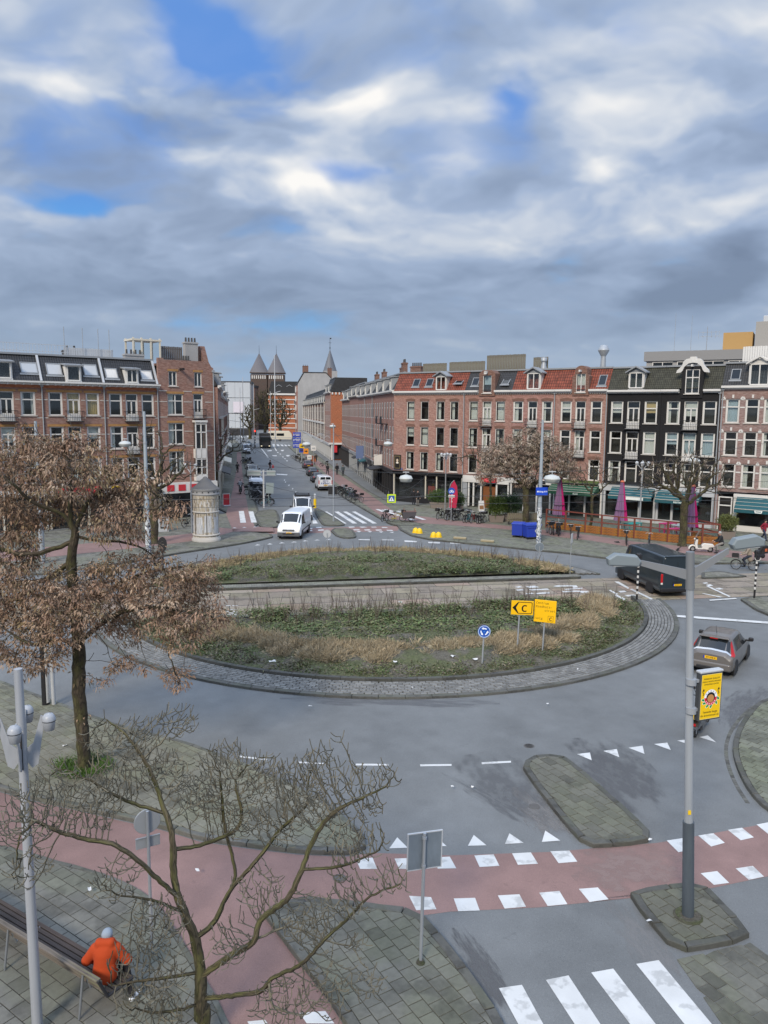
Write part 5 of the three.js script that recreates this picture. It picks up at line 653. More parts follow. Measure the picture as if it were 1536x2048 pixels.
const SA = [1.2, -91.6], SB = [-8.8, -159], sAt = (t) => [mixn(SA[0], SB[0], t), mixn(SA[1], SB[1], t)];
{
const [h1, W1] = strip('brick_house', 'brown brick house round the corner from the cafe with arched upper windows', sAt(0.27), sAt(0.004), { cat: 'house', rows: R3, n: 8, m: B.rosy2, top: 12.9, roof: B.slate, dorm: 3, shop: M.black });
for (const [u, y] of [[8, 9], [8, 6.1], [12, 9]]) part('balcony', [bx(1.6, 0.08, 0.8, u, y, 0.4), bx(1.6, 0.9, 0.04, u, y + 0.5, 0.8)], M.black, h1); chimney(h1, 6, 15, -3, 1.6, 1.4, B.brown2, 4); chimney(h1, 13, 15, -2, 1.2, 1.6, B.brown2, 4);
part('shop_awning', [bx(5, 0.12, 1.6, 7, 3.1, 0.9, 0.15)], M.black, h1); part('shop_sign', [bx(0.1, 1.4, 1.1, 9.2, 4.3, 0.7)], M.white, h1);
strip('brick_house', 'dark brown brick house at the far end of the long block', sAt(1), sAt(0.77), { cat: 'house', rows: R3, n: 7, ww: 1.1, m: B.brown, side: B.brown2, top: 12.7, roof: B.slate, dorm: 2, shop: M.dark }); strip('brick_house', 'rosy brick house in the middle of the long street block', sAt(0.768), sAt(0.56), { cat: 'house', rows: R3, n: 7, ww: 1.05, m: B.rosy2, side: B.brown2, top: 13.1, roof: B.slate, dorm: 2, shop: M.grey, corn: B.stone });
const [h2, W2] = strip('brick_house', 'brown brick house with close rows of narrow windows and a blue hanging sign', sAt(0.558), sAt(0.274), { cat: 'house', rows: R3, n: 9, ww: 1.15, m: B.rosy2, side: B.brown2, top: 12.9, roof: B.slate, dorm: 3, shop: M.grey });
for (const u of [4, 12]) chimney(h2, u, 15.2, -2.5, 1.6, 1.3, B.brown2, 4); part('shop_sign', [bx(0.1, 2, 1.2, 8, 4.2, 0.7)], mat([0.12, 0.17, 0.32], 0.6), h2); part('shop_sign', [bx(6, 0.7, 0.1, 14, 3.35, 0.25)], mat([0.1, 0.11, 0.12], 0.6), h2);
[[2, M.dark], [6, B.stone], [11, B.teal], [17, M.dark]].forEach(([u, m], i) => part('shop_awning', bx(3.4, i % 2 ? 0.7 : 0.16, i % 2 ? 0.2 : 1.1, u, 3.1 + (i % 2) * 0.1, i % 2 ? 0.3 : 0.7, i % 2 ? 0 : 0.25), m, h2)); pipe(h2, 18, 12.8); pipe(h2, 9, 12.8);
}
{ // second row: orange end house and a row with white pilasters
const TA = [-11.8, -168], TB = [-29.5, -280], tAt = (t) => [mixn(TA[0], TB[0], t), mixn(TA[1], TB[1], t)];
const [e, We] = strip('brick_house', 'bright orange brick end house with white dentils at the side street', tAt(0.13), tAt(0), { cat: 'house', rows: [[10.6, 2.6], [7.1, 2.6], [3.9, 2.4]], n: 5, m: B.rosy, side: B.orange, top: 14.6, roof: B.slate, dorm: 2, rh: 3.2 });
part('end_wall', muv(bx(0.3, 14.4, 9.2, We + 0.12, 7.2, -4.75)), B.orange, e); const q = []; for (let i = 0; i < 12; i++) q.push(bx(0.3, 0.5, 0.3, We + 0.35, 14.4, -0.4 - i * 0.75)); part('dentils', q, M.white, e); part('shop_cornice', [bx(1.5, 0.35, 10, We + 0.8, 3.6, -4.5), bx(0.3, 3.4, 0.3, We + 1.2, 1.8, -0.2), bx(0.3, 3.4, 0.3, We + 1.2, 1.8, -4.5)], M.white, e); part('shop_window', bx(0.2, 2.9, 8.6, We + 0.4, 1.7, -4.6), M.dark, e); part('shop_banner', bx(0.1, 2.2, 1, We + 1.2, 2.3, -3), M.red, e); part('shop_banner', bx(0.1, 1.8, 0.9, We + 1.2, 2.6, -0.9), M.red, e);
const row = ['terrace house next to the orange end house, dark window bands between white pilasters', 'middle terrace house of the dark banded row between two white pilasters', 'farthest terrace house of the dark banded row before the grey gable'];
for (let k = 0; k < 3; k++) { const [h, W] = strip('terrace_house', row[k], tAt(0.134 + (k + 1) * 0.288), tAt(0.136 + k * 0.288), { cat: 'house', rows: [[8.4, 3.2], [4, 3.2]], n: 14, ww: 1.5, m: B.brown2, top: 12.6, roof: B.slate, dorm: 5, rh: 3.4, corn: B.stone }); for (let i = 0; i < 4; i++) part('pilaster', bx(0.35, 9.2, 0.16, 0.3 + i * (W - 0.6) / 3, 8.1, 0.12), M.white, h); part('band', bx(W, 0.5, 0.3, W / 2, 7.75, 0.1), M.white, h); }
const g = thing('grey_building', 'tall building with a blank grey side gable beneath the church spire', 'building', -26.5, 0, -290, 0.15); part('wall', muv(ext([[-6, 0], [6.6, 0], [6.6, 22.5], [4.5, 24.6], [-3.6, 24.6], [-6, 20.5]], 14).translate(0, 0, -14)), B.plaster, g); part('roof', [ext([[-6.4, 20.4], [-3.7, 25], [4.6, 25], [7, 22.4], [4.5, 24.7], [-3.6, 24.7]], 14.2).translate(0, 0, -14.1)], B.slate, g); part('front_wall', bx(0.6, 20, 12, -6.2, 10, -7), B.rosy2, g); for (let y = 5; y < 20; y += 3.4) for (let i = 0; i < 4; i++) part('window', bx(0.3, 2, 1.3, -6.5, y, -2 - i * 2.8), M.white, g); chimney(g, -3, 24.8, -3, 2.2, 2.6, B.brown2, 3); chimney(g, 6, 23, -2, 1.6, 3.6, B.brown2, 2);
}
{ // left side of the street, seen edge-on
const P = [-16.6, -76.5 - 0], at = (d) => [-16.75 + SD[0] * d, -76.5 + SD[1] * d], lab = ['narrow street house with white bay windows just past the corner house', 'tall street house with hoist beams on the left side of the street', 'dark brick street house halfway along the left side', 'pale street house near the far crossing on the left', 'farthest street house on the left before the wrapped building'];
[[13.6, 34], [34.2, 56], [56.2, 82], [82.2, 118], [118.2, 160]].forEach(([a, b], k) => { const [h, W] = strip('street_house', lab[k], at(a), at(b), { cat: 'house', rows: R3, n: Math.round((b - a) / 2.4), m: [B.brown, B.mauve, B.brown2, B.rosy2, B.brown][k], top: [13.2, 12.4, 13.6, 12.6, 13.4][k], roof: B.slate, dorm: 2, shop: M.cream }); for (let i = 0; i < 2; i++) { const bay = part('bay', bx(1.5, 5, 0.3, W * (0.25 + i * 0.45), 7.2, 0.1), [B.brown2, M.cream, B.brown][(k + i) % 3], h); part('bay_trim', [4.8, 7.2, 9.6].map((y) => bx(1.7, 0.18, 0.5, W * (0.25 + i * 0.45), y, 0.12)), M.white, bay); } part('awning', bx(W * 0.5, 0.15, 1.2, W * 0.4, 3, 0.7, 0.3), k % 2 ? M.cream : M.black, h); });
}
{ // far end of the street
const w = thing('wrapped_building', 'building wrapped in white scaffold sheeting at the end of the street', 'building', -63.65,5.29,-330, 0.1); w.position.y = 0;
const sheetM = mat([0.62, 0.66, 0.70], 0.9, { map: rep(tGrime, 0.1) }); part('wall', [bx(13.4, 22, 14, 0, 11, -7)], B.plaster, w); const r = rng(12); for (let j = 0; j < 3; j++) for (let i = 0; i < 4; i++) part('scaffold_sheet', bx(3.1, j ? 6.3 : 6, 0.12, -4.75 + i * 3.17, 6.2 + j * 6.5, 0.25 + 0.1 * r(), 0, (r() - 0.5) * 0.04), sheetM, w); part('hoarding', [bx(13.2, 2.6, 0.3, 0, 1.5, 0.3)], M.dark, w); part('banner', bx(4.4, 4.6, 0.08, 1.4, 12, 0.62), mat([0.66, 0.62, 0.68], 0.8), w); part('parapet', bx(14, 1, 14.4, 0, 22.4, -7), B.bitumen, w);
const bb = thing('banded_house', 'orange brick corner building with white bands behind the bare trees', 'building', -41.06,4.01,-330, 0); bb.position.y = 0;
part('wall', muv(bx(17, 17.5, 12, 0, 8.75, -6)), B.orange, bb); for (let i = 0; i < 8; i++) part('stone_band', bx(17.2, 0.35, 0.2, 0, 3.4 + i * 2, 0.08), M.white, bb); part('cornice', bx(17.6, 0.7, 0.9, 0, 17.6, 0.2), M.white, bb); part('roof', muv(ext([[-8.6, 17.8], [8.6, 17.8], [7.2, 23], [-7.2, 23]], 11).translate(0, 0, -11.2)), B.slate, bb);
for (const x of [-6, -2, 3.2, 4.6, 7]) for (const y of [12, 7.4]) { const q = part('window', winGeo('cross', 1.6, 3).frame, M.white, bb); q.position.set(x, y, 0.12); part('pane', winGeo('cross', 1.6, 3).pane, M.autoGlass, q); } part('door', bx(1.8, 4.4, 0.2, 3.8, 2.2, 0.1), M.white, bb); for (const x of [-4, 0.5, 4]) dormer(bb, x, 18.2, 1.8, 2.6, 1.6, M.pale, M.white, 'pair', 'gable', -0.3);
const ch = thing('church', 'dark brick church with twin pyramid roofed towers at the end of the street', 'church', -66.53,3.72,-440, 0.06); ch.position.y = 0; const tb = mat([0.13, 0.10, 0.09], 0.95, { map: rep(tBrick, 0.3) }), lead = mat([0.17, 0.16, 0.165], 0.7, { map: rep(tGrime, 0.08, 0.3) });
for (const s of [-1, 1]) { const x = s * 4.85, t = part('tower', muv(bx(9.2, 31, 9.2, x, 15.5, -4.6)), tb, ch); part('tower_roof', new THREE.ConeGeometry(7.1, 11.2, 4).rotateY(Math.PI / 4).translate(x, 37.6, -4.6), lead, t); part('eaves', bx(9.9, 0.5, 9.9, x, 31.8, -4.6), tb, t); for (let i = 0; i < 7; i++) part('belfry_opening', bx(0.55, 1.9, 0.3, x - 3.6 + i * 1.2, 29.4, 0.1), M.white, t); part('finial', cy(0.12, 0.05, 4.4, x, 43, -4.6, 6), M.black, t); part('louvre', [bx(0.9, 1, 0.5, x - 2, 34, -1.2), bx(0.9, 1, 0.5, x + 2, 34, -1.2)], M.black, t); }
part('nave', muv(bx(12, 26, 40, 0, 13, -26)), tb, ch);
const sp2 = thing('church_spire', 'slender grey slate church spire with a weathercock rising over the roofs', 'spire', -29.72,6.47,-420, 0.2); sp2.position.y = 0; part('tower', muv(bx(7, 32, 7, 0, 16, 0)), B.plaster, sp2); part('roof', new THREE.CylinderGeometry(0.25, 3.7, 11, 8).translate(0, 37.5, 0), mat([0.14, 0.15, 0.17], 0.6), sp2); part('weathercock', [cy(0.14, 0.08, 6.6, 0, 43, 0, 6), bx(1.5, 0.16, 0.1, 0, 47, 0), sp(0.35, 0, 44.3, 0), bx(0.9, 0.6, 0.1, 0.3, 49.3, 0)], M.black, sp2);
const tn = [['brown brick terrace closing the view behind the wrapped building', 455, -420, 30, 23, B.brown2], ['slate roofed block behind the banded corner building', 610, -400, 26, 24, B.plaster], ['low pale block on the far horizon left of the towers', 470, -620, 60, 30, B.plaster]];
for (const [l, px, z, w2, h2, m] of tn) { const t = thing('distant_building', l, 'building', (px - 768) / 1538 * -z, 0, z); part('wall', muv(bx(w2, h2, 12, 0, h2 / 2, -6)), m, t); part('roof', muv(bx(w2 + 0.6, 1.2, 12.6, 0, h2 + 0.6, -6)), B.slate, t); for (let i = 0; i < 8; i++) for (let y = 6; y < h2 - 3; y += 4) part('window', bx(1.4, 2.2, 0.2, -w2 / 2 + (i + 0.5) * w2 / 8, y, 0.06), M.white, t); }
}
// ------------------------------------------------------------ vehicles
const HP = [0, 0.08, 0.3, 0.5, 0.8, 0.92, 1];
function shellAt(st, x, s) {                        // body surface: x along the car, s from -1 (right sill) over 0 (roof middle) to 1 (left sill)
let i = 1; while (i < st.length - 1 && st[i][0] < x) i++; const a = st[i - 1], b = st[i], t = clamp((x - a[0]) / (b[0] - a[0] || 1)), [, yb, yl, yt, wb, wl, wt] = a.map((v, k) => mixn(v, b[k], t));
const h = 1 - Math.abs(s), P = [[wb * 0.86, yb], [wb, yb + 0.1], [Math.max(wb, wl) + 0.012, mixn(yb, yl, 0.55)], [wl, yl], [wt, yt - 0.11], [wt * 0.8, yt - 0.025], [0, yt]];
let k = 1; while (k < 6 && HP[k] < h) k++; const u = (h - HP[k - 1]) / (HP[k] - HP[k - 1]); return [mixn(P[k - 1][0], P[k][0], u) * (s < 0 ? -1 : 1), mixn(P[k - 1][1], P[k][1], u)];
}
function grid(f, n, m) { const p = [], uv = [], id = []; for (let j = 0; j <= m; j++) for (let i = 0; i <= n; i++) { p.push(...f(i / n, j / m)); uv.push(i / n, j / m); } for (let j = 0; j < m; j++) for (let i = 0; i < n; i++) { const a = j * (n + 1) + i, b = a + 1, c = a + n + 1, d = c + 1; id.push(a, c, b, b, c, d); } const g = new THREE.BufferGeometry(); g.setAttribute('position', new THREE.Float32BufferAttribute(p, 3)); g.setAttribute('uv', new THREE.Float32BufferAttribute(uv, 2)); g.setIndex(id); g.computeVertexNormals(); return g; }
function shell(st) {
const xs = []; for (let i = 1; i < st.length; i++) { const n = Math.max(1, Math.ceil((st[i][0] - st[i - 1][0]) / 0.25)); for (let k = 0; k < n; k++) xs.push(mixn(st[i - 1][0], st[i][0], k / n)); } xs.push(st[st.length - 1][0]);
const ss = []; for (let k = 0; k < HP.length - 1; k++) { const n = k === 3 || k === 5 ? 3 : 2; for (let q = 0; q < n; q++) ss.push(-(1 - mixn(HP[k], HP[k + 1], q / n))); } const all = [...ss, 0, ...ss.map((v) => -v).reverse()], m = all.length - 1, n = xs.length - 1;
const pt = (x, s) => { const [z, y] = shellAt(st, x, s); return [x, y, z]; };
const body = grid((a, b) => pt(xs[Math.round(a * n)], all[Math.round(b * m)]), n, m);
const cap = (x) => { const c = all.map((s) => pt(x, s)), p = []; const my = (c[0][1] + c[m >> 1][1]) / 2; for (let i = 0; i <= m; i++) p.push(x, my, 0, ...c[i], ...c[(i + 1) % (m + 1)]); const g = new THREE.BufferGeometry(); g.setAttribute('position', new THREE.Float32BufferAttribute(p, 3)); g.computeVertexNormals(); return g; };
const under = grid((a, b) => { const x = xs[Math.round(a * n)], [z, y] = shellAt(st, x, -1); return [x, y, mixn(z, -z, b)]; }, n, 1);
return join([body, cap(xs[0]), cap(xs[n]), under]);
}
function patch(st, q, e = 0.008, n = 8, m = 6) {    // piece of the surface between four corners [x, s], lifted by e
const P = (x, s) => { const [z, y] = shellAt(st, x, s); return Vv(x, y, z); };
return grid((u, v) => { const x = mixn(mixn(q[0][0], q[1][0], u), mixn(q[3][0], q[2][0], u), v), s = mixn(mixn(q[0][1], q[1][1], u), mixn(q[3][1], q[2][1], u), v), p = P(x, s), a = P(x + 0.02, s).sub(P(x - 0.02, s)), b = P(x, s + 0.01).sub(P(x, s - 0.01)), nn = a.cross(b).normalize(); if (nn.dot(Vv(0, p.y - 0.8, p.z)) < 0) nn.negate(); return p.addScaledVector(nn, e).toArray(); }, n, m);
}
const mirror = (q) => q.map(([x, s]) => [x, -s]);
const tyreG = (r, w) => new THREE.TorusGeometry(r - w * 0.45, w * 0.48, 10, 24).scale(1, 1, 1.1);
function wheel(car, x, z, r, w = 0.2, rim = M.alloy) {
const t = part('wheel', tyreG(r, w), M.tyre, car); t.position.set(x, r, z); const s = Math.sign(z), sp5 = [new THREE.CylinderGeometry(r * 0.64, r * 0.64, 0.05, 20).rotateX(Math.PI / 2)];
part('hub', sp5, M.dark, t); const k = []; for (let i = 0; i < 6; i++) k.push(bx(r * 0.15, r * 0.6, 0.03, 0, r * 0.32, s * 0.05, 0, 0, 0).rotateZ(i * Math.PI / 3)); k.push(new THREE.TorusGeometry(r * 0.62, 0.022, 6, 24).translate(0, 0, s * 0.04), new THREE.CylinderGeometry(r * 0.16, r * 0.16, 0.05, 12).rotateX(Math.PI / 2).translate(0, 0, s * 0.05)); part('rim', k, rim, t);
}
const arch = (car, x, z, r, m = M.black) => part('wheel_arch', new THREE.CylinderGeometry(r, r, 0.05, 24, 1, false, -Math.PI / 2 - 0.2, Math.PI + 0.4).rotateX(Math.PI / 2).rotateZ(Math.PI / 2 * 0).translate(x, 0, z), m, car);
function archDisc(car, x, y, z, r) { const g = ext(Array.from({ length: 17 }, (_, i) => [x + Math.cos(Math.PI * (i / 16)) * r, y + Math.sin(Math.PI * (i / 16)) * r]).concat([[x - r, y - 0.18], [x + r, y - 0.18]]), 0.03).translate(0, 0, z - 0.015); return part('wheel_arch', g, M.black, car); }
const plateM = (t) => canvasMat(128, 28, (c, w, h) => { c.fillStyle = '#e8b400'; c.fillRect(0, 0, w, h); c.fillStyle = '#2038a0'; c.fillRect(0, 0, 12, h); c.fillStyle = '#111'; c.font = 'bold 22px sans-serif'; c.textAlign = 'center'; c.textBaseline = 'middle'; c.fillText(t, w / 2 + 6, h / 2 + 1); }, 0.5);
const plates = [plateM('VT-318-X'), plateM('74-BRK-2'), plateM('SX-251-N')];
const lampRed = mat([0.45, 0.012, 0.015], 0.15), lampOrange = mat([0.7, 0.2, 0.02], 0.2), lampClear = mat([0.62, 0.62, 0.58], 0.12), lampOn = new THREE.MeshStandardMaterial({ color: C(0.9, 0.82, 0.6), roughness: 0.2, emissive: C(1, 0.85, 0.55), emissiveIntensity: 0.35 });
const box2 = (car, n, m, ...a) => part(n, rbx(...a), m, car);
function car(name, label, cat, spec, x, z, ry, group) {
const c = thing(name, label, cat, x, spec.y || 0, z, ry, group), st = spec.st; part('body', shell(st), spec.paint, c);
const L = st[st.length - 1][0], W = Math.max(...st.map((q) => q[4]));
for (const wx of spec.wheels) for (const s of [-1, 1]) { const [wz] = shellAt(st, wx, s * 0.85); archDisc(c, wx, spec.wr * 0.92, wz + s * 0.012, spec.wr + 0.07); wheel(c, wx, wz - s * 0.085, spec.wr, 0.2, spec.rim || M.alloy); }
for (const q of spec.glass || []) { part('window', patch(st, q), M.autoGlass, c); if (!q.one) part('window', patch(st, mirror(q)), M.autoGlass, c); }
if (spec.wind) part('windscreen', patch(st, spec.wind), M.autoGlass, c); if (spec.back) part('rear_window', patch(st, spec.back), M.autoGlass, c);
for (const q of spec.strip || []) for (const k of [q, mirror(q)]) part('side_moulding', patch(st, k, 0.016), M.dark, c);
for (const q of spec.seam || []) for (const k of [q, mirror(q)]) part('door_seam', patch(st, k, 0.004, 2, 6), M.black, c);
if (spec.mirrorAt) for (const s of [-1, 1]) { const [mx, my] = spec.mirrorAt, [mz] = shellAt(st, mx, s * 0.5); part('wing_mirror', [rbx(0.12, 0.17, 0.2, 0.05, mx, my, mz + s * 0.17), bx(0.06, 0.06, 0.2, mx, my - 0.06, mz + s * 0.06)], spec.mirrorM || M.black, c); }
return c;
}
const pl = (c, t, x, y, ry) => part('number_plate', [panel(0.52, 0.115, 0, 0, 0).rotateY(ry).translate(x, y, 0)], plates[t], c);
// panel vans
const vanSt = (L, W, Hh, nose) => { const w = W / 2; return [[0, 0.42, 1.15, Hh - 0.12, w * 0.92, w * 0.95, w * 0.82], [0.06, 0.32, 1.2, Hh - 0.02, w * 0.98, w, w * 0.88], [L - nose - 0.75, 0.3, 1.2, Hh, w, w, w * 0.88], [L - nose - 0.35, 0.3, 1.2, Hh - 0.07, w, w, w * 0.86], [L - nose + 0.38, 0.3, 1.18, 1.36, w, w * 0.97, w * 0.8], [L - nose + 0.75, 0.28, 1.02, 1.18, w, w * 0.96, w * 0.78], [L - 0.14, 0.26, 0.92, 1.02, w * 0.97, w * 0.94, w * 0.76], [L - 0.04, 0.28, 0.78, 0.92, w * 0.92, w * 0.88, w * 0.72], [L, 0.36, 0.68, 0.82, w * 0.84, w * 0.8, w * 0.66]]; };
function vanFront(c, L, W, o = {}) {
const w = W / 2; part('bumper', [rbx(0.16, 0.36, W * 0.94, 0.07, L - 0.06, 0.46, 0)], o.bumper || M.dark, c);
part('grille', [rbx(0.06, 0.16, W * 0.5, 0.03, L - 0.01, 0.78, 0), rbx(0.05, 0.1, W * 0.5, 0.03, L + 0.02, 0.5, 0)], M.black, c); part('grille_bar', [bx(0.03, 0.03, W * 0.48, L + 0.025, 0.8, 0)], M.alloy, c); part('bonnet_badge', bx(0.03, 0.07, 0.2, L + 0.03, 0.84, 0), M.alloy, c);
for (const s of [-1, 1]) part('headlight', rbx(0.22, 0.2, 0.32, 0.07, L - 0.1, 0.82, s * (w * 0.74)), o.lamp || lampOn, c);
part('wiper', [rod([L - (o.nose || 1) + 0.36, 1.4, 0.1], [L - (o.nose || 1) + 0.1, 1.62, 0.75], 0.015), rod([L - (o.nose || 1) + 0.36, 1.4, -0.5], [L - (o.nose || 1) + 0.1, 1.62, 0.1], 0.015)], M.black, c);
}
function vanRear(c, W, Hh, o = {}) {
const w = W / 2; part('rear_bumper', rbx(0.16, 0.24, W * 0.96, 0.06, 0.02, 0.48, 0), M.black, c); part('rear_door_gap', [bx(0.02, Hh - 1, 0.02, 0, Hh * 0.55, 0)], M.black, c);
for (const s of [-1, 1]) { part('tail_light', rbx(0.1, 0.62, 0.13, 0.04, 0.03, 1.12, s * (w - 0.09)), lampRed, c); part('indicator', rbx(0.11, 0.14, 0.13, 0.04, 0.025, 0.86, s * (w - 0.09)), lampClear, c); }
if (o.win) for (const s of [-1, 1]) part('rear_window', bx(0.02, 0.55, W * 0.34, 0.02, Hh - 0.65, s * W * 0.21, 0, 0, 0), M.autoGlass, c);
part('plate_light', bx(0.04, 0.05, 0.6, -0, 0.95, 0), M.black, c); pl(c, o.plate || 0, -0.075, 0.78, -Math.PI / 2); part('door_handle', bx(0.05, 0.05, 0.18, -0.01, 1.15, -0.12), M.black, c);
}
const vanSpec = (L, W, Hh, nose, pnt, o = {}) => { const a = L - nose; return { st: vanSt(L, W, Hh, nose), paint: pnt, wheels: [1.05, L - 0.9], wr: 0.34, glass: [[[a - 0.95, 0.5], [a + 0.2, 0.5], [a - 0.22, 0.24], [a - 0.95, 0.22]]], wind: [[a - 0.3, -0.19], [a + 0.34, -0.19], [a + 0.34, 0.19], [a - 0.3, 0.19]], strip: [[[0.3, 0.78], [L - 0.5, 0.78], [L - 0.5, 0.72], [0.3, 0.72]]], seam: [[[a - 1.05, 0.85], [a - 1.03, 0.85], [a - 1.03, 0.24], [a - 1.05, 0.24]], [[a - 2.2, 0.85], [a - 2.18, 0.85], [a - 2.18, 0.2], [a - 2.2, 0.2]]], mirrorAt: [a + 0.1, 1.35], ...o }; };
const whiteP = paint(0.70, 0.72, 0.74), dkP = paint(0.012, 0.022, 0.03), whiteV = M.white;
{
const [vx, vz] = [-7.82,-62.61], hd = -1.652;
const L = 5.1; const v = car('delivery_van', 'white panel van with lit headlights entering the roundabout from the street', 'van', vanSpec(L, 1.98, 2.12, 1.1, whiteP, { rim: M.grey }), vx - Math.cos(hd) * (L - 0.2), vz + Math.sin(hd) * (L - 0.2), hd); vanFront(v, L, 1.98, { nose: 1.1, bumper: mat([0.09, 0.095, 0.1], 0.6) }); vanRear(v, 1.98, 2.1); pl(v, 1, L + 0.035, 0.58, Math.PI / 2);
const [wx, wz] = [-7.86,-73.47], h2 = hd + 0.2; const w = car('delivery_van', 'white van with a black roof rack right behind the panel van', 'van', vanSpec(4.6, 1.95, 2.2, 0.95, whiteP, { strip: [] }), wx - Math.cos(h2) * 4.4, wz + Math.sin(h2) * 4.4, h2); vanFront(w, 4.6, 1.95, { nose: 0.95, bumper: M.black, lamp: lampClear }); vanRear(w, 1.95, 2.2); part('roof_rack', [bx(2.6, 0.06, 0.06, 1.9, 2.3, 0.75), bx(2.6, 0.06, 0.06, 1.9, 2.3, -0.75), ...[0.7, 1.3, 1.9, 2.5, 3.1].map((x) => bx(0.06, 0.06, 1.5, x, 2.3, 0)), bx(1.6, 0.05, 1.2, 2, 2.35, 0)], M.black, w); part('side_window', patch(w.userData.st || vanSt(4.6, 1.95, 2.2, 0.95), [[0.5, 0.5], [2.4, 0.5], [2.4, 0.24], [0.5, 0.24]]), M.autoGlass, w);
// dark van leaving the roundabout on the right
const [dx, dz] = [16.9,-43.39], h3 = 1.725; const D = 5.9, d = car('panel_van', 'dark blue grey panel van with ribbed roof crossing the tram track', 'van', vanSpec(D, 2.04, 2.5, 1.15, dkP, { wr: 0.36, wheels: [1.25, D - 0.95], seam: [[[D - 2.2, 0.85], [D - 2.18, 0.85], [D - 2.18, 0.24], [D - 2.2, 0.24]], [[D - 3.5, 0.85], [D - 3.48, 0.85], [D - 3.48, 0.2], [D - 3.5, 0.2]]] }), dx, dz, h3);
vanFront(d, D, 2.04, { nose: 1.15, lamp: lampClear, bumper: M.black }); vanRear(d, 2.04, 2.5, { plate: 2 }); const dst = vanSt(D, 2.04, 2.5, 1.15); for (let i = -3; i <= 3; i++) part('roof_rib', patch(dst, [[0.2, i * 0.024 - 0.006], [D - 2, i * 0.024 - 0.006], [D - 2, i * 0.024 + 0.006], [0.2, i * 0.024 + 0.006]], 0.02, 20, 2), paint(0.05, 0.065, 0.075), d);
for (const s of [1, -1]) part('swage_line', patch(dst, [[0.4, s * 0.47], [D - 2.3, s * 0.44], [D - 2.3, s * 0.43], [0.4, s * 0.455]], 0.02, 16, 2), dkP, d); part('roof_edge', rbx(0.12, 0.1, 1.6, 0.04, 0.02, 2.42, 0), dkP, d);
}
{ // small hatchback
const [x, z] = [13.23,-30.07], hd = 0.957; const w = 0.85, st = [[0, 0.4, 0.72, 0.92, w * 0.84, w * 0.88, w * 0.74], [0.07, 0.28, 0.84, 1.02, w * 0.95, w * 0.98, w * 0.8], [0.18, 0.24, 0.9, 1.1, w, w, w * 0.8], [0.62, 0.24, 0.95, 1.48, w, w, w * 0.72], [1, 0.22, 0.96, 1.55, w, w, w * 0.72], [2, 0.2, 0.95, 1.55, w, w, w * 0.72], [2.45, 0.2, 0.94, 1.48, w, w, w * 0.72], [3.25, 0.2, 0.9, 1.02, w, w * 0.97, w * 0.74], [3.75, 0.22, 0.8, 0.88, w * 0.96, w * 0.92, w * 0.7], [4, 0.26, 0.62, 0.74, w * 0.88, w * 0.84, w * 0.64], [4.06, 0.34, 0.56, 0.66, w * 0.8, w * 0.76, w * 0.6]];
const pnt = paint(0.125, 0.113, 0.103); const c = car('hatchback', 'grey beige hatchback with tall red tail lights driving round the roundabout', 'car', { st, paint: pnt, wheels: [0.72, 3.25], wr: 0.31, glass: [[[0.72, 0.47], [1.72, 0.49], [1.72, 0.23], [0.98, 0.23]], [[1.82, 0.49], [3, 0.49], [2.45, 0.24], [1.82, 0.23]]], wind: [[2.5, -0.19], [3.22, -0.18], [3.22, 0.18], [2.5, 0.19]], back: [[0.6, -0.19], [0.6, 0.19], [0.2, 0.21], [0.2, -0.21]], seam: [[[1.76, 0.9], [1.775, 0.9], [1.775, 0.22], [1.76, 0.22]]], mirrorAt: [2.85, 1.02] }, x, z, hd);
for (const s of [-1, 1]) part('tail_light', [patch(st, [[0.13, s * 0.5], [0.36, s * 0.5], [0.74, s * 0.2], [0.54, s * 0.2]], 0.02), patch(st, [[0.1, s * 0.34], [0.24, s * 0.52], [0.58, s * 0.22], [0.5, s * 0.2]], 0.02)], lampRed, c);
part('rear_bumper', [rbx(0.2, 0.32, 1.6, 0.09, 0.06, 0.45, 0)], pnt, c); part('bumper_insert', rbx(0.08, 0.14, 1, 0.03, -0.04, 0.36, 0), M.black, c); part('roof_spoiler', rbx(0.3, 0.05, 1.12, 0.02, 0.62, 1.5, 0), pnt, c); part('brake_light', bx(0.03, 0.03, 0.3, 0.47, 1.47, 0), lampRed, c); pl(c, 0, -0.005, 0.78, -Math.PI / 2); part('aerial', rod([1, 1.54, 0], [0.75, 1.95, 0], 0.01, 5, 0.004), M.black, c); part('wiper', rod([0.25, 1.14, 0], [0.36, 1.2, 0.42], 0.014), M.black, c); part('chrome_strip', patch(st, [[0.13, -0.4], [0.13, 0.4], [0.2, 0.4], [0.2, -0.4]], 0.012), M.alloy, c);
}
// parked and driving cars in the street
const carSt = (L, W, Hh) => { const w = W / 2; return [[0, 0.4, 0.7, 0.88, w * 0.84, w * 0.86, w * 0.7], [0.1, 0.26, 0.84, 1, w * 0.97, w * 0.97, w * 0.78], [0.2, 0.24, 0.88, 1.05, w, w, w * 0.78], [0.75, 0.22, 0.92, Hh - 0.06, w, w, w * 0.7], [1.2, 0.2, 0.92, Hh, w, w, w * 0.7], [L * 0.5, 0.2, 0.92, Hh, w, w, w * 0.7], [L * 0.58, 0.2, 0.92, Hh - 0.07, w, w, w * 0.7], [L * 0.76, 0.2, 0.88, 0.98, w, w * 0.97, w * 0.74], [L - 0.3, 0.22, 0.78, 0.85, w * 0.96, w * 0.92, w * 0.7], [L - 0.05, 0.28, 0.6, 0.7, w * 0.86, w * 0.82, w * 0.62], [L, 0.36, 0.54, 0.62, w * 0.78, w * 0.74, w * 0.58]]; };
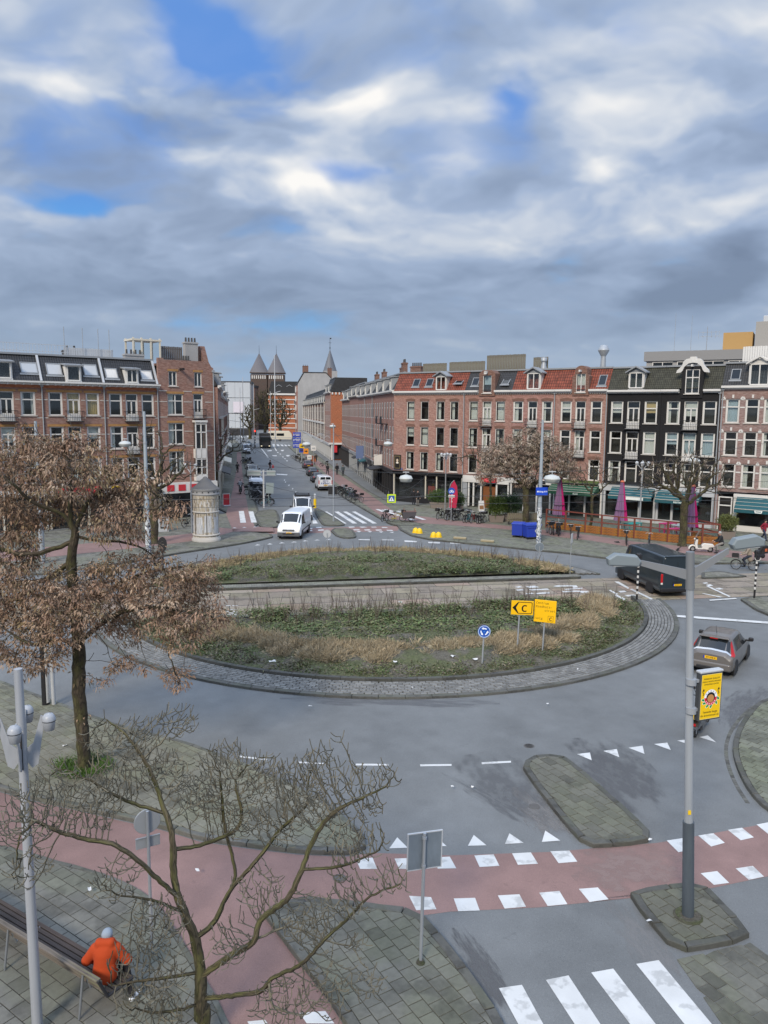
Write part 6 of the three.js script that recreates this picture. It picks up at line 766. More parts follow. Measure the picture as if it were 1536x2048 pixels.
function plainCar(label, pnt, x, z, ry, group, L = 4.2, Hh = 1.48) {
const st = carSt(L, 1.76, Hh), c = car('parked_car', label, 'car', { st, paint: pnt, wheels: [0.8, L - 0.85], wr: 0.31, glass: [[[0.85, 0.48], [L * 0.42, 0.49], [L * 0.42, 0.23], [1.1, 0.23]], [[L * 0.44, 0.49], [L * 0.7, 0.49], [L * 0.58, 0.24], [L * 0.44, 0.23]]], wind: [[L * 0.59, -0.19], [L * 0.75, -0.18], [L * 0.75, 0.18], [L * 0.59, 0.19]], back: [[0.72, -0.19], [0.72, 0.19], [0.24, 0.21], [0.24, -0.21]], mirrorAt: [L * 0.67, 0.98] }, x, z, ry, group);
for (const s of [-1, 1]) { part('tail_light', rbx(0.1, 0.2, 0.3, 0.04, 0.1, 0.84, s * 0.62), lampRed, c); part('headlight', rbx(0.16, 0.15, 0.32, 0.05, L - 0.12, 0.66, s * 0.56), lampClear, c); } pl(c, 1, -0.01, 0.62, -Math.PI / 2); part('bumper', [rbx(0.12, 0.2, 1.5, 0.05, 0.03, 0.4, 0), rbx(0.12, 0.2, 1.45, 0.05, L - 0.04, 0.4, 0)], M.dark, c); return c;
}
const awayR = Math.atan2(-SD[1], SD[0]), nearR = awayR + Math.PI;
const back = (x, z, d, h) => [x - Math.cos(h) * d, z + Math.sin(h) * d];
{
const [x1, z1] = [-7.81,-101.89], s = car('security_van', 'white van with dark blue lettering on its rear parked by the kerb', 'van', vanSpec(4.8, 1.9, 1.95, 0.9, whiteP, { wr: 0.32, strip: [] }), x1, z1, awayR); vanRear(s, 1.9, 1.95, { win: false }); part('lettering', panel(1.3, 0.34, 0, 0, 0, -Math.PI / 2).translate(-0.012, 1.35, 0), canvasMat(160, 42, (c, w, h) => { c.fillStyle = '#d9dde2'; c.fillRect(0, 0, w, h); c.fillStyle = '#1b2c66'; c.font = 'bold 38px sans-serif'; c.textAlign = 'center'; c.textBaseline = 'middle'; c.fillText('SECU', w / 2, h / 2 + 2); }), s); part('chevrons', panel(1.3, 0.2, 0, 0, 0, -Math.PI / 2).translate(-0.012, 1.02, 0), canvasMat(128, 20, (c, w, h) => { c.fillStyle = '#d9dde2'; c.fillRect(0, 0, w, h); c.fillStyle = '#24499c'; for (let i = 0; i < 6; i++) { c.beginPath(); c.moveTo(i * 24, h); c.lineTo(i * 24 + 12, 0); c.lineTo(i * 24 + 22, 0); c.lineTo(i * 24 + 10, h); c.fill(); } }), s); for (const k of [-1, 1]) part('rear_glass', bx(0.02, 0.4, 0.62, 0.004, 1.66, k * 0.36), M.autoGlass, s);
const g1 = 'cars parked along the right kerb of the street';
plainCar('dark car parked directly in front of the lettered van', paint(0.03, 0.033, 0.037), -9.73,-113.34, awayR, g1); plainCar('black car parked second in the line before the lettered van', paint(0.015, 0.016, 0.018), -11.51,-124.71, awayR, g1, 4.3, 1.44); plainCar('dark wine coloured car parked beside the orange figure on the pavement', paint(0.05, 0.02, 0.022), -13.93,-141.01, awayR, g1, 4.2, 1.55);
const g2 = 'vehicles parked along the left kerb of the street', [a, b] = back(-17.37,-105.82, 4.6, nearR);
const mkv = (label, px, pnt, L, Hh) => { const c = car('parked_van', label, 'van', vanSpec(L, 1.95, Hh, 0.95, pnt, { strip: [] }), px[0], px[1], nearR, g2); vanFront(c, L, 1.95, { nose: 0.95, lamp: lampClear, bumper: M.black }); return c; };
mkv('white van parked right behind the dense bicycle rack on the left', back(-17.6,-105.09, 4.7, nearR), whiteP, 4.8, 2.1);
mkv('grey van parked behind the white van near the gantry sign', back(-20.93,-121.81, 4.7, nearR), paint(0.14, 0.16, 0.16), 4.8, 1.9);
mkv('white van parked farthest up the left kerb', back(-33.81,-188.64, 5, nearR), whiteP, 5.2, 2.4);
plainCar('teal grey car waiting near the far crossing on the left', paint(0.10, 0.15, 0.16), ...back(-40.36,-228.66, 4.2, nearR), nearR, g2); plainCar('dark car turning at the far crossing on the left', paint(0.05, 0.055, 0.06), -65.27,-329.12, 2.6, 'cars at the far crossing'); plainCar('dark car with red lights waiting at the far crossing on the right', paint(0.06, 0.02, 0.02), -41.66,-358.9, awayR + 0.5, 'cars at the far crossing');
plainCar('blue car parked under the far bare trees', paint(0.05, 0.10, 0.22), -61.87,-456.77, 0.2, 'cars at the far crossing', 4.6, 1.6);
{ // black lorry, caravan
const [x, z] = [-33.57,-217.31], t = thing('lorry', 'black high sided lorry coming down the street at the far crossing', 'lorry', x, 0, z, nearR); part('cab', rbx(2.2, 2.9, 2.9, 0.25, -1.1, 2, 0), M.black, t); part('windscreen', rbx(0.08, 1.1, 2.5, 0.03, 0.02, 2.5, 0), M.autoGlass, t); part('box', rbx(6.5, 3.5, 2.95, 0.1, -5.6, 2.45, 0), M.dark, t); part('grille', rbx(0.1, 0.6, 1.8, 0.03, 0.02, 1.15, 0), M.dark, t); part('bumper', rbx(0.3, 0.5, 2.9, 0.1, 0, 0.65, 0), M.black, t); for (const s of [-1, 1]) { part('headlight', rbx(0.1, 0.22, 0.4, 0.04, 0.12, 0.72, s * 1.1), lampOn, t); part('wing_mirror', rbx(0.15, 0.7, 0.25, 0.05, -0.1, 2.5, s * 1.65), M.black, t); for (const wx of [-1.2, -6.5]) wheel(t, wx, s * 1.25, 0.48, 0.3, M.grey); }
const [cx2, cz2] = [-37.02,-273.05], v = thing('caravan', 'cream white touring caravan crossing behind the black lorry', 'caravan', cx2, 0, cz2, 0.08); const pr = [[-4.2, 0.7], [-4.4, 1.4], [-4.1, 3], [-3.4, 3.5], [3.2, 3.5], [4.1, 2.4], [4.3, 1.2], [4.1, 0.7]]; part('body', ext(pr, 3, [], 0.06).translate(0, 0, -1.5), M.cream, v); part('window', [bx(2.6, 0.9, 0.05, 0.2, 2.3, 1.58), bx(1.2, 0.9, 0.05, -2.6, 2.4, 1.58)], M.autoGlass, v); part('trim', bx(8.4, 0.16, 0.05, 0, 1.2, 1.58), M.grey, v); for (const s of [-1, 1]) wheel(v, 0, s * 1.35, 0.42, 0.24); part('drawbar', [rod([4.2, 0.6, 0.6], [6.2, 0.55, 0], 0.08), rod([4.2, 0.6, -0.6], [6.2, 0.55, 0], 0.08)], M.grey, v); part('jockey_wheel', cy(0.06, 0.06, 0.7, 6, 0, 0), M.grey, v);
}
}
// scooters
function scooter(label, pnt, x, y, z, ry, screen, seatM = M.black) {
const s = thing('scooter', label, 'scooter', x, y, z, ry), r = 0.23; for (const wx of [0, 1.28]) { const w = part('wheel', new THREE.TorusGeometry(r - 0.055, 0.058, 8, 20).translate(wx, r, 0), M.tyre, s); part('hub', new THREE.CylinderGeometry(0.12, 0.12, 0.08, 14).rotateX(Math.PI / 2).translate(wx, r, 0), M.alloy, w); }
part('rear_body', [ext([[-0.28, 0.42], [-0.1, 0.62], [0.5, 0.66], [0.62, 0.5], [0.56, 0.28], [0.2, 0.24], [0.16, 0.4], [-0.1, 0.44]], 0.26, [], 0.05).translate(0, 0, -0.13)], pnt, s); part('leg_shield', [ext([[0.95, 0.26], [1.08, 0.3], [1.14, 0.62], [1.06, 0.95], [0.98, 0.95], [1.02, 0.6]], 0.36, [], 0.03).translate(0, 0, -0.18), rbx(0.5, 0.06, 0.34, 0.02, 0.8, 0.27, 0)], pnt, s); part('mudguard', [new THREE.TorusGeometry(r + 0.03, 0.07, 6, 14, Math.PI).translate(1.28, r, 0), new THREE.TorusGeometry(r + 0.03, 0.07, 6, 10, 2.2).rotateZ(0.7).translate(0, r, 0)], pnt, s); part('seat', rbx(0.72, 0.12, 0.27, 0.05, 0.18, 0.76, 0), seatM, s);
part('handlebar', [rod([1.18, 0.6, 0], [1.02, 1.05, 0], 0.03), rod([1, 1.06, -0.34], [1, 1.06, 0.34], 0.018), rbx(0.18, 0.14, 0.2, 0.05, 1.06, 1.02, 0)], M.black, s); part('headlight', sp(0.085, 1.15, 1, 0), lampClear, s); for (const k of [-1, 1]) part('wing_mirror', [rod([1.02, 1.06, k * 0.25], [1, 1.3, k * 0.34], 0.01), rbx(0.03, 0.09, 0.14, 0.01, 1, 1.32, k * 0.36)], M.black, s); if (screen) part('windshield', new THREE.PlaneGeometry(0.44, 0.55).rotateY(Math.PI / 2).rotateZ(0.5).translate(0.98, 1.38, 0), new THREE.MeshPhysicalMaterial({ color: C(0.8, 0.84, 0.86), roughness: 0.1, transmission: 0.85, thickness: 0, side: THREE.DoubleSide }), s); part('tail_light', bx(0.04, 0.08, 0.14, -0.3, 0.52, 0), lampRed, s); return s;
}
scooter('white scooter with brown leg shield and windshield parked by the terrace fence', paint(0.70, 0.68, 0.64), 24.83,0.13,-57.64, Math.PI - 0.15, true, mat([0.24, 0.10, 0.04], 0.6)); { const s = scene.children[scene.children.length - 1]; part('leg_panel', rbx(0.03, 0.5, 0.3, 0.01, 0.97, 0.56, 0), mat([0.24, 0.10, 0.04], 0.6), s); }
scooter('dark scooter ridden down the left red cycle path', paint(0.03, 0.032, 0.03), -18.27,0.13,-97.25, nearR, true);
scooter('small scooter with yellow crate half hidden below the coffee sign', paint(0.02, 0.02, 0.022), 10.28,0,-24.11, 0.957, false).children[0].parent.add(part('yellow_crate', rbx(0.36, 0.3, 0.36, 0.03, -0.34, 0.92, 0), M.yellow));
// ------------------------------------------------------------ trees and plants
function sweep(pts, rad, n) {                       // tapering branch along points
const m = pts.length, pos = [], uv = [], id = []; let prev = Vv(0.3, 0.2, 1), len = 0;
for (let i = 0; i < m; i++) {
const t = pts[Math.min(m - 1, i + 1)].clone().sub(pts[Math.max(0, i - 1)]).normalize(), a = prev.clone().addScaledVector(t, -prev.dot(t)); if (a.lengthSq() < 1e-6) a.set(1, 0, 0).addScaledVector(t, -t.x); a.normalize(); prev = a; const b = t.clone().cross(a); if (i) len += pts[i].distanceTo(pts[i - 1]);
for (let k = 0; k <= n; k++) { const q = k / n * Math.PI * 2, c = Math.cos(q) * rad[i], s = Math.sin(q) * rad[i]; pos.push(pts[i].x + a.x * c + b.x * s, pts[i].y + a.y * c + b.y * s, pts[i].z + a.z * c + b.z * s); uv.push(k / n * 0.8, len * 0.7); }
}
for (let i = 0; i < m - 1; i++) for (let k = 0; k < n; k++) { const a = i * (n + 1) + k, c = a + n + 1; id.push(a, a + 1, c, a + 1, c + 1, c); }
const g = new THREE.BufferGeometry(); g.setAttribute('position', new THREE.Float32BufferAttribute(pos, 3)); g.setAttribute('uv', new THREE.Float32BufferAttribute(uv, 2)); g.setIndex(id); g.computeVertexNormals(); return g;
}
function grow(o) {                                  // branches that grow towards the light points scattered in the crown's lobes
const r = rng(o.seed), P = [], par = [], kids = [], add = (p, q) => { P.push(p); par.push(q); kids.push(0); if (q >= 0) kids[q]++; return P.length - 1; };
const lay = (pts, from) => { const c = new THREE.CatmullRomCurve3(pts.map((p) => Vv(...p)), false, 'centripetal'), n = Math.max(2, Math.round(c.getLength() / o.step)); let q = from; for (let i = from < 0 ? 0 : 1; i <= n; i++) { const p = c.getPointAt(i / n); p.x += (r() - 0.5) * o.step * 0.2; p.z += (r() - 0.5) * o.step * 0.2; p.y += (r() - 0.5) * o.step * 0.2; q = add(p, q); } };
lay(o.trunk, -1);
for (const l of o.limbs || []) { const s = Vv(...l[0]); let b = 0, bd = 1e9; P.forEach((p, i) => { const d = p.distanceTo(s); if (d < bd) { bd = d; b = i; } }); lay([P[b].toArray(), ...l.slice(1)], b); }
const A = []; const tot = o.blobs.reduce((s, b) => s + (b[4] ?? 1) * b[3] ** 2, 0);
for (const b of o.blobs) { const n = Math.round(o.n * (b[4] ?? 1) * b[3] ** 2 / tot); for (let i = 0; i < n; i++) { let x, y, z; do { x = r() * 2 - 1; y = r() * 2 - 1; z = r() * 2 - 1; } while (x * x + y * y + z * z > 1); A.push({ p: Vv(b[0] + x * b[3], b[1] + y * b[3] * (o.flat || 0.8), b[2] + z * b[3] * (o.deep || 1)), n: -1, d: 1e9 }); } }
const leafAt = A.map((a) => a.p); let live = A, start = 0; const near = (from) => { for (const a of live) for (let i = from; i < P.length; i++) { const d = a.p.distanceToSquared(P[i]); if (d < a.d) { a.d = d; a.n = i; } } };
const k2 = o.kill * o.kill, i2 = o.infl * o.infl;
for (let it = 0; it < (o.iter || 90) && live.length; it++) {
near(start); live = live.filter((a) => a.d > k2); start = P.length; const D = new Map();
for (const a of live) if (a.d < i2 && kids[a.n] < 5) { const v = D.get(a.n) || { s: Vv(0, 0, 0), c: 0, k: null }, u = a.p.clone().sub(P[a.n]).normalize(); v.s.add(u); v.c++; if (r() < 1 / v.c) v.k = u; D.set(a.n, v); }
if (!D.size) break;
for (const [n, w] of D) { const v = w.k.clone().addScaledVector(w.s, 0.6 / w.c); v.x += (r() - 0.5) * o.wob; v.y += (r() - 0.5) * o.wob + (o.up || 0); v.z += (r() - 0.5) * o.wob; v.normalize(); add(P[n].clone().addScaledVector(v, o.step * (0.8 + 0.4 * r())), n); }
}
if (o.spurs) { const m = P.length; for (let i = 0; i < m; i++) if (kids[i] === 0 || (kids[i] === 1 && r() < o.spurs)) { let q = i; const v = P[i].clone().sub(P[Math.max(0, par[i])]).normalize(); v.x += (r() - 0.5) * 1.1; v.z += (r() - 0.5) * 1.1; v.y += 0.35; const n = 2 + Math.floor(r() * 2); for (let k = 0; k < n; k++) { v.y += o.curl || 0.25; v.normalize(); q = add(P[q].clone().addScaledVector(v, o.step * 0.6), q); } } }
const R = new Array(P.length).fill(0), e = o.e || 2.3, child = P.map(() => []); for (let i = 1; i < P.length; i++) child[par[i]].push(i);
for (let i = P.length - 1; i >= 0; i--) R[i] = child[i].length ? Math.pow(child[i].reduce((s, c) => s + Math.pow(R[c], e), 0), 1 / e) : o.tip; const k = (o.r0 - o.tip) / (R[0] - o.tip || 1); for (let i = 0; i < R.length; i++) R[i] = o.tip + (R[i] - o.tip) * k;
const thick = [], thin = [], stack = [0]; while (stack.length) { const s = stack.pop(); const pts = par[s] >= 0 ? [P[par[s]]] : [], rad = par[s] >= 0 ? [Math.min(R[s] * 1.25, R[par[s]])] : []; let q = s; for (;;) { pts.push(P[q]); rad.push(R[q]); const c = child[q]; if (!c.length) break; c.sort((a, b) => R[b] - R[a]); for (let j = 1; j < c.length; j++) stack.push(c[j]); q = c[0]; } if (pts.length < 2) continue; if (s === 0) rad[0] *= 1.35; const big = rad[0]; (big > 0.03 ? thick : thin).push(sweep(pts, rad, big > 0.06 ? 9 : big > 0.02 ? 5 : 3)); }
return { thick, thin, tips: P.filter((_, i) => !child[i].length), leafAt, P, R };
}
const barkD = mat([0.125, 0.11, 0.085], 0.95, { map: tBark, bumpMap: tBark, bumpScale: 0.03 }), barkG = mat([0.17, 0.155, 0.105], 0.95, { map: tBark, bumpMap: tBark, bumpScale: 0.02 }), twigM = mat([0.12, 0.10, 0.08], 0.95), twigG = mat([0.155, 0.14, 0.10], 0.95);
function tree(name, label, o, bark = barkD, twig = twigM) {
const b = o.trunk[0], t = thing(name, label, 'tree', b[0], 0, b[2]), g = grow(o), sh = (l) => join(l).translate(-b[0], 0, -b[2]);
part('trunk', sh(g.thick), bark, t); if (g.thin.length) part('twigs', sh(g.thin), twig, t, 'stuff'); t.userData.g = undefined; t.grown = g; return t;
}
function scatter(geo, n, place, cols, r) {          // n copies of a small bunch in one mesh, each with a tone of its own
const src = geo.attributes.position.array, nr = geo.attributes.normal.array, m = src.length, pos = new Float32Array(m * n), nor = new Float32Array(m * n), col = new Float32Array(m * n), d = new THREE.Object3D(), v = new THREE.Vector3();
for (let i = 0; i < n; i++) { place(d, i); d.updateMatrix(); const q = cols[Math.floor(r() * cols.length)], k = 0.75 + 0.5 * r(); for (let j = 0; j < m; j += 3) { const o = i * m + j; v.set(src[j], src[j + 1], src[j + 2]).applyMatrix4(d.matrix); pos[o] = v.x; pos[o + 1] = v.y; pos[o + 2] = v.z; v.set(nr[j], nr[j + 1], nr[j + 2]).applyQuaternion(d.quaternion); nor[o] = v.x; nor[o + 1] = v.y; nor[o + 2] = v.z; col[o] = q[0] * k; col[o + 1] = q[1] * k; col[o + 2] = q[2] * k; } }
const g = new THREE.BufferGeometry(); g.setAttribute('position', new THREE.BufferAttribute(pos, 3)); g.setAttribute('normal', new THREE.BufferAttribute(nor, 3)); g.setAttribute('color', new THREE.BufferAttribute(col, 3)); return g;
}
function leaves(t, pts, geo, m, cols, size, r, name = 'foliage', droop = 0.5) { return part(name, scatter(geo, pts.length, (d, i) => { const p = pts[i]; d.position.set(p.x - t.position.x, p.y, p.z - t.position.z); d.rotation.set((r() - 0.5) * droop * 2, r() * 6.283, (r() - 0.5) * droop * 2); d.scale.setScalar(size * (0.7 + 0.6 * r())); }, cols, r), m, t, 'stuff'); }
function leafBunch(n, len, wid, hang, seed) { const r = rng(seed), pos = []; for (let i = 0; i < n; i++) { const a = r() * 6.283, e = -hang + (r() - 0.5) * 1.1, d = Vv(Math.cos(a) * Math.cos(e), Math.sin(e), Math.sin(a) * Math.cos(e)), s = Vv(-Math.sin(a), (r() - 0.5) * 0.8, Math.cos(a)).normalize(), o = d.clone().multiplyScalar(0.06 + 0.2 * r()).add(Vv((r() - 0.5) * 0.16, (r() - 0.5) * 0.1, (r() - 0.5) * 0.16)), L = len * (0.7 + 0.6 * r()), W = wid * (0.7 + 0.6 * r()), m = o.clone().addScaledVector(d, L * 0.45), tip = o.clone().addScaledVector(d, L).add(Vv(0, -0.25 * L, 0)), l = m.clone().addScaledVector(s, W / 2).add(Vv(0, 0.01, 0)), q = m.clone().addScaledVector(s, -W / 2); pos.push(...o.toArray(), ...l.toArray(), ...tip.toArray(), ...o.toArray(), ...tip.toArray(), ...q.toArray()); } const g = new THREE.BufferGeometry(); g.setAttribute('position', new THREE.Float32BufferAttribute(pos, 3)); g.setAttribute('uv', new THREE.Float32BufferAttribute(new Float32Array(pos.length / 3 * 2), 2)); g.computeVertexNormals(); return g; }
const leafM = new THREE.MeshPhysicalMaterial({ color: 0xffffff, roughness: 0.85, side: THREE.DoubleSide, vertexColors: true }), leafG = new THREE.MeshPhysicalMaterial({ color: 0xffffff, roughness: 0.7, side: THREE.DoubleSide, vertexColors: true });
{ // leafy tree with dry brown bunches
const r = rng(301), bl = [[-10.32,4.83,-21.6,1.17,1],[-11.6,5.45,-21.1,1.24,0.6],[-9.14,5.11,-22.3,1.03,1],[-8.17,5.49,-19.9,0.96,1],[-7.66,5.64,-21.7,1.03,1],[-6.14,5.59,-20.7,1.03,1],[-5.63,5.31,-21.9,0.83,1],[-4.95,4.71,-21.1,0.58,1],[-5.72,4.65,-20.3,0.76,1],[-9.61,4.12,-20.3,0.83,1],[-7.35,4.49,-21.3,0.76,1],[-5.3,5.99,-21.5,0.5,1],[-6.43,6.45,-21.3,0.5,0.9],[-11.62,3.88,-21.5,0.83,0.6],[-8.64,4.48,-20.3,0.69,0.8],[-7.25,3.44,-20.7,0.36,0.8],[-5.82,3.2,-20.8,0.41,0.8],[-7.57,3.26,-20.2,0.28,0.6],[-6.68,3.49,-20.8,0.19,0.7],[-5.62,2.77,-20.8,0.22,0.6],[-9.87,9.04,-21.1,1.1,1],[-11.54,8.5,-21.6,1.24,0.6],[-9.09,9.14,-21.9,0.96,1],[-8.37,8.86,-20.1,0.83,1],[-7.9,8.68,-21.5,0.83,1],[-6.59,8.74,-20.9,0.5,1],[-6.04,7.94,-21.3,0.5,1],[-10.3,7.76,-21.9,1.03,1],[-8.8,7.9,-22.1,0.69,0.9],[-7.27,7.61,-20.6,0.76,1],[-10.36,6.7,-21.3,0.83,1],[-8.8,9.77,-21.1,0.44,0.8],[-8.06,9.66,-21.3,0.22,0.7],[-6.87,7.19,-20.9,0.33,0.9],[-9.79,9.64,-21.6,0.55,0.8],[-7.56,8.15,-21.9,0.62,0.9],[-9.47,6.09,-20.2,0.69,0.9]];
const lim = [[[-8.54,3.77,-21],[-8.83,4.24,-20.4],[-9.34,4.22,-20],[-10.12,4.62,-20]],[[-8.58,3.88,-21.1],[-7.59,4.74,-21.2],[-6.27,5.12,-20.6],[-5.04,4.92,-20.6]],[[-8.62,4.46,-21.1],[-8.22,5.16,-21.8],[-7.1,5.72,-22],[-5.64,6.03,-22]],[[-8.71,6.31,-21.2],[-9.7,5.64,-21.6],[-10.81,5.51,-21.8]],[[-8.66,6.74,-21.2],[-9.72,6.52,-20.8],[-10.91,6.75,-21]],[[-8.55,7.08,-21.1],[-8.07,6.88,-21.2],[-6.89,6.79,-21],[-6.41,6.4,-21.2]],[[-8.58,7.18,-21.1],[-8.86,7.61,-21],[-9.55,8.06,-20.6],[-9.77,8.66,-20]],[[-8.58,7.18,-21.1],[-8.24,7.98,-21.4],[-7.31,8.54,-21.6],[-6.14,8,-21.4]],[[-8.6,7.33,-21],[-8.61,8.58,-21],[-8.79,9.39,-21.2]]];
const t = tree('leafy_tree', 'large gnarled tree holding dry brown leaves on the mossy pavement', { seed: 31, trunk: [[-8.59, 0, -21.1], [-8.62, 1.3, -21.1], [-8.66,2.56,-21.1],[-8.62,3.74,-21.1],[-8.67,5.04,-21.1],[-8.72,6.19,-21.1],[-8.56,7.18,-21.1]], limbs: lim, blobs: bl, n: 2100, step: 0.18, kill: 0.22, infl: 2.6, wob: 0.65, up: 0.04, tip: 0.009, r0: 0.185, e: 2.05, spurs: 0.15 });
const g = t.grown, pts = []; for (const p of g.leafAt) { if (r() < 0.72) pts.push(p); if (r() < 0.1) pts.push(p.clone().add(Vv((r() - 0.5) * 0.4, -0.1 * r(), (r() - 0.5) * 0.4))); } for (const p of g.tips) if (r() < 0.3) pts.push(p);
const cols = [[0.25, 0.165, 0.11], [0.32, 0.225, 0.155], [0.19, 0.12, 0.08], [0.40, 0.30, 0.215], [0.23, 0.175, 0.10], [0.28, 0.18, 0.125]];
const h = pts.length >> 1; leaves(t, pts.slice(0, h), leafBunch(26, 0.1, 0.042, 0.5, 5), leafM, cols, 1, r); leaves(t, pts.slice(h), leafBunch(24, 0.11, 0.04, 0.6, 6), leafM, cols, 1, r);
const gr = part('grass_tuft_ring', scatter(leafBunch(14, 0.2, 0.02, -1.1, 9), 150, (d) => { const a = r() * 6.283, q = 0.3 + 0.35 * r(); d.position.set(-8.59 + Math.cos(a) * q * 1.3, 0.12, -21.1 + Math.sin(a) * q); d.rotation.set(0, r() * 6, 0); d.scale.setScalar(0.5 + 0.4 * r()); }, [[0.07, 0.15, 0.02], [0.09, 0.17, 0.03]], r), leafG, scene); tag(gr, 'green grass growing round the foot of the leafy tree', null, null, 'stuff');
}
{ // bare foreground tree
const tr = [[-2.96,0.51,-11.55],[-2.94,1.44,-11.5],[-3.02,2.01,-11.5],[-3.18,2.46,-11.5],[-3.29,2.69,-11.55]];
const lim = [[[-3.29,2.69,-11.55],[-3.35,2.99,-11.6],[-3.41,3.76,-11.7],[-3.54,4.03,-11.8],[-3.79,4.55,-12],[-4.11,4.94,-12.2],[-4.29,5.09,-12.3],[-4.72,5.3,-12.5]],[[-3.25,2.68,-11.5],[-3.52,3.15,-11.3],[-3.85,3.67,-11.1],[-4.1,3.91,-11],[-4.56,4.07,-10.9],[-5.25,4.41,-10.8]],[[-3.02,2.01,-11.5],[-2.72,2.21,-11.6],[-2.51,2.6,-11.8],[-2.04,3.1,-12],[-1.74,3.44,-12.2],[-1.28,3.8,-12.4]],[[-2.95,1.28,-11.5],[-2.42,1.82,-11.3],[-1.97,2.27,-11.1],[-1.9,2.57,-11.1],[-1.4,3.14,-10.9],[-1.2,3.6,-10.9],[-1.01,4.07,-11],[-0.73,4.4,-11.1],[-0.36,4.56,-11.2],[0.07,4.73,-11.3]],[[-2.94,0.89,-11.5],[-2.28,1.23,-11.2],[-1.87,1.47,-11],[-1.67,1.77,-10.9],[-1.22,2.15,-10.7],[-0.81,2.74,-10.5],[-0.46,3.16,-10.4],[-0.18,3.53,-10.3],[0.29,3.83,-10.2]],[[-1.97,2.27,-11.1],[-1.47,2.28,-11.4],[-0.96,1.92,-11.6],[-0.5,1.8,-11.6]],[[-2.96,1.4,-11.5],[-3.44,1.52,-11.2],[-3.89,1.6,-11],[-4.22,1.53,-11]],[[-2.94,0.8,-11.5],[-3.21,0.96,-11.2],[-3.56,1.08,-11],[-3.82,1.25,-10.9]],[[-3.42,3.4,-11.7],[-3.02,3.31,-12],[-2.43,3.45,-12.4],[-2.54,4.16,-12.6]],[[-1.2,3.6,-10.9],[-0.53,3.85,-10.6],[-0.02,4.16,-10.5]],[[-2.64,2.35,-11.7],[-2.49,2.65,-12.2],[-2.73,3.24,-12.6],[-2.84,4.06,-12.8]],[[-1.71,1.7,-10.9],[-1.64,1.48,-10.7],[-1.21,1.4,-10.6]],[[-3.18,2.46,-11.5],[-3.63,2.86,-11.2],[-4.02,3.07,-11]],[[-3.53,3.95,-11.8],[-4.14,4.26,-11.7],[-4.65,4.64,-11.6]]];
const bl = [[-5.22,4.43,-10.9,0.56,0.8],[-4.59,4.35,-11.2,0.56,0.9],[-4.32,4.54,-11.8,0.52,0.9],[-5.08,4.69,-11.5,0.37,0.6],[-4.15,5,-12.3,0.45,1],[-3.5,5.23,-12.4,0.37,0.9],[-4.69,5.04,-12.2,0.34,0.7],[-3.63,4.44,-12.2,0.45,0.9],[-3.06,3.88,-12.6,0.52,1.2],[-2.73,4.38,-12.7,0.45,1.3],[-2.09,4.21,-12.5,0.49,1.3],[-1.45,4.28,-12.2,0.49,1.3],[-0.98,4.93,-11.6,0.34,1.2],[-0.65,5.44,-11.4,0.13,0.8],[-0.97,4.36,-11.4,0.45,1.2],[-0.41,4.8,-11.2,0.37,1.2],[0.01,4.84,-11.3,0.27,1],[-0.18,4.39,-11.2,0.27,1],[-1.71,3.57,-12.2,0.45,1],[-2.42,3.54,-12.4,0.45,1],[-0.46,4.11,-10.7,0.41,1],[-0.05,4.31,-10.5,0.22,1],[0.13,3.84,-10.2,0.27,1],[-0.45,3.43,-10.4,0.37,0.9],[-1.07,2.74,-10.8,0.45,0.8],[-0.41,1.9,-11.5,0.22,0.8],[-1.93,2.83,-11.4,0.41,0.7],[-3.42,2.58,-11,0.52,0.8],[-3.9,1.98,-11,0.37,0.8],[-3.45,1.64,-11,0.45,1],[-3.82,1.29,-10.9,0.34,1],[-3.38,1.04,-11,0.37,0.9],[-1.53,1.48,-10.7,0.45,0.8],[-0.83,1.74,-10.6,0.41,0.7],[-0.22,1.91,-10.6,0.3,0.6],[-2.34,2.25,-11,0.37,0.6],[-4.09,3.24,-11,0.37,0.6],[-5.34,3.54,-10.9,0.37,0.5],[-5.56,4.24,-10.8,0.3,0.8]];
tree('bare_tree', 'bare mossy tree with many upturned twigs beside the bench', { seed: 77, trunk: [[-2.95, 0, -11.57], [-2.9, 0.7, -11.55], ...tr], limbs: lim, blobs: bl, n: 8200, step: 0.085, kill: 0.088, infl: 0.9, wob: 0.5, up: 0.3, tip: 0.0078, r0: 0.11, e: 1.95, spurs: 0.42, curl: 0.3, iter: 70 }, barkG, twigG);
}
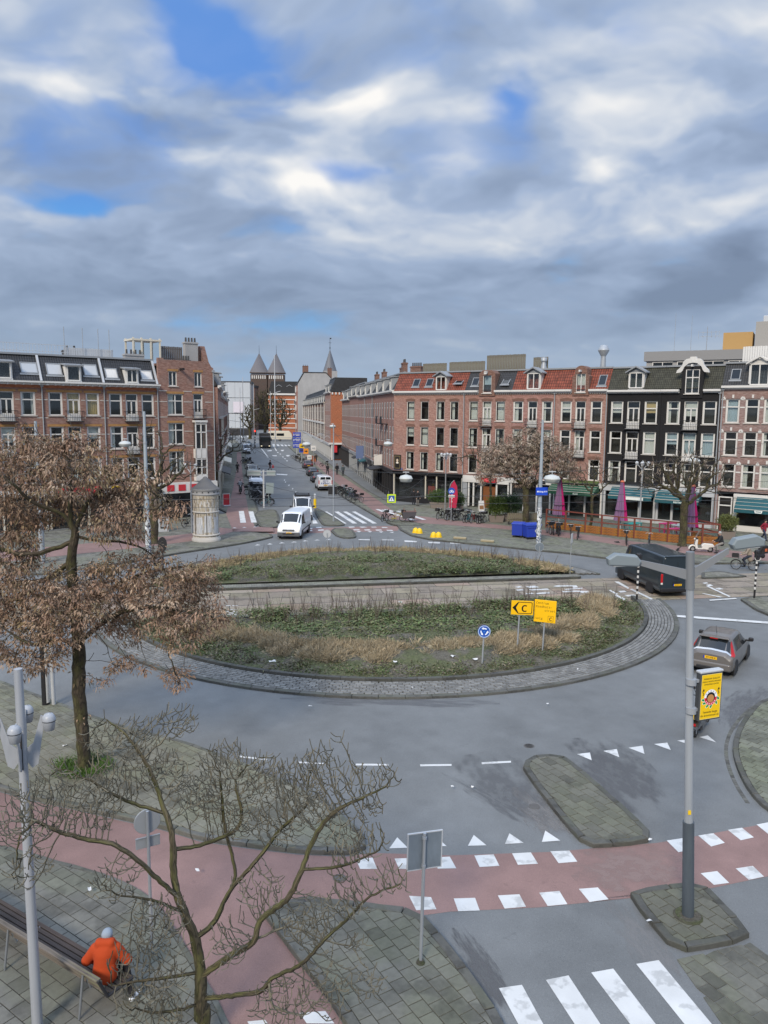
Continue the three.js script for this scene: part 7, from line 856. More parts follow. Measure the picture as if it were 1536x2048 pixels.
// trees across the square
const simple = (label, x, z, trunkH, blobs, o = {}) => tree(o.name || 'street_tree', label, { seed: o.seed || 1, trunk: [[x, 0.1, z], [x + 0.05, trunkH * 0.5, z], [x, trunkH, z]], blobs, n: o.n || 420, step: 0.3, kill: 0.4, infl: 4, wob: 0.6, up: 0.06, tip: o.tip || 0.02, r0: o.r0 || 0.2, e: 2.3, spurs: o.spurs ?? 0.25, curl: 0.2 });
{
const r = rng(401), cols = [[0.27, 0.20, 0.155], [0.33, 0.26, 0.2], [0.22, 0.16, 0.12], [0.37, 0.31, 0.24]];
const [x, z] = [12.91,-69.55], t = simple('tree with sparse dry brown leaves behind the blue bins', x, z, 3.4, [[x - 2.6, 6.6, z, 1.9], [x, 7.6, z, 2.2], [x + 2.6, 6.8, z, 1.9], [x + 3.6, 5.6, z, 1.3], [x - 3.4, 5.2, z, 1.3], [x, 5.8, z - 0.5, 2.2], [x + 1.2, 7.9, z + 0.6, 1.4]], { seed: 41, n: 800, r0: 0.3 });
const pts = []; for (const p of t.grown.leafAt) { pts.push(p); if (r() < 0.7) pts.push(p.clone().add(Vv(r() - 0.5, r() * 0.4 - 0.3, r() - 0.5))); } leaves(t, pts, leafBunch(13, 0.17, 0.06, 0.7, 15), leafM, cols, 1.15, r);
const [x2, z2] = [23.76,-60.41], t2 = simple('nearly bare round headed tree at the corner of the terrace fence', x2, z2, 3.2, [[x2 - 2.2, 5.9, z2, 1.6], [x2, 6.6, z2, 1.7], [x2 + 2, 6, z2, 1.5], [x2 - 3, 4.9, z2, 1.1], [x2 + 2.6, 4.9, z2, 1.1], [x2, 5, z2, 1.8]], { seed: 42, n: 850, r0: 0.3, spurs: 0.4 });
leaves(t2, t2.grown.leafAt.filter((_, i) => i % 7 === 0 && t2.grown.leafAt[i].y > 5.6), leafBunch(8, 0.14, 0.05, 0.7, 16), leafM, cols, 1, r);
const [x3, z3] = [18.36,-67.51]; simple('small bare tree inside the terrace fence below the bar', x3, z3, 3, [[x3 - 1.4, 4.9, z3, 1.2], [x3 + 1.3, 5, z3, 1.2], [x3, 5.6, z3, 1.2]], { seed: 43, n: 260, r0: 0.13 });
const [x4, z4] = [10.34,-74.6]; simple('thin bare young tree leaning beside the bicycles', x4, z4, 4.2, [[x4 - 2, 6.8, z4, 1.3], [x4 + 0.5, 7.2, z4, 1.2], [x4 - 3, 6, z4, 0.9]], { seed: 44, n: 160, r0: 0.11 });
const [x5, z5] = [-17.98,-59.45]; simple('bare tree behind the graffiti covered pole on the left', x5, z5, 3.6, [[x5 - 0.6, 7.2, z5, 1.6], [x5 + 1.5, 7, z5, 1.6], [x5 + 2.5, 6, z5, 1.3], [x5, 8.6, z5, 1.3], [x5 + 0.8, 5.6, z5, 1.4]], { seed: 45, n: 420, r0: 0.3 });
const [x6, z6] = [-18.72,-85.55]; simple('bare spreading tree at the street corner behind the advertising column', x6, z6, 4, [[x6 - 2.8, 6.6, z6, 1.6], [x6 - 0.6, 8, z6, 1.7], [x6 + 2, 7.4, z6, 1.7], [x6 + 3.6, 6.2, z6, 1.2], [x6, 6, z6, 1.8]], { seed: 46, n: 420, r0: 0.17 });
const far = ['tall bare tree in front of the twin towers', 'bare tree left of the twin towers near the wrapped building', 'bare tree in front of the banded corner building'];
[[530, 300, 19, 5.5], [500, 290, 13, 3.5], [560, 295, 16, 4.5]].forEach(([px, d, hh, w], i) => { const X = (px - 768) / 1538 * d, Z = -d; tree('street_tree', far[i], { seed: 50 + i, trunk: [[X, 0, Z], [X, 4, Z]], blobs: [[X - w * 0.5, hh * 0.62, Z, w * 0.7], [X + w * 0.5, hh * 0.62, Z, w * 0.7], [X, hh * 0.82, Z, w * 0.75], [X, hh * 0.45, Z, w * 0.9]], n: 700, step: 0.7, kill: 0.9, infl: 9, wob: 0.6, up: 0.1, tip: 0.09, r0: 0.6, e: 2.5, spurs: 0.7 }); });
}
{ // island planting
const r = rng(501), put = (name, label, geo, m, n, pick, cols, size) => { const pts = []; let guard = 0; while (pts.length < n && guard++ < n * 30) { const p = pick(); if (p) pts.push(p); } const im = part(name, scatter(geo, pts.length, (d, i) => { const p = pts[i], rad = Math.hypot(p[0] - RC[0], p[1] - RC[1]); d.position.set(p[0], 0.18 + 0.3 * smooth(14, 9, rad), p[1]); d.rotation.set((r() - 0.5) * 0.5, r() * 6.283, (r() - 0.5) * 0.5); d.scale.setScalar(size * (0.6 + 0.8 * r())); }, cols, r), m); scene.add(im); im.name = numbered(name); return tag(im, label, null, null, 'stuff'); };
const pol = (r0, r1, a0, a1) => { const a = a0 + (a1 - a0) * r(), q = Math.sqrt(mixn(r0 * r0, r1 * r1, r())); return [RC[0] + q * Math.cos(a), RC[1] + q * Math.sin(a), q, a]; };
const nearOk = (p) => across(p[0], p[1]) > HALF + 0.6, farOk = (p) => across(p[0], p[1]) < -HALF - 1.3, nz = (p, f, s) => fbm(p[0] * f, p[1] * f, s, 3);
put('dry_grass', 'tan dry grass in a curved band along the near rim of the island', leafBunch(30, 0.25, 0.009, -1.05, 21), leafM, 2900, () => { const p = pol(10.7, 12.6, -0.02, Math.PI + 0.05); return nearOk(p) && nz(p, 1.1, 5) > 0.36 + 0.22 * Math.abs(p[2] - 11.6) ? p : null; }, [[0.40, 0.33, 0.22], [0.47, 0.39, 0.27], [0.31, 0.26, 0.175], [0.37, 0.33, 0.24]], 1);
put('dry_grass', 'tan dry grass along the far rim of the island', leafBunch(24, 0.34, 0.01, -1.05, 22), leafM, 1500, () => { const p = pol(12.2, 13.9, -Math.PI - 0.1, 0.1); return farOk(p) && nz(p, 0.8, 6) > 0.42 ? p : null; }, [[0.42, 0.345, 0.23], [0.37, 0.30, 0.19], [0.32, 0.29, 0.17]], 0.9);
const greens = [[0.10, 0.145, 0.05], [0.07, 0.105, 0.035], [0.14, 0.165, 0.07], [0.15, 0.145, 0.075]], dull = [[0.16, 0.145, 0.10], [0.12, 0.115, 0.075], [0.19, 0.17, 0.12], [0.125, 0.14, 0.07]];
put('ground_cover', 'green leafy ground cover in the middle of the near island half', leafBunch(16, 0.17, 0.11, 0.1, 23), leafG, 2300, () => { const p = pol(0, 10.8, 0, Math.PI); const a = across(p[0], p[1]); return nearOk(p) && (nz(p, 0.7, 8) > 0.58 || (Math.abs(a - 7 - nz(p, 0.4, 3)) < 0.8 && r() < 0.8)) ? p : null; }, greens, 0.95);
put('ground_cover', 'patchy green plants on the far island half', leafBunch(16, 0.17, 0.11, 0.1, 24), leafG, 1700, () => { const p = pol(0, 13.9, -Math.PI, 0); return farOk(p) && (p[2] > 11.4 ? r() < 0.9 : nz(p, 0.6, 9) > 0.6) ? p : null; }, greens, 0.85);
put('weeds', 'low brown green weeds over the soil of the island', leafBunch(12, 0.14, 0.05, -0.3, 25), leafM, 6500, () => { const p = pol(0, 14, 0, 2 * Math.PI); return (nearOk(p) || farOk(p)) && (p[2] < 13.2 || r() < 0.5) ? p : null; }, dull.concat(greens), 0.8);
put('weeds', 'green weeds between the dry grass and the kerb', leafBunch(14, 0.16, 0.05, -0.2, 26), leafG, 1500, () => { const p = pol(12.3, 13.7, -0.1, Math.PI + 0.1); return nearOk(p) && nz(p, 0.8, 12) > 0.42 ? p : null; }, greens.concat(dull), 0.9);
const st = []; for (let i = 0; i < 5; i++) { const a = r() * 6.28; st.push(rod([0, 0, 0], [Math.cos(a) * 0.22, 0.7 + 0.4 * r(), Math.sin(a) * 0.22], 0.007, 3, 0.003)); }
put('dead_stems', 'dark dead flower stems standing on the island', flat(join(st)), leafM, 420, () => { const p = pol(0, 13, 0, 2 * Math.PI); const a = across(p[0], p[1]); return (a > HALF + 0.5 && a < 7) || (farOk(p) && p[2] > 11) ? p : null; }, [[0.10, 0.075, 0.06], [0.13, 0.10, 0.075]], 0.9);
const lit = []; const lr = rng(9); for (const [x, z] of [[0.9,-39.92],[2.3,-35.36],[1.14,-28.09],[-2.2,-31.03],[0.5,-30.05],[2.9,-30.85],[7.97,-30.36],[3.8,-30.56],[10.01,-37.05],[-6.07,-36.9],[-2.56,-26.13],[5.95,-26.56],[6.61,-17.7],[2.54,-20.32],[1.98,-20.31],[5.54,-14.65],[-4.17,-16.27],[-6.34,-15.54],[-9.85,-22.73],[-4.46,-30.04]]) lit.push([x, z]);
lit.forEach(([x, z], i) => { const g = new THREE.PlaneGeometry(0.1 + 0.08 * lr(), 0.09, 3, 2).rotateX(-Math.PI / 2), p = g.attributes.position; for (let k = 0; k < p.count; k++) p.setY(k, 0.05 * lr()); g.computeVertexNormals(); const s = part('litter', g, M.white, scene); s.name = numbered('litter'); const onI = Math.hypot(x - RC[0], z - RC[1]) < 14.2; s.position.set(x, onI ? 0.45 : 0.13, z); s.rotation.y = lr() * 6; s.scale.setScalar(onI ? 1.7 : 0.8); tag(s, onI ? 'scrap of white paper litter on the planted island' : 'scrap of white paper litter on the road or pavement', 'litter', onI ? 'litter on the island' : 'litter on roads and pavements'); });
}
// ------------------------------------------------------------ lamp posts, signs, signals
const poleM = M.galv, creamy = mat([0.50, 0.52, 0.50], 0.5);
{ // tall double-armed lamp post
const [bx0, bz0] = [6.42, -14.84], t = thing('lamp_post', 'tall grey lamp post with two arms and flat lamp heads on the square island', 'lamp post', bx0, 0.12, bz0);
t.rotation.z = 0.054; part('base', cy(0.118, 0.113, 2.1, 0, 0, 0, 24), mat([0.085, 0.105, 0.125], 0.5, { map: rep(tGrime, 1) }), t); part('pole', cy(0.088, 0.072, 4.9, 0, 2.1, 0, 24), mat([0.36, 0.39, 0.42], 0.45, { map: rep(tGrime, 1) }), t); part('pole_top', cy(0.088, 0.08, 0.75, 0, 6.98, 0, 20), mat([0.17, 0.18, 0.19], 0.5), t); part('sticker', bx(0.06, 0.09, 0.01, -0.02, 2.35, 0.1), M.yellow, t);
const arm = (x1, y1, z1) => ext([[0, 7.15], [x1, y1 - 0.02], [x1, y1 + 0.09], [0, 7.36]], 0.06).translate(0, 0, -0.035);
part('arm', arm(-0.98, 7.52, 0), mat([0.20, 0.21, 0.22], 0.5), t); part('arm', arm(0.75, 7.68, 0), mat([0.20, 0.21, 0.22], 0.5), t);
for (const [x, y, s] of [[-1.3, 7.55, -1], [1.1, 7.8, 1]]) { const hd = ext([[-0.34, 0], [0.3, -0.02], [0.34, 0.06], [0.26, 0.16], [-0.2, 0.2], [-0.36, 0.1]], 0.2, [], 0.03).translate(0, 0, -0.1).scale(0.85, 0.9, 0.85); if (s > 0) hd.rotateY(Math.PI); const h = part('lamp_head', hd.rotateZ(s * 0.05).translate(x, y, 0), mat([0.20, 0.235, 0.25], 0.4), t); part('lens', rbx(0.46, 0.02, 0.18, 0.01, x, y - 0.03, 0), M.grey, h); }
const soil = struct('tree_pit', 'dirt and weeds round the foot of the tall lamp post', cy(0.3, 0.26, 0.03, bx0, 0.125, bz0, 14), M.soil);
const s = thing('advertising_box', 'yellow coffee advertising box clamped to the tall lamp post', 'advertisement', bx0 - 0.17, 4.38, bz0 + 0.02, 0.35); part('box', rbx(0.56, 1, 0.13, 0.02, 0.36, 0.5, 0), mat([0.06, 0.065, 0.07], 0.5), s); part('cap', rbx(0.58, 0.05, 0.15, 0.02, 0.36, 1.015, 0), M.pale, s);
part('poster', panel(0.5, 0.93, 0.36, 0.5, 0.068), canvasMat(384, 712, (c, w, h) => {
c.fillStyle = '#f2c600'; c.fillRect(0, 0, w, h); c.strokeStyle = '#f7e28a'; c.lineWidth = 6; c.strokeRect(3, 3, w - 6, h - 6); c.fillStyle = '#1b1508'; c.textAlign = 'center'; c.textBaseline = 'middle'; c.font = 'bold 34px sans-serif'; c.fillText('PREMIUM QUALITY', w / 2, 70); c.font = 'bold 30px sans-serif'; c.fillText('SINGLE ORIGIN ORGANIC', w / 2, 115, w - 24); c.fillText('ETHIOPIAN COFFEE', w / 2, 158);
const X = w / 2, Y = 372, arc = (r0, r1, a, b, col) => { c.fillStyle = col; c.beginPath(); c.arc(X, Y, r1, a, b); c.arc(X, Y, r0, b, a, true); c.closePath(); c.fill(); };
for (const [a, b] of [[-2.55, 1], [-2, 1], [-1.5, 1], [-0.7, 1], [-0.2, 1], [-2.95, 1]]) { const q = Math.PI - a * 0 + (a + 1.6) * -1 + Math.PI / 2 - Math.PI; c.save(); c.translate(X + Math.cos(q) * 142, Y + Math.sin(q) * 142); c.rotate(q + 0.5); c.fillStyle = '#e9f2e4'; c.beginPath(); c.ellipse(0, 0, 42, 23, 0, 0, 7); c.fill(); c.fillStyle = '#0d8a3e'; c.beginPath(); c.ellipse(0, 0, 35, 17, 0, 0, 7); c.fill(); c.restore(); }
arc(0, 126, 0, 7, '#e8eef5'); arc(70, 122, Math.PI, 2 * Math.PI, '#f4f6fa'); arc(70, 122, 0, Math.PI, '#d51f36'); c.fillStyle = '#0c0c0c'; c.beginPath(); c.arc(X, Y, 84, 0, 7); c.fill(); c.fillStyle = '#c08a52'; c.beginPath(); c.arc(X, Y + 16, 64, 0, 7); c.fill();
const ring = (txt, r, a0, a1, col, flip) => { c.fillStyle = col; c.font = 'bold 34px sans-serif'; [...txt].forEach((ch, i) => { const a = a0 + (a1 - a0) * i / (txt.length - 1); c.save(); c.translate(X + Math.cos(a) * r, Y + Math.sin(a) * r); c.rotate(a + (flip ? -Math.PI / 2 : Math.PI / 2)); c.fillText(ch, 0, 0); c.restore(); }); }; ring('HARAR', 102, -2.55, -0.6, '#14284c'); ring('COFFEE', 103, 2.5, 0.64, '#fff', true);
for (const sx of [46, w - 46]) { c.strokeStyle = '#111'; c.lineWidth = 12; c.beginPath(); c.moveTo(sx - 8, 330); c.bezierCurveTo(sx + 40, 300, sx - 40, 290, sx, 250); c.stroke(); c.fillStyle = '#111'; c.beginPath(); c.moveTo(sx - 22, 258); c.lineTo(sx + 4, 218); c.lineTo(sx + 22, 262); c.fill(); }
c.fillStyle = '#14110a'; c.font = 'bold 44px sans-serif'; c.fillText('Tweede Hugo', w / 2 + 4, 604); c.font = 'bold 42px sans-serif'; c.fillText('de Grootstraat 22', w / 2, 658, w - 20);
}, 0.4), s); part('clamp', [cy(0.105, 0.105, 0.12, -0.06, 0.18, 0, 20), cy(0.105, 0.105, 0.12, -0.1, 0.78, 0, 20), bx(0.2, 0.06, 0.06, 0.05, 0.24, 0), bx(0.2, 0.06, 0.06, 0.05, 0.84, 0)], M.grey, s);
}
{ // lamp post with four bowl lamps, near left
const t = thing('lamp_post', 'pale lamp post with four bowl shaped lamps near the bench', 'lamp post', -5.8, 0.05, -11.8), m = mat([0.40, 0.42, 0.45], 0.4, { map: rep(tGrime, 1) }); part('pole', cy(0.088, 0.066, 6.35, 0, 0, 0, 24), m, t); part('slot', bx(0.03, 0.62, 0.01, 0.025, 5, 0.083), M.black, t);
for (let k = 0; k < 4; k++) { const a = k * Math.PI / 2 + 0.22, g = new THREE.Group(); g.name = 'lamp_arm'; const s = part('lamp_arm', ext([[0.07, 4.78], [0.14, 4.68], [0.23, 4.74], [0.36, 5.52], [0.3, 5.56], [0.17, 5.1], [0.07, 5.02]], 0.02).translate(0, 0, -0.01).rotateY(a), m, t); const bw = part('bowl', lathe([[0, 0], [0.1, 0], [0.125, 0.16], [0.13, 0.17]], 24).scale(0.8, 0.88, 0.8).translate(0.42, 5.3, 0).rotateY(a), m, s); part('dome', lathe([[0.132, 0.185], [0.122, 0.25], [0.08, 0.305], [0, 0.325]], 24).scale(0.8, 0.88, 0.8).translate(0.42, 5.3, 0).rotateY(a), m, s); }
}
// signs near
function signPole(name, label, x, z, h, r = 0.032, y = 0.12, cat = 'road sign') { const t = thing(name, label, cat, x, y, z); part('pole', cy(r, r, h, 0, 0, 0, 12), poleM, t); return t; }
const backM = mat([0.20, 0.24, 0.28], 0.5, { map: rep(tGrime, 1) });
{
const t = signPole('road_sign', 'grey back of a rectangular road sign on a pole at the tiled pavement', 0.77, -13.4, 2.62); t.rotation.z = -0.016; t.rotation.y = 0.28; part('panel', rbx(0.68, 0.72, 0.025, 0.01, 0.03, 2.24, -0.06), backM, t); part('edge', [bx(0.69, 0.018, 0.035, 0.03, 2.6, -0.06), bx(0.69, 0.018, 0.035, 0.03, 1.88, -0.06), bx(0.018, 0.7, 0.035, -0.305, 2.24, -0.06), bx(0.018, 0.7, 0.035, 0.365, 2.24, -0.06)], M.pale, t); part('bracket', [cy(0.045, 0.045, 0.05, 0, 2.5, 0, 12), cy(0.045, 0.045, 0.05, 0, 1.95, 0, 12)], M.galv, t); part('foot', cy(0.09, 0.06, 0.06, 0, 0, 0, 10), M.soil, t);
const o = signPole('road_sign', 'pale back of a round road sign with plate behind the bare tree', -4.47, -13.82, 2.85, 0.03, 0.05); part('disc', new THREE.CylinderGeometry(0.24, 0.24, 0.025, 32).rotateX(Math.PI / 2).translate(0, 2.62, -0.05), M.grey, o); part('rim', new THREE.TorusGeometry(0.24, 0.012, 8, 32).translate(0, 2.62, -0.05), M.galv, o); part('plate', [rbx(0.46, 0.22, 0.02, 0.01, 0, 2.2, -0.05), bx(0.46, 0.015, 0.03, 0, 2.31, -0.04)], M.grey, o); o.rotation.y = 0.5;
}
{ // signs on the island
const [x, z] = [4.05,-30.38], t = signPole('road_sign', 'blue round roundabout sign with three white arrows on the island', x, z, 2.1, 0.035, -0.3); t.rotation.z = -0.03; part('disc', new THREE.CylinderGeometry(0.26, 0.26, 0.02, 32).rotateX(Math.PI / 2).translate(0, 2, 0.05), M.blue, t);
part('symbol', new THREE.CircleGeometry(0.26, 32).translate(0, 2, 0.064), canvasMat(128, 128, (c, w) => { c.fillStyle = '#1450b0'; c.fillRect(0, 0, w, w); c.strokeStyle = '#cfe0f4'; c.lineWidth = 6; c.beginPath(); c.arc(64, 64, 58, 0, 7); c.stroke(); c.translate(64, 64); for (let k = 0; k < 3; k++) { c.rotate(Math.PI * 2 / 3); c.strokeStyle = '#e9f0f8'; c.lineWidth = 13; c.beginPath(); c.arc(0, 0, 32, 0.15, 1.3, false); c.stroke(); c.fillStyle = '#e9f0f8'; c.save(); c.rotate(0.1); c.beginPath(); c.moveTo(18, 8); c.lineTo(48, 8); c.lineTo(35, -16); c.fill(); c.restore(); } c.fillStyle = '#4c86d8'; c.beginPath(); c.arc(0, 0, 7, 0, 7); c.fill(); }, 0.35), t);
const [x2, z2] = [5.76,-32.03], u = signPole('road_sign', 'yellow diversion sign with black arrow and letter C', x2, z2, 2.5, 0.035, -0.08); u.rotation.z = -0.03; part('panel', rbx(0.95, 0.62, 0.025, 0.01, 0.1, 2.36, 0.05), M.yellow, u);
part('symbol', panel(0.93, 0.6, 0.1, 2.36, 0.066), canvasMat(192, 124, (c, w, h) => { c.fillStyle = '#f7bf00'; c.fillRect(0, 0, w, h); c.fillStyle = '#15120c'; c.beginPath(); c.moveTo(8, 62); c.lineTo(58, 10); c.lineTo(66, 10); c.lineTo(40, 62); c.lineTo(66, 114); c.lineTo(58, 114); c.fill(); c.strokeStyle = '#15120c'; c.lineWidth = 6; c.beginPath(); c.moveTo(58, 12); c.lineTo(168, 12); c.quadraticCurveTo(180, 12, 180, 24); c.lineTo(180, 100); c.quadraticCurveTo(180, 112, 168, 112); c.lineTo(58, 112); c.stroke(); c.font = 'bold 84px sans-serif'; c.textAlign = 'center'; c.textBaseline = 'middle'; c.fillText('C', 112, 68); }, 0.4), u);
const [x3, z3] = [6.89,-32.2], w = signPole('road_sign', 'tall yellow diversion sign with four lines of black writing', x3, z3, 2.6, 0.035, -0.13); w.rotation.z = -0.03; w.rotation.y = -0.28; part('panel', rbx(0.92, 0.98, 0.025, 0.01, 0, 2.22, 0.05), M.yellow, w);
part('writing', panel(0.9, 0.96, 0, 2.22, 0.066), canvasMat(240, 256, (c, W, h) => { c.fillStyle = '#f7bf00'; c.fillRect(0, 0, W, h); c.fillStyle = '#2a2208'; c.font = '34px monospace'; c.textBaseline = 'middle'; c.fillText('Centrum', 14, 34); c.fillText('Raadhuis-', 14, 76); c.textAlign = 'right'; c.fillText('straat', W - 6, 118); c.textAlign = 'left'; c.fillText('volg', 16, 214); c.strokeStyle = '#2a2208'; c.lineWidth = 3; c.strokeRect(158, 178, 58, 66); c.font = 'bold 56px sans-serif'; c.textAlign = 'center'; c.fillText('C', 187, 213); }, 0.4), w);
const [x4, z4] = [-4.21,-57.29], v = signPole('road_sign', 'grey back of a round sign on the far rim of the island', x4, z4, 1.2, 0.03, 0.2); v.rotation.z = 0.06; part('disc', new THREE.CylinderGeometry(0.3, 0.3, 0.02, 28).rotateX(Math.PI / 2).translate(0, 1.15, -0.04), M.pale, v); part('rim', new THREE.TorusGeometry(0.3, 0.015, 8, 28).translate(0, 1.15, -0.04), M.galv, v);
const [x5, z5] = [10.82,-52.6], q = signPole('road_sign', 'grey back of a round sign in front of the graffiti pole', x5, z5, 1.3, 0.03, 0.05); part('disc', new THREE.CylinderGeometry(0.3, 0.3, 0.02, 28).rotateX(Math.PI / 2).translate(0, 1.25, -0.04), backM, q); part('rim', new THREE.TorusGeometry(0.3, 0.015, 8, 28).translate(0, 1.25, -0.04), M.galv, q);
const [x6, z6] = [12.16,-49.2], n = signPole('road_sign', 'small narrow sign seen edge on atop a thin pole by the island', x6, z6, 2.6, 0.022, 0.1); n.rotation.y = 1.1; part('panel', rbx(0.5, 0.62, 0.02, 0.01, 0, 2.4, 0.03), M.white, n); part('panel_back', bx(0.48, 0.6, 0.01, 0, 2.4, 0.014), backM, n);
}
// tram signals with banded poles
function tramSignal(label, x, y, z) { const t = thing('tram_signal', label, 'signal', x, y, z); for (let i = 0; i < 12; i++) part('pole_band', cy(0.055, 0.055, i ? 0.148 : 0.5, 0, i ? 0.352 + i * 0.15 : 0, 0, 12), i % 2 ? M.white : M.black, t); part('signal_head', [rbx(0.3, 0.62, 0.22, 0.1, 0, 2.5, 0)], M.black, t); part('head_rim', new THREE.TorusGeometry(0.17, 0.02, 6, 16, Math.PI).rotateZ(Math.PI).translate(0, 2.36, 0.1), M.white, t); part('signal_lens', [0.18, 0, -0.18].map((d) => new THREE.CylinderGeometry(0.07, 0.08, 0.04, 12).rotateX(Math.PI / 2).translate(0, 2.5 + d, 0.12)), mat([0.03, 0.03, 0.035], 0.2), t); return t; }
tramSignal('black tram signal on a black and white banded pole at the island tip', 14.13,0.08,-41.89); tramSignal('black tram signal on a banded pole at the right platform end', 21.25,0.12,-43.07);
{ const [x, z] = [-14.21,-48.72], t = thing('tram_signal', 'black oval signal backplate on a thin post behind the leafy tree', 'signal', x, 0.1, z); part('post', cy(0.04, 0.04, 1.5, 0, 0, 0, 10), M.black, t); part('backplate', ext(Array.from({ length: 20 }, (_, i) => [Math.cos(i / 20 * 6.283) * 0.28, Math.sin(i / 20 * 6.283) * 0.48]), 0.08).translate(0, 1.85, 0), M.black, t); }
{ const [x, z] = [-11.93,-26.15], t = thing('signal_pole', 'black signal pole with peeling white paper beside the leafy tree', 'pole', x, 0.1, z); part('pole', cy(0.13, 0.12, 3.2, 0, 0, 0, 14), M.black, t); part('peeling_paper', new THREE.CylinderGeometry(0.133, 0.138, 2.2, 14, 1, true, 0.6, 1.2).translate(0, 1.2, 0), M.white, t); part('side_pole', cy(0.07, 0.07, 2.6, 0.28, 0, 0, 12), mat([0.5, 0.52, 0.54], 0.7, { map: rep(tGrime, 2) }), t); part('signal_head', rbx(0.42, 1, 0.3, 0.1, 0.05, 2.9, 0), M.black, t); }
// tram wire poles, wires and hanging lamps
const flyM = canvasMat(128, 512, (c, w, h) => { const r = rng(44); c.fillStyle = '#aab0b4'; c.fillRect(0, 0, w, h); for (let i = 0; i < 260; i++) { const k = r(); c.fillStyle = k > 0.72 ? '#20242a' : k > 0.4 ? '#e4e6e6' : k > 0.3 ? '#5c6a86' : '#c4c8ca'; c.fillRect(r() * w, r() * h, 4 + r() * 22, 4 + r() * 34); } }, 0.85);
function wirePole(label, x, z, h, fly) { const t = thing('tram_pole', label, 'pole', x, 0.1, z); part('foot', cy(0.2, 0.19, 2.9, 0, 0, 0, 16), fly ? flyM : poleM, t); part('pole', [cy(0.16, 0.15, 2.6, 0, 2.9, 0, 16), cy(0.125, 0.12, 2.6, 0, 5.5, 0, 16), cy(0.1, 0.09, h - 8.1, 0, 8.1, 0, 16)], mat([0.33, 0.38, 0.42], 0.5), t); part('collar', [2.9, 5.5, 8.1].map((y) => cy(0.19 - y * 0.006, 0.19 - y * 0.006, 0.16, 0, y - 0.08, 0, 16)), poleM, t); return t; }
const WP = { a: [-23.15, -51.27, 9.6], b: [-17.04, -54.85, 10.3], c: [12.54, -61.48, 9.9] };
wirePole('grey tram wire pole at the far left behind the leafy crown', ...WP.a); wirePole('grey tram wire pole with pasted paper at its foot beside the bare tree', ...WP.b, true); wirePole('grey tram wire pole plastered with torn posters by the blue bins', ...WP.c, true);
{
const [x, z] = [WP.c[0], WP.c[1]], s = thing('direction_sign', 'blue direction board clamped to the postered tram pole', 'road sign', x, 4.3, z + 0.25, 0.25); part('board', rbx(1.05, 0.68, 0.04, 0.015, 0.08, 0, 0), M.blue, s); part('writing', panel(1, 0.64, 0.08, 0, 0.024), canvasMat(200, 128, (c, w, h) => { c.fillStyle = '#1a4fd0'; c.fillRect(0, 0, w, h); c.fillStyle = '#fff'; c.beginPath(); c.moveTo(12, 64); c.lineTo(34, 44); c.lineTo(34, 84); c.fill(); c.fillRect(32, 58, 16, 12); c.font = 'bold 34px sans-serif'; c.textBaseline = 'middle'; c.fillText('Ring A10', 54, 66, 140); }, 0.4), s); part('clamp', [cy(0.2, 0.2, 0.1, 0, 0.1, -0.25, 14), bx(0.1, 0.1, 0.25, 0, 0.15, -0.12)], M.galv, s);
}
function slimPole(label, x, z, h, y, m, globes) { const t = thing('lamp_post', label, 'lamp post', x, y, z); part('pole', [cy(0.085, 0.075, h * 0.35, 0, 0, 0, 12), cy(0.07, 0.05, h * 0.65, 0, h * 0.35, 0, 12)], m, t); for (let k = 0; k < (globes || 0); k++) { const a = k * 6.283 / globes + 0.4; const g = part('lamp_arm', rod([0, h - 0.9, 0], [Math.cos(a) * 0.45, h - 0.35, Math.sin(a) * 0.45], 0.03, 8), M.pale, t); part('globe', [sp(0.16, Math.cos(a) * 0.5, h - 0.25, Math.sin(a) * 0.5), cy(0.1, 0.14, 0.2, Math.cos(a) * 0.5, h - 0.48, Math.sin(a) * 0.5, 12)], M.pale, g); } return t; }
slimPole('tall slim grey lamp post on the narrow refuge in the street mouth', -4.81, -72.64, 9.2, 0.12, mat([0.28, 0.31, 0.34], 0.5)); slimPole('lamp post with bowl lamps in front of the cafe windows', 6.56, -82, 6.2, 0.12, mat([0.24, 0.25, 0.26], 0.5), 4); slimPole('lamp post with bowl lamps between the two teal awnings', 23.64, -70.4, 6.2, 0.12, mat([0.30, 0.32, 0.34], 0.5), 4);
slimPole('lamp post with bowl lamps left of the advertising column', -16.42,-65.02, 6, 0.12, mat([0.26, 0.28, 0.30], 0.5), 2);
{ // the board under the slim post, dark box
const t = thing('road_sign', 'black square sign back halfway up the slim lamp post', 'road sign', -4.85, 3.05, -72.82); part('panel', rbx(0.85, 0.98, 0.05, 0.02, -0.05, 0, 0), M.black, t); part('bracket', [bx(0.8, 0.05, 0.04, -0.05, 0.42, 0.05), bx(0.8, 0.05, 0.04, -0.05, -0.42, 0.05), bx(0.1, 0.05, 0.14, 0, 0.42, 0.12)], M.galv, t);
}
function hangLamp(label, p, big = 1) { const t = thing('hanging_lamp', label, 'street lamp', ...p, 0, 'lamps hung from wires over the square'); t.scale.setScalar(big); part('shade', lathe([[0.1, 0.32], [0.5, 0.2], [0.62, 0.02], [0.6, -0.02]], 6), creamy, t); part('bowl', lathe([[0.6, -0.03], [0.5, -0.24], [0.34, -0.28], [0, -0.28]], 6), creamy, t); part('hanger', [cy(0.03, 0.03, 0.28, 0, 0.3, 0, 8), bx(0.5, 0.06, 0.08, 0, 0.52, 0)], M.pale, t); return t; }
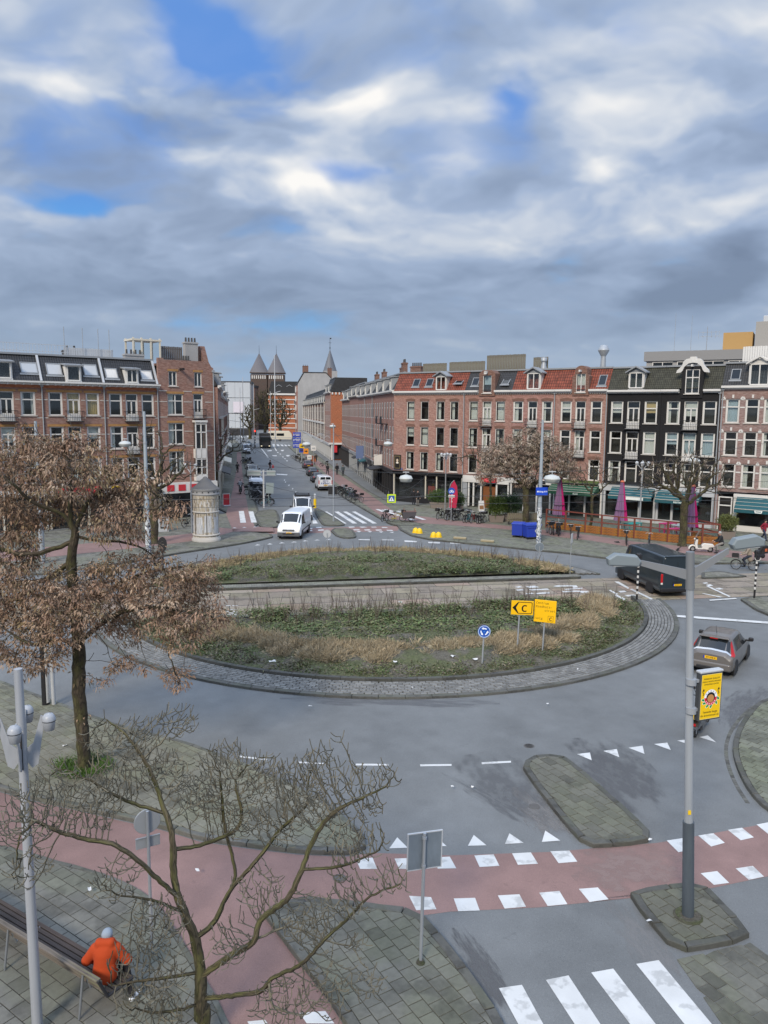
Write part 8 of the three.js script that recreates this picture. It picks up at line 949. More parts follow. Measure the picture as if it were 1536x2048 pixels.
const HL = [['hanging lamp on a wire in front of the cafe corner', 1.75,5.18,-62, 1], ['hanging lamp close to the postered tram pole', 13.12,5.42,-60, 1.1], ['hanging lamp in front of the rosy house and black house', 22.99,6.58,-80, 0.8], ['hanging lamp in front of the right black house', 26.55,6.56,-66, 0.85], ['hanging lamp in front of the left brown houses', -18.18,8.12,-54, 0.7], ['hanging lamp over the street by the brown brick side house', 0.37,7.05,-84, 0.9], ['hanging lamp over the street in front of the second row', -11.14,5.81,-110, 1.1], ['hanging lamp over the street near the orange end house', -8.1,8.2,-120, 0.9]];
HL.forEach(([l, x, y, z, b]) => hangLamp(l, [x, y, z], b));
const wireM = mat([0.06, 0.065, 0.07], 0.6);
function wire(label, pts, r = 0.014) { const o = part('overhead_wire', tube(pts, r, 4, pts.length * 6), wireM, scene); o.name = numbered('overhead_wire'); tag(o, label, 'wire'); }
wire('wire from the left tram pole to the postered tram pole across the square', [[WP.b[0], 7.6, WP.b[1]], [-2.59,3.85,-58], [WP.c[0], 5.6, WP.c[1]]]);
wire('thin tram contact wire above the far track', [trk(-60, -1.45), trk(0, -1.45), trk(90, -1.45)].map(([x, z]) => [x, 5.6, z])); wire('thin tram contact wire above the near track', [trk(-60, 1.45), trk(0, 1.45), trk(90, 1.45)].map(([x, z]) => [x, 5.5, z]), 0.01);
wire('wire carrying the lamp from the cafe corner to the left tram pole', [[WP.b[0], 7, WP.b[1]], [1.75,5.63,-62],[13.1,5.92,-60],[26.52,6.99,-66], [34, 8.2, -68]]); wire('wire between the house fronts over the mouth of the street', [[-16.4, 8.5, -78], [-8.14,3.86,-84], [1.4, 6.2, -92]]); wire('wire in front of the bar and the black houses', [[12.5, 5, -61.5], [22, 4.7, -64], [36, 5.4, -62]]); wire('wire from the house front to the street lamp by the brown side house', [[-17, 9.6, -80], [0.37,7.59,-84], [0.8, 9.4, -93]]);
wire('wire holding the lamp before the rosy house', [[12.5, 8.2, -61.5], [22.97,7.1,-80], [30, 9, -71]]);
// ---------------- advertising column
{
const [x, z] = [-14.32,-61.29], t = thing('advertising_column', 'weathered round advertising column with conical grey roof and torn posters', 'advertising column', x, 0.12, z), R = 1.02;
const torn = canvasMat(1024, 512, (c, w, h) => { const r = rng(88); c.fillStyle = '#b3a996'; c.fillRect(0, 0, w, h); for (let i = 0; i < 1500; i++) { const k = r(); c.fillStyle = k > 0.75 ? `rgba(226,222,214,${0.3 + r() * 0.5})` : k > 0.5 ? `rgba(128,108,84,${0.2 + r() * 0.4})` : k > 0.3 ? `rgba(150,160,176,${0.2 + r() * 0.4})` : `rgba(92,80,66,${0.15 + r() * 0.35})`; const x = r() * w, y = r() * h; c.fillRect(x, y, 3 + r() * 12, 8 + r() * 70); } for (let i = 0; i < 8; i++) { c.fillStyle = `rgba(196,206,220,${0.55})`; c.fillRect(i * 130 + 14, 250 + (i % 3) * 20, 92, 200); } }, 0.9);
part('drum', lathe([[R, 0.35], [R, 3.75]], 40), torn, t); part('base', lathe([[R + 0.13, 0], [R + 0.13, 0.16], [R + 0.05, 0.22], [R + 0.05, 0.34], [R, 0.36]], 40), B.stone, t); part('band', [lathe([[R, 0.42], [R + 0.07, 0.46], [R + 0.07, 0.54], [R, 0.58]], 40), lathe([[R, 2.3], [R + 0.04, 2.33], [R + 0.04, 2.39], [R, 2.42]], 40)], B.stone, t); part('cornice', lathe([[R, 3.68], [R + 0.08, 3.74], [R + 0.08, 3.82], [R + 0.03, 3.86], [R + 0.03, 4.05], [R + 0.12, 4.1], [R + 0.12, 4.2]], 40), B.plaster, t); part('roof', lathe([[R + 0.1, 4.2], [R * 0.72, 4.48], [R * 0.42, 4.82], [0.2, 5.02], [0.14, 5.12], [0, 5.16]], 40), mat([0.15, 0.145, 0.14], 0.8, { map: rep(tGrime, 1) }), t); part('door_frame', [new THREE.CylinderGeometry(R + 0.012, R + 0.012, 0.05, 12, 1, true, 5.6, 0.95).translate(0, 2.28, 0), ...[5.6, 6.55].map((a) => bx(0.05, 1.8, 0.05, Math.sin(a) * R, 1.4, Math.cos(a) * R, 0, a))], mat([0.09, 0.085, 0.08], 0.8), t); for (let i = 0; i < 14; i++) part('rivet', bx(0.09, 0.09, 0.03, Math.sin(i * 0.449) * (R + 0.04), 3.95, Math.cos(i * 0.449) * (R + 0.04), 0, i * 0.449), M.black, t);
}
{ const [x, z] = [-19.02,-65.42], t = thing('signal_cabinet', 'pale grey street cabinet with a dark poster behind the tram pole', 'cabinet', x, 0.12, z, 0.3); part('cabinet', rbx(1, 1.2, 0.4, 0.03, 0, 0.6, 0), M.pale, t); part('poster', [bx(0.5, 0.75, 0.02, 0.05, 0.68, 0.205)], M.black, t); part('poster_picture', bx(0.36, 0.55, 0.01, 0.05, 0.7, 0.22), M.grey, t); part('lid', rbx(1.06, 0.06, 0.46, 0.02, 0, 1.22, 0), M.grey, t); }
// bins, stubs, kerb markers
function bin(label, x, z, ry, lid) { const t = thing('waste_container', label, 'waste container', x, 0.13, z, ry); part('tub', [ext([[-0.58, 0.2], [0.58, 0.2], [0.66, 1.12], [-0.66, 1.12]], 0.84, [], 0.02).translate(0, 0, -0.42)], M.blue, t); for (const s of [-0.3, 0.3]) part('rib', bx(0.05, 0.85, 0.9, s, 0.66, 0), M.blue, t); part('lid', lid ? [rbx(1.44, 0.1, 1, 0.04, 0, 1.18, 0), rbx(1.1, 0.1, 0.7, 0.04, 0, 1.26, 0)] : [rbx(1.44, 0.08, 1, 0.03, 0, 1.15, 0)], mat([0.03, 0.07, 0.42], 0.45), t); for (const a of [-0.5, 0.5]) for (const b of [-0.34, 0.34]) part('castor', [new THREE.CylinderGeometry(0.1, 0.1, 0.06, 12).rotateX(Math.PI / 2).translate(a, 0.1, b), bx(0.1, 0.12, 0.1, a, 0.18, b)], M.black, t); part('handle', [rod([-0.6, 1, 0.5], [0.6, 1, 0.5], 0.025)], M.blue, t); return t; }
{ bin('blue wheeled waste container with flat lid, the left of the two', 11.38,-64.41, 1.25); const b = bin('blue wheeled waste container with white logo, the right of the two', 12.34,-63.43, 0.25, true); part('logo', ext([[0, -0.16], [0.14, 0], [0, 0.16], [-0.14, 0]], 0.01, [[[0, -0.07], [0.06, 0], [0, 0.07], [-0.06, 0]]]).translate(0.2, 0.7, 0.45), M.white, b); }
{ const kg = 'yellow kerb markers'; const labels = ['yellow rounded kerb marker, farthest left on the right pavement edge', 'second yellow rounded kerb marker from the left on the pavement edge', 'third yellow rounded kerb marker from the left on the pavement edge', 'yellow rounded kerb marker nearest the timber kerb stubs']; [[2.76,-66.08],[3.09,-65.83],[4.18,-63.76],[4.6,-63.78]].forEach(([x, z], i) => { const t = thing('kerb_marker', labels[i], 'kerb marker', x, 0.12, z, 0, kg); part('dome', lathe([[0.27, 0], [0.26, 0.16], [0.2, 0.32], [0.1, 0.42], [0, 0.45]], 18), M.yellow, t); part('foot', cy(0.31, 0.3, 0.04, 0, 0, 0, 18), M.yellow, t); });
[[6.31,-62.86, 'left low timber stub lying on the pavement edge'], [8.41,-61.5, 'right low timber stub lying on the pavement edge']].forEach(([x, z, l]) => { const t = thing('timber_stub', l, 'timber', x, 0.12, z, -0.35); part('beam', rbx(1.1, 0.18, 0.26, 0.05, 0, 0.09, 0), mat([0.34, 0.29, 0.19], 0.9), t); part('bolt', [cy(0.03, 0.03, 0.03, -0.35, 0.18, 0, 8), cy(0.03, 0.03, 0.03, 0.35, 0.18, 0, 8)], M.galv, t); }); }
{ // crossing sign hung over the street mouth, bike sign, flag
const [x, y, z] = [0.7,2.42,-72], t = thing('crossing_sign', 'square pedestrian crossing sign with bright yellow green border hung on a wire', 'road sign', x, y, z); part('panel', rbx(0.82, 0.82, 0.06, 0.02, 0, 0, 0), mat([0.55, 0.72, 0.01], 0.5), t); part('symbol', panel(0.56, 0.56, 0, 0, 0.035), canvasMat(64, 64, (c) => { c.fillStyle = '#1c57a8'; c.fillRect(0, 0, 64, 64); c.fillStyle = '#fff'; c.beginPath(); c.moveTo(32, 8); c.lineTo(58, 56); c.lineTo(6, 56); c.fill(); c.fillStyle = '#123'; c.fillRect(29, 24, 6, 18); c.beginPath(); c.moveTo(31, 38); c.lineTo(24, 52); c.lineTo(28, 52); c.lineTo(32, 44); c.lineTo(37, 52); c.lineTo(41, 52); c.fill(); }), t); part('hanger', [rod([-0.3, 0.4, 0], [-0.3, 0.75, 0], 0.015), rod([0.3, 0.4, 0], [0.3, 0.75, 0], 0.015)], M.galv, t);
wire('wire that holds the yellow bordered crossing sign', [[-4.8, 8.6, -72.6], [x, y + 0.75, z], [7, 6.2, -82]]);
const [bx1, bz1] = [6.4,-72.66], b = signPole('road_sign', 'round blue cycle path sign with white plate by the bicycles', bx1, bz1, 3.3, 0.035, 0.12); part('disc', new THREE.CylinderGeometry(0.33, 0.33, 0.02, 28).rotateX(Math.PI / 2).translate(0, 3, 0.04), M.blue, b); part('symbol', new THREE.CircleGeometry(0.31, 28).translate(0, 3, 0.055), canvasMat(64, 64, (c) => { c.fillStyle = '#1552b4'; c.fillRect(0, 0, 64, 64); c.strokeStyle = '#fff'; c.lineWidth = 4; for (const q of [20, 44]) { c.beginPath(); c.arc(q, 38, 9, 0, 7); c.stroke(); } c.beginPath(); c.moveTo(20, 38); c.lineTo(27, 24); c.lineTo(40, 24); c.lineTo(44, 38); c.moveTo(27, 24); c.lineTo(33, 38); c.lineTo(40, 24); c.stroke(); }), b); part('plate', rbx(0.6, 0.22, 0.02, 0.01, 0, 2.5, 0.04), M.white, b);
const [fx, fz] = [6.72,-78.79], f = thing('beach_flag', 'tall red feather flag with white lettering in front of the cafe', 'flag', fx, 0.12, fz, 0.2); part('mast', tube([[0, 0, 0], [0, 2.2, 0], [0.12, 3.1, 0], [0.5, 3.5, 0]], 0.02, 6, 20), M.pale, f); part('base', cy(0.25, 0.22, 0.06, 0, 0, 0, 14), M.black, f); const fl = ext([[0.02, 0.6], [0.75, 0.6], [0.9, 1.8], [0.82, 2.8], [0.5, 3.45], [0.14, 3], [0.02, 2.2]], 0.012); part('cloth', fl, mat([0.50, 0.02, 0.07], 0.8), f); part('lettering', panel(0.26, 1.6, 0.25, 1.9, 0.02), canvasMat(40, 240, (c, w, h) => { c.fillStyle = '#c0102c'; c.fillRect(0, 0, w, h); c.save(); c.translate(w / 2, h / 2); c.rotate(-Math.PI / 2); c.fillStyle = '#fff'; for (let i = -4; i < 4; i++) c.fillRect(i * 26, -12, 15, 24 - (i & 1) * 6); c.restore(); }), f);
const ab = thing('sandwich_board', 'white sandwich board with a picture outside the slate roofed house', 'sign', 10.36,0.12,-81.44, 0.2); part('board', [bx(0.6, 1.1, 0.03, 0, 0.55, 0.12, -0.2), bx(0.6, 1.1, 0.03, 0, 0.55, -0.12, 0.2)], M.white, ab); part('picture', bx(0.46, 0.4, 0.01, 0, 0.4, 0.17, -0.2), mat([0.25, 0.12, 0.05], 0.7), ab);
}
{ // gantry sign posts and signs up the street
const t = thing('gantry_sign', 'white post with the grey backs of three direction boards on the left refuge', 'road sign', -12.96, 0.13, -82.37); part('post', cy(0.11, 0.1, 4.1, 0, 0, 0, 14), M.pale, t); const m = mat([0.26, 0.31, 0.31], 0.5); part('board', rbx(1.5, 0.62, 0.05, 0.02, -1.05, 3.75, 0), m, t); part('board', rbx(0.95, 0.62, 0.05, 0.02, 0.8, 3.75, 0), m, t); part('crossbar', [bx(3, 0.06, 0.06, -0.2, 3.95, 0.06), bx(3, 0.06, 0.06, -0.2, 3.55, 0.06)], M.pale, t); part('leaning_board', [bx(0.85, 1.15, 0.04, 0.65, 2.15, 0.1, 0, 0.3, -0.06), rod([0.5, 1.6, 0], [0.55, 0.1, 0], 0.03)], m, t);
const [x, z] = [-20.69,-182.03], s = thing('direction_sign', 'post with three stacked blue direction boards in the street', 'road sign', x, 0.1, z); part('post', cy(0.12, 0.1, 4.6, 0, 0, 0, 10), M.pale, s); for (const [y, hh] of [[4.3, 1.15], [3.05, 1.15], [1.8, 1.15]]) { const q = part('board', rbx(1.9, hh, 0.08, 0.04, 0, y + 0.6, 0.1), M.blue, s); part('writing', [bx(1.2, 0.13, 0.02, 0.1, y + 0.75, 0.15), bx(0.9, 0.12, 0.02, 0.2, y + 0.45, 0.15), bx(0.16, 0.5, 0.02, -0.7, y + 0.6, 0.15)], M.white, q); } part('post_upper', cy(0.1, 0.08, 1, 0, 4.6, -0.05, 10), M.pale, s);
const org = [['orange diversion sign above the blue temporary sign', 603, 896, M.yellow, 0.75], ['square blue temporary sign with an orange lower edge', 602, 904, M.blue, 0.7], ['orange arrow sign pointing right beside the parked bicycles', 611, 906, mat([0.75, 0.26, 0.01], 0.5), 0.8], ['white notice sign near the right bicycle rack', 618, 918, M.white, 0.7], ['white notice board against the shop fronts up the street', 626, 900, M.white, 0.8]];
for (const [l, px, py, m2, w] of org) { const d = 150, X = (px - 768) / 1538 * d, Y = 10.5 - (py - 826) / 1538 * d, q = thing('temporary_sign', l, 'road sign', X, 0.1, -d); part('panel', rbx(w * 1.25, w * 1.25, 0.05, 0.02, 0, Y, 0.06), m2, q); part('arrow', ext([[-0.25, -0.1], [0.1, -0.1], [0.1, -0.25], [0.35, 0], [0.1, 0.25], [0.1, 0.1], [-0.25, 0.1]], 0.02).translate(0, Y, 0.09), m2 === M.white ? M.grey : M.black, q); part('post', cy(0.05, 0.05, Y, 0, 0, 0, 8), M.galv, q); }
const [yx, yz] = [-7.49,-82.75], yb = thing('refuge_bollard', 'yellow refuge bollard with grey cap at the head of the narrow island', 'bollard', yx, 0.12, yz); part('post', cy(0.16, 0.15, 1, 0, 0, 0, 16), M.yellow, yb); part('cap', [cy(0.12, 0.12, 0.4, 0, 1, 0, 14), sp(0.13, 0, 1.42, 0)], M.pale, yb);
const [tx, tz] = [-38.49,-229.02], tl = thing('traffic_light', 'traffic light showing red on a banded pole at the far crossing', 'traffic light', tx, 0.1, tz); for (let i = 0; i < 8; i++) part('pole_band', cy(0.16, 0.16, 0.4, 0, i * 0.4, 0, 10), i % 2 ? M.white : M.black, tl); part('signal_head', rbx(0.85, 1.7, 0.5, 0.1, 0, 4.1, 0), M.black, tl); part('red_lens', new THREE.CylinderGeometry(0.32, 0.32, 0.06, 16).rotateX(Math.PI / 2).translate(0, 4.5, 0.27), new THREE.MeshStandardMaterial({ color: C(0.6, 0.02, 0.01), emissive: C(1, 0.06, 0.03), emissiveIntensity: 0.8 }), tl);
const poles = [['tall white mast near the far crossing', 550, 862, 26, 0.16], ['slim grey mast left of the far crossing', 481, 868, 17, 0.12], ['thin lamp mast in front of the wrapped building', 487, 872, 20, 0.1], ['thin mast with a yellow box at the far crossing', 508, 875, 18, 0.1], ['lamp mast right of the bare far trees', 541, 868, 16, 0.1]]; for (const [l, px, py, h, r] of poles) { const [X, Z] = [(px - 768) / 1538 * 220, -220], q = thing('mast', l, 'mast', X, 0, Z); part('pole', cy(r, r * 0.7, h, 0, 0, 0, 8), M.pale, q); part('arm', rod([0, h * 0.6, 0], [1.6, h * 0.62, 0], r * 0.5), M.pale, q); }
for (const [l, px, py, z2, r2] of [['ornate ring lamp decoration over the street, the larger left ring', 613, 884, -125, 1.5], ['ornate ring decoration over the street, the smaller right ring', 640, 878, -125, 1.1]]) { const o = thing('street_decoration', l, 'decoration', (px - 768) / 1538 * -z2, 10.5 - (py - 826) / 1538 * -z2, z2); part('ring', new THREE.TorusGeometry(r2 * 0.6, 0.045, 6, 28), M.pale, o); part('inner_ring', new THREE.TorusGeometry(r2 * 0.42, 0.03, 6, 24), M.pale, o); part('scroll', [tube([[-r2 * 0.6, 0, 0], [-r2, r2 * 0.3, 0], [-r2 * 1.4, 0, 0]], 0.03, 5), tube([[r2 * 0.6, 0, 0], [r2, r2 * 0.3, 0], [r2 * 1.4, 0, 0]], 0.03, 5)], M.pale, o); }
}
// ---------------- terrace with fence, parasols, bench, planters
{
const P = [[14.85,-69.67],[17.71,-66.91],[20,-64.87],[22.16,-63.19],[24.37,-61.37],[26.84,-60.8]], g = thing('terrace_fence', 'red brown terrace fence with glass panes and orange boards below', 'fence', P[0][0], 0.12, P[0][1]), o = P[0], rust = mat([0.17, 0.045, 0.03], 0.7), orangeW = mat([0.50, 0.21, 0.055], 0.8, { map: rep(tBark, 0.6, 0.3) });
let tot = []; for (let i = 0; i < P.length - 1; i++) { const n = 2; for (let k = 0; k < n; k++) tot.push([mixn(P[i][0], P[i + 1][0], k / n) - o[0], mixn(P[i][1], P[i + 1][1], k / n) - o[1]]); } tot.push([P[5][0] - o[0], P[5][1] - o[1]], [P[5][0] - o[0] - 0.9, P[5][1] - o[1] - 3.2]);
for (let i = 0; i < tot.length; i++) { part('fence_post', bx(0.13, 1.75, 0.13, tot[i][0], 0.87, tot[i][1]), rust, g); if (!i) continue; const [a, b] = [tot[i - 1], tot[i]], L = Math.hypot(b[0] - a[0], b[1] - a[1]), ry = Math.atan2(-(b[1] - a[1]), b[0] - a[0]), mx = (a[0] + b[0]) / 2, mz = (a[1] + b[1]) / 2; part('rail', [bx(L - 0.13, 0.1, 0.1, 0, 1.7, 0).rotateY(ry).translate(mx, 0, mz), bx(L - 0.13, 0.09, 0.08, 0, 1.05, 0).rotateY(ry).translate(mx, 0, mz)], rust, g); for (let k = 0; k < 3; k++) part('board', bx(L - 0.14, 0.21, 0.05, 0, 0.13 + k * 0.225, 0).rotateY(ry).translate(mx, 0, mz), orangeW, g); part('pane', bx(L - 0.16, 0.3, 0.015, 0, 0.84, 0).rotateY(ry).translate(mx, 0, mz), M.glass, g); }
}
function parasol(label, x, z) { const t = thing('closed_parasol', label, 'parasol', x, 0.12, z), pk = mat([0.42, 0.006, 0.13], 0.85, { side: THREE.DoubleSide }), pu = mat([0.21, 0.12, 0.23], 0.85, { side: THREE.DoubleSide }); const n = 40, fold = (m2, k0, k1) => grid((u, v) => { const a = mixn(k0, k1, u), y = mixn(1.1, 4.5, v), base = mixn(0.62, 0.12, Math.pow(v, 0.7)) * (v < 0.3 ? 0.85 + v * 0.5 : 1), rr = base * (1 + 0.22 * Math.cos(a * 9)); return [Math.cos(a) * rr, y, Math.sin(a) * rr]; }, 30, 12); part('cloth', fold(0, 1.15, 4.6), pu, t); part('cloth_pink', fold(0, 4.6, 7.433), pk, t); part('mast', cy(0.05, 0.05, 4.6, 0, 0, 0, 10), M.pale, t); part('cap', cy(0.2, 0.12, 0.14, 0, 4.48, 0, 14), mat([0.5, 0.13, 0.06], 0.7), t); part('tie', new THREE.TorusGeometry(0.5, 0.03, 6, 24).rotateX(Math.PI / 2).translate(0, 2, 0), M.black, t); part('foot', cy(0.4, 0.38, 0.1, 0, 0, 0, 16), M.dark, t); return t; }
parasol('closed purple and pink parasol by the green bar awning', 16.22,-70.67); parasol('closed purple and pink parasol before the first teal awning', 20.85,-67.09); parasol('closed purple and pink parasol behind the round headed tree', 25.67,-63.63);
{
const tb = (label, x, z, m, ry) => { const t = thing('terrace_table', label, 'table', x, 0.12, z, ry); part('tabletop', rbx(1.6, 0.06, 0.75, 0.02, 0, 0.76, 0), m, t); for (const a of [-0.7, 0.7]) for (const b of [-0.3, 0.3]) part('leg', bx(0.06, 0.73, 0.06, a, 0.37, b), m, t); part('stretcher', bx(1.4, 0.05, 0.05, 0, 0.2, 0), m, t); };
tb('pink terrace table beside the middle fence panes', 25.34,-67.9, mat([0.55, 0.03, 0.16], 0.6), 0.5); tb('pink low terrace table near the right parasol', 24.56,-64.59, mat([0.55, 0.03, 0.16], 0.6), 0.4); tb('teal terrace table behind the parked bicycles', 22.16,-67.73, mat([0.02, 0.26, 0.25], 0.6), 0.5); tb('pale terrace table at the right parasol foot', 26.13,-66.82, M.pale, 0.6);
const [x, z] = [13.15,-71.43], b = thing('slatted_bench', 'pale weathered bench with vertical slat back behind the blue bins', 'bench', x, 0.12, z, 0); for (let i = 0; i < 16; i++) part('slat', bx(0.17, 0.8, 0.04, -1.5 + i * 0.195, 0.72, 0.1), B.greyWood, b); part('seat', [bx(3.1, 0.06, 0.45, -0.05, 0.45, -0.2)], B.greyWood, b); for (const s of [-1.4, 1.3]) part('leg', bx(0.08, 0.45, 0.4, s, 0.22, -0.15), M.dark, b); part('rail', bx(3.1, 0.08, 0.05, -0.05, 0.6, 0.145), B.greyWood, b);
const bush = (label, px, pz, w, h, cols, s) => { const t = thing('planter_bush', label, 'plant', px, 0.12, pz); part('planter', [ext([[-w * 0.4, 0], [w * 0.4, 0], [w * 0.48, 0.6], [-w * 0.48, 0.6]], 0.7, [], 0.02).translate(0, 0, -0.35)], mat([0.2, 0.17, 0.15], 0.9), t); const r = rng(s), pts = []; for (let i = 0; i < 260; i++) { let a, b2, c; do { a = r() * 2 - 1; b2 = r() * 2 - 1; c = r() * 2 - 1; } while (a * a + b2 * b2 + c * c > 1); pts.push(Vv(px + a * w * 0.55, 0.75 + h * 0.5 + b2 * h * 0.5, pz + c * 0.55)); } leaves(t, pts, leafBunch(12, 0.2, 0.05, 0, s), leafG, cols, 1, r, 'foliage', 1.2); };
bush('yellow green conifer bush in a planter beside the bicycles', 10.79,-73.26, 1.5, 1.7, [[0.12, 0.17, 0.03], [0.09, 0.14, 0.03]], 61); bush('dark green bush in a planter behind the slatted bench', 12.26,-74.03, 2, 1.9, [[0.04, 0.08, 0.03], [0.06, 0.10, 0.035]], 62); bush('dark green hedge planter in front of the cafe panes', 6.14,-83.7, 2.4, 1.2, [[0.05, 0.10, 0.03], [0.07, 0.12, 0.03]], 63); bush('grassy bush at the end of the terrace fence', 28.98,-64.31, 1.3, 1.3, [[0.16, 0.18, 0.05], [0.12, 0.14, 0.05]], 64); bush('low hedge planter beside the tall lamp in front of the cafe', 7.83,-81.27, 1.2, 1, [[0.05, 0.09, 0.03]], 65);
}
// ---------------- the long bench in front
{
const d = [0.849, 0.529], R0 = [-4.75, -11.95], t = thing('park_bench', 'long slatted bench with low backrest on the near left pavement', 'bench', R0[0], 0.05, R0[1], Math.atan2(-d[1], d[0])), L = 5.2, pale = mat([0.27, 0.255, 0.245], 0.85, { map: rep(tBark, 0.5, 1.5) }), dk = mat([0.12, 0.10, 0.10], 0.8, { map: rep(tBark, 0.5, 1.5) });
// local x along the bench (0 at its right end, negative to the left), local -z is the way the sitter looks
for (let k = 0; k < 5; k++) part('seat_slat', rbx(L, 0.04, 0.085, 0.012, -L / 2, 0.45 - 0.006 * k, -0.2 - k * 0.108), dk, t);
for (let k = 0; k < 2; k++) part('back_slat', rbx(L, 0.105, 0.04, 0.012, -L / 2, 0.6 + k * 0.135, -0.06 + k * 0.05), pale, t); part('back_slat', rbx(L, 0.04, 0.1, 0.012, -L / 2, 0.835, 0.05), pale, t);
for (const x of [-0.42, -2.6, -4.8]) { part('leg', [rod([x, 0, 0.16], [x, 0.8, 0.04], 0.022, 8)], M.steel, t); part('leg', [rod([x, 0, -0.5], [x, 0.42, -0.55], 0.022, 8), rod([x, 0.42, -0.62], [x, 0.44, -0.1], 0.02, 8), rod([x, 0.42, -0.1], [x, 0.82, 0.02], 0.02, 8)], M.steel, t); } part('end_plate', [rod([0, 0.43, -0.66], [0, 0.43, -0.12], 0.03, 6), rod([0, 0.43, -0.12], [0, 0.84, 0.06], 0.03, 6)], M.dark, t);
}
// ------------------------------------------------------------ people: smooth-joined tapered limbs meshed as one surface
function blob(caps, cell, k) {                      // caps: [ax, ay, az, bx, by, bz, ra, rb]
let lo = [1e9, 1e9, 1e9], hi = [-1e9, -1e9, -1e9]; for (const c of caps) for (let q = 0; q < 3; q++) for (const [o, r] of [[0, c[6]], [3, c[7]]]) { lo[q] = Math.min(lo[q], c[o + q] - r - cell * 3 - k); hi[q] = Math.max(hi[q], c[o + q] + r + cell * 3 + k); }
const n = lo.map((v, q) => Math.ceil((hi[q] - v) / cell) + 1), F = new Float32Array(n[0] * n[1] * n[2]).fill(9), at = (i, j, l) => (l * n[1] + j) * n[0] + i;
for (const c of caps) { const R = Math.max(c[6], c[7]) + k * 2 + cell * 2, a0 = [0, 1, 2].map((q) => Math.max(0, Math.floor((Math.min(c[q], c[q + 3]) - R - lo[q]) / cell))), a1 = [0, 1, 2].map((q) => Math.min(n[q] - 1, Math.ceil((Math.max(c[q], c[q + 3]) + R - lo[q]) / cell))), dx = c[3] - c[0], dy = c[4] - c[1], dz = c[5] - c[2], L = dx * dx + dy * dy + dz * dz || 1e-9;
for (let l = a0[2]; l <= a1[2]; l++) for (let j = a0[1]; j <= a1[1]; j++) for (let i = a0[0]; i <= a1[0]; i++) { const px = lo[0] + i * cell - c[0], py = lo[1] + j * cell - c[1], pz = lo[2] + l * cell - c[2], t = clamp((px * dx + py * dy + pz * dz) / L), d = Math.hypot(px - dx * t, py - dy * t, pz - dz * t) - mixn(c[6], c[7], t), o = at(i, j, l), f = F[o], h = clamp(0.5 + 0.5 * (f - d) / k); F[o] = f > 8 ? d : mixn(f, d, h) - k * h * (1 - h); } }
const id = new Int32Array(F.length).fill(-1), pos = [], idx = [];
for (let l = 0; l < n[2] - 1; l++) for (let j = 0; j < n[1] - 1; j++) for (let i = 0; i < n[0] - 1; i++) { let sx = 0, sy = 0, sz = 0, m = 0; const v = []; for (let q = 0; q < 8; q++) v.push(F[at(i + (q & 1), j + ((q >> 1) & 1), l + (q >> 2))]); for (let q = 0; q < 8; q++) for (const b of [1, 2, 4]) if (!(q & b) && (v[q] < 0) !== (v[q | b] < 0)) { const t = v[q] / (v[q] - v[q | b]); sx += (q & 1) + (b === 1 ? t : 0); sy += ((q >> 1) & 1) + (b === 2 ? t : 0); sz += (q >> 2) + (b === 4 ? t : 0); m++; } if (m) { id[at(i, j, l)] = pos.length / 3; pos.push(lo[0] + (i + sx / m) * cell, lo[1] + (j + sy / m) * cell, lo[2] + (l + sz / m) * cell); } }
const quad = (a, b, c, d, f) => { if (a < 0 || b < 0 || c < 0 || d < 0) return; f ? idx.push(a, b, c, a, c, d) : idx.push(a, c, b, a, d, c); };
for (let l = 1; l < n[2] - 1; l++) for (let j = 1; j < n[1] - 1; j++) for (let i = 1; i < n[0] - 1; i++) { const s = F[at(i, j, l)] < 0; if (s !== F[at(i + 1, j, l)] < 0) quad(id[at(i, j - 1, l - 1)], id[at(i, j, l - 1)], id[at(i, j, l)], id[at(i, j - 1, l)], s); if (s !== F[at(i, j + 1, l)] < 0) quad(id[at(i - 1, j, l - 1)], id[at(i - 1, j, l)], id[at(i, j, l)], id[at(i, j, l - 1)], s); if (s !== F[at(i, j, l + 1)] < 0) quad(id[at(i - 1, j - 1, l)], id[at(i, j - 1, l)], id[at(i, j, l)], id[at(i - 1, j, l)], s); }
const g = new THREE.BufferGeometry(); g.setAttribute('position', new THREE.Float32BufferAttribute(pos, 3)); g.setIndex(idx); g.computeVertexNormals(); return g;
}
const cloth = (c) => mat(c, 0.9, { map: rep(tCoarse, 2) });
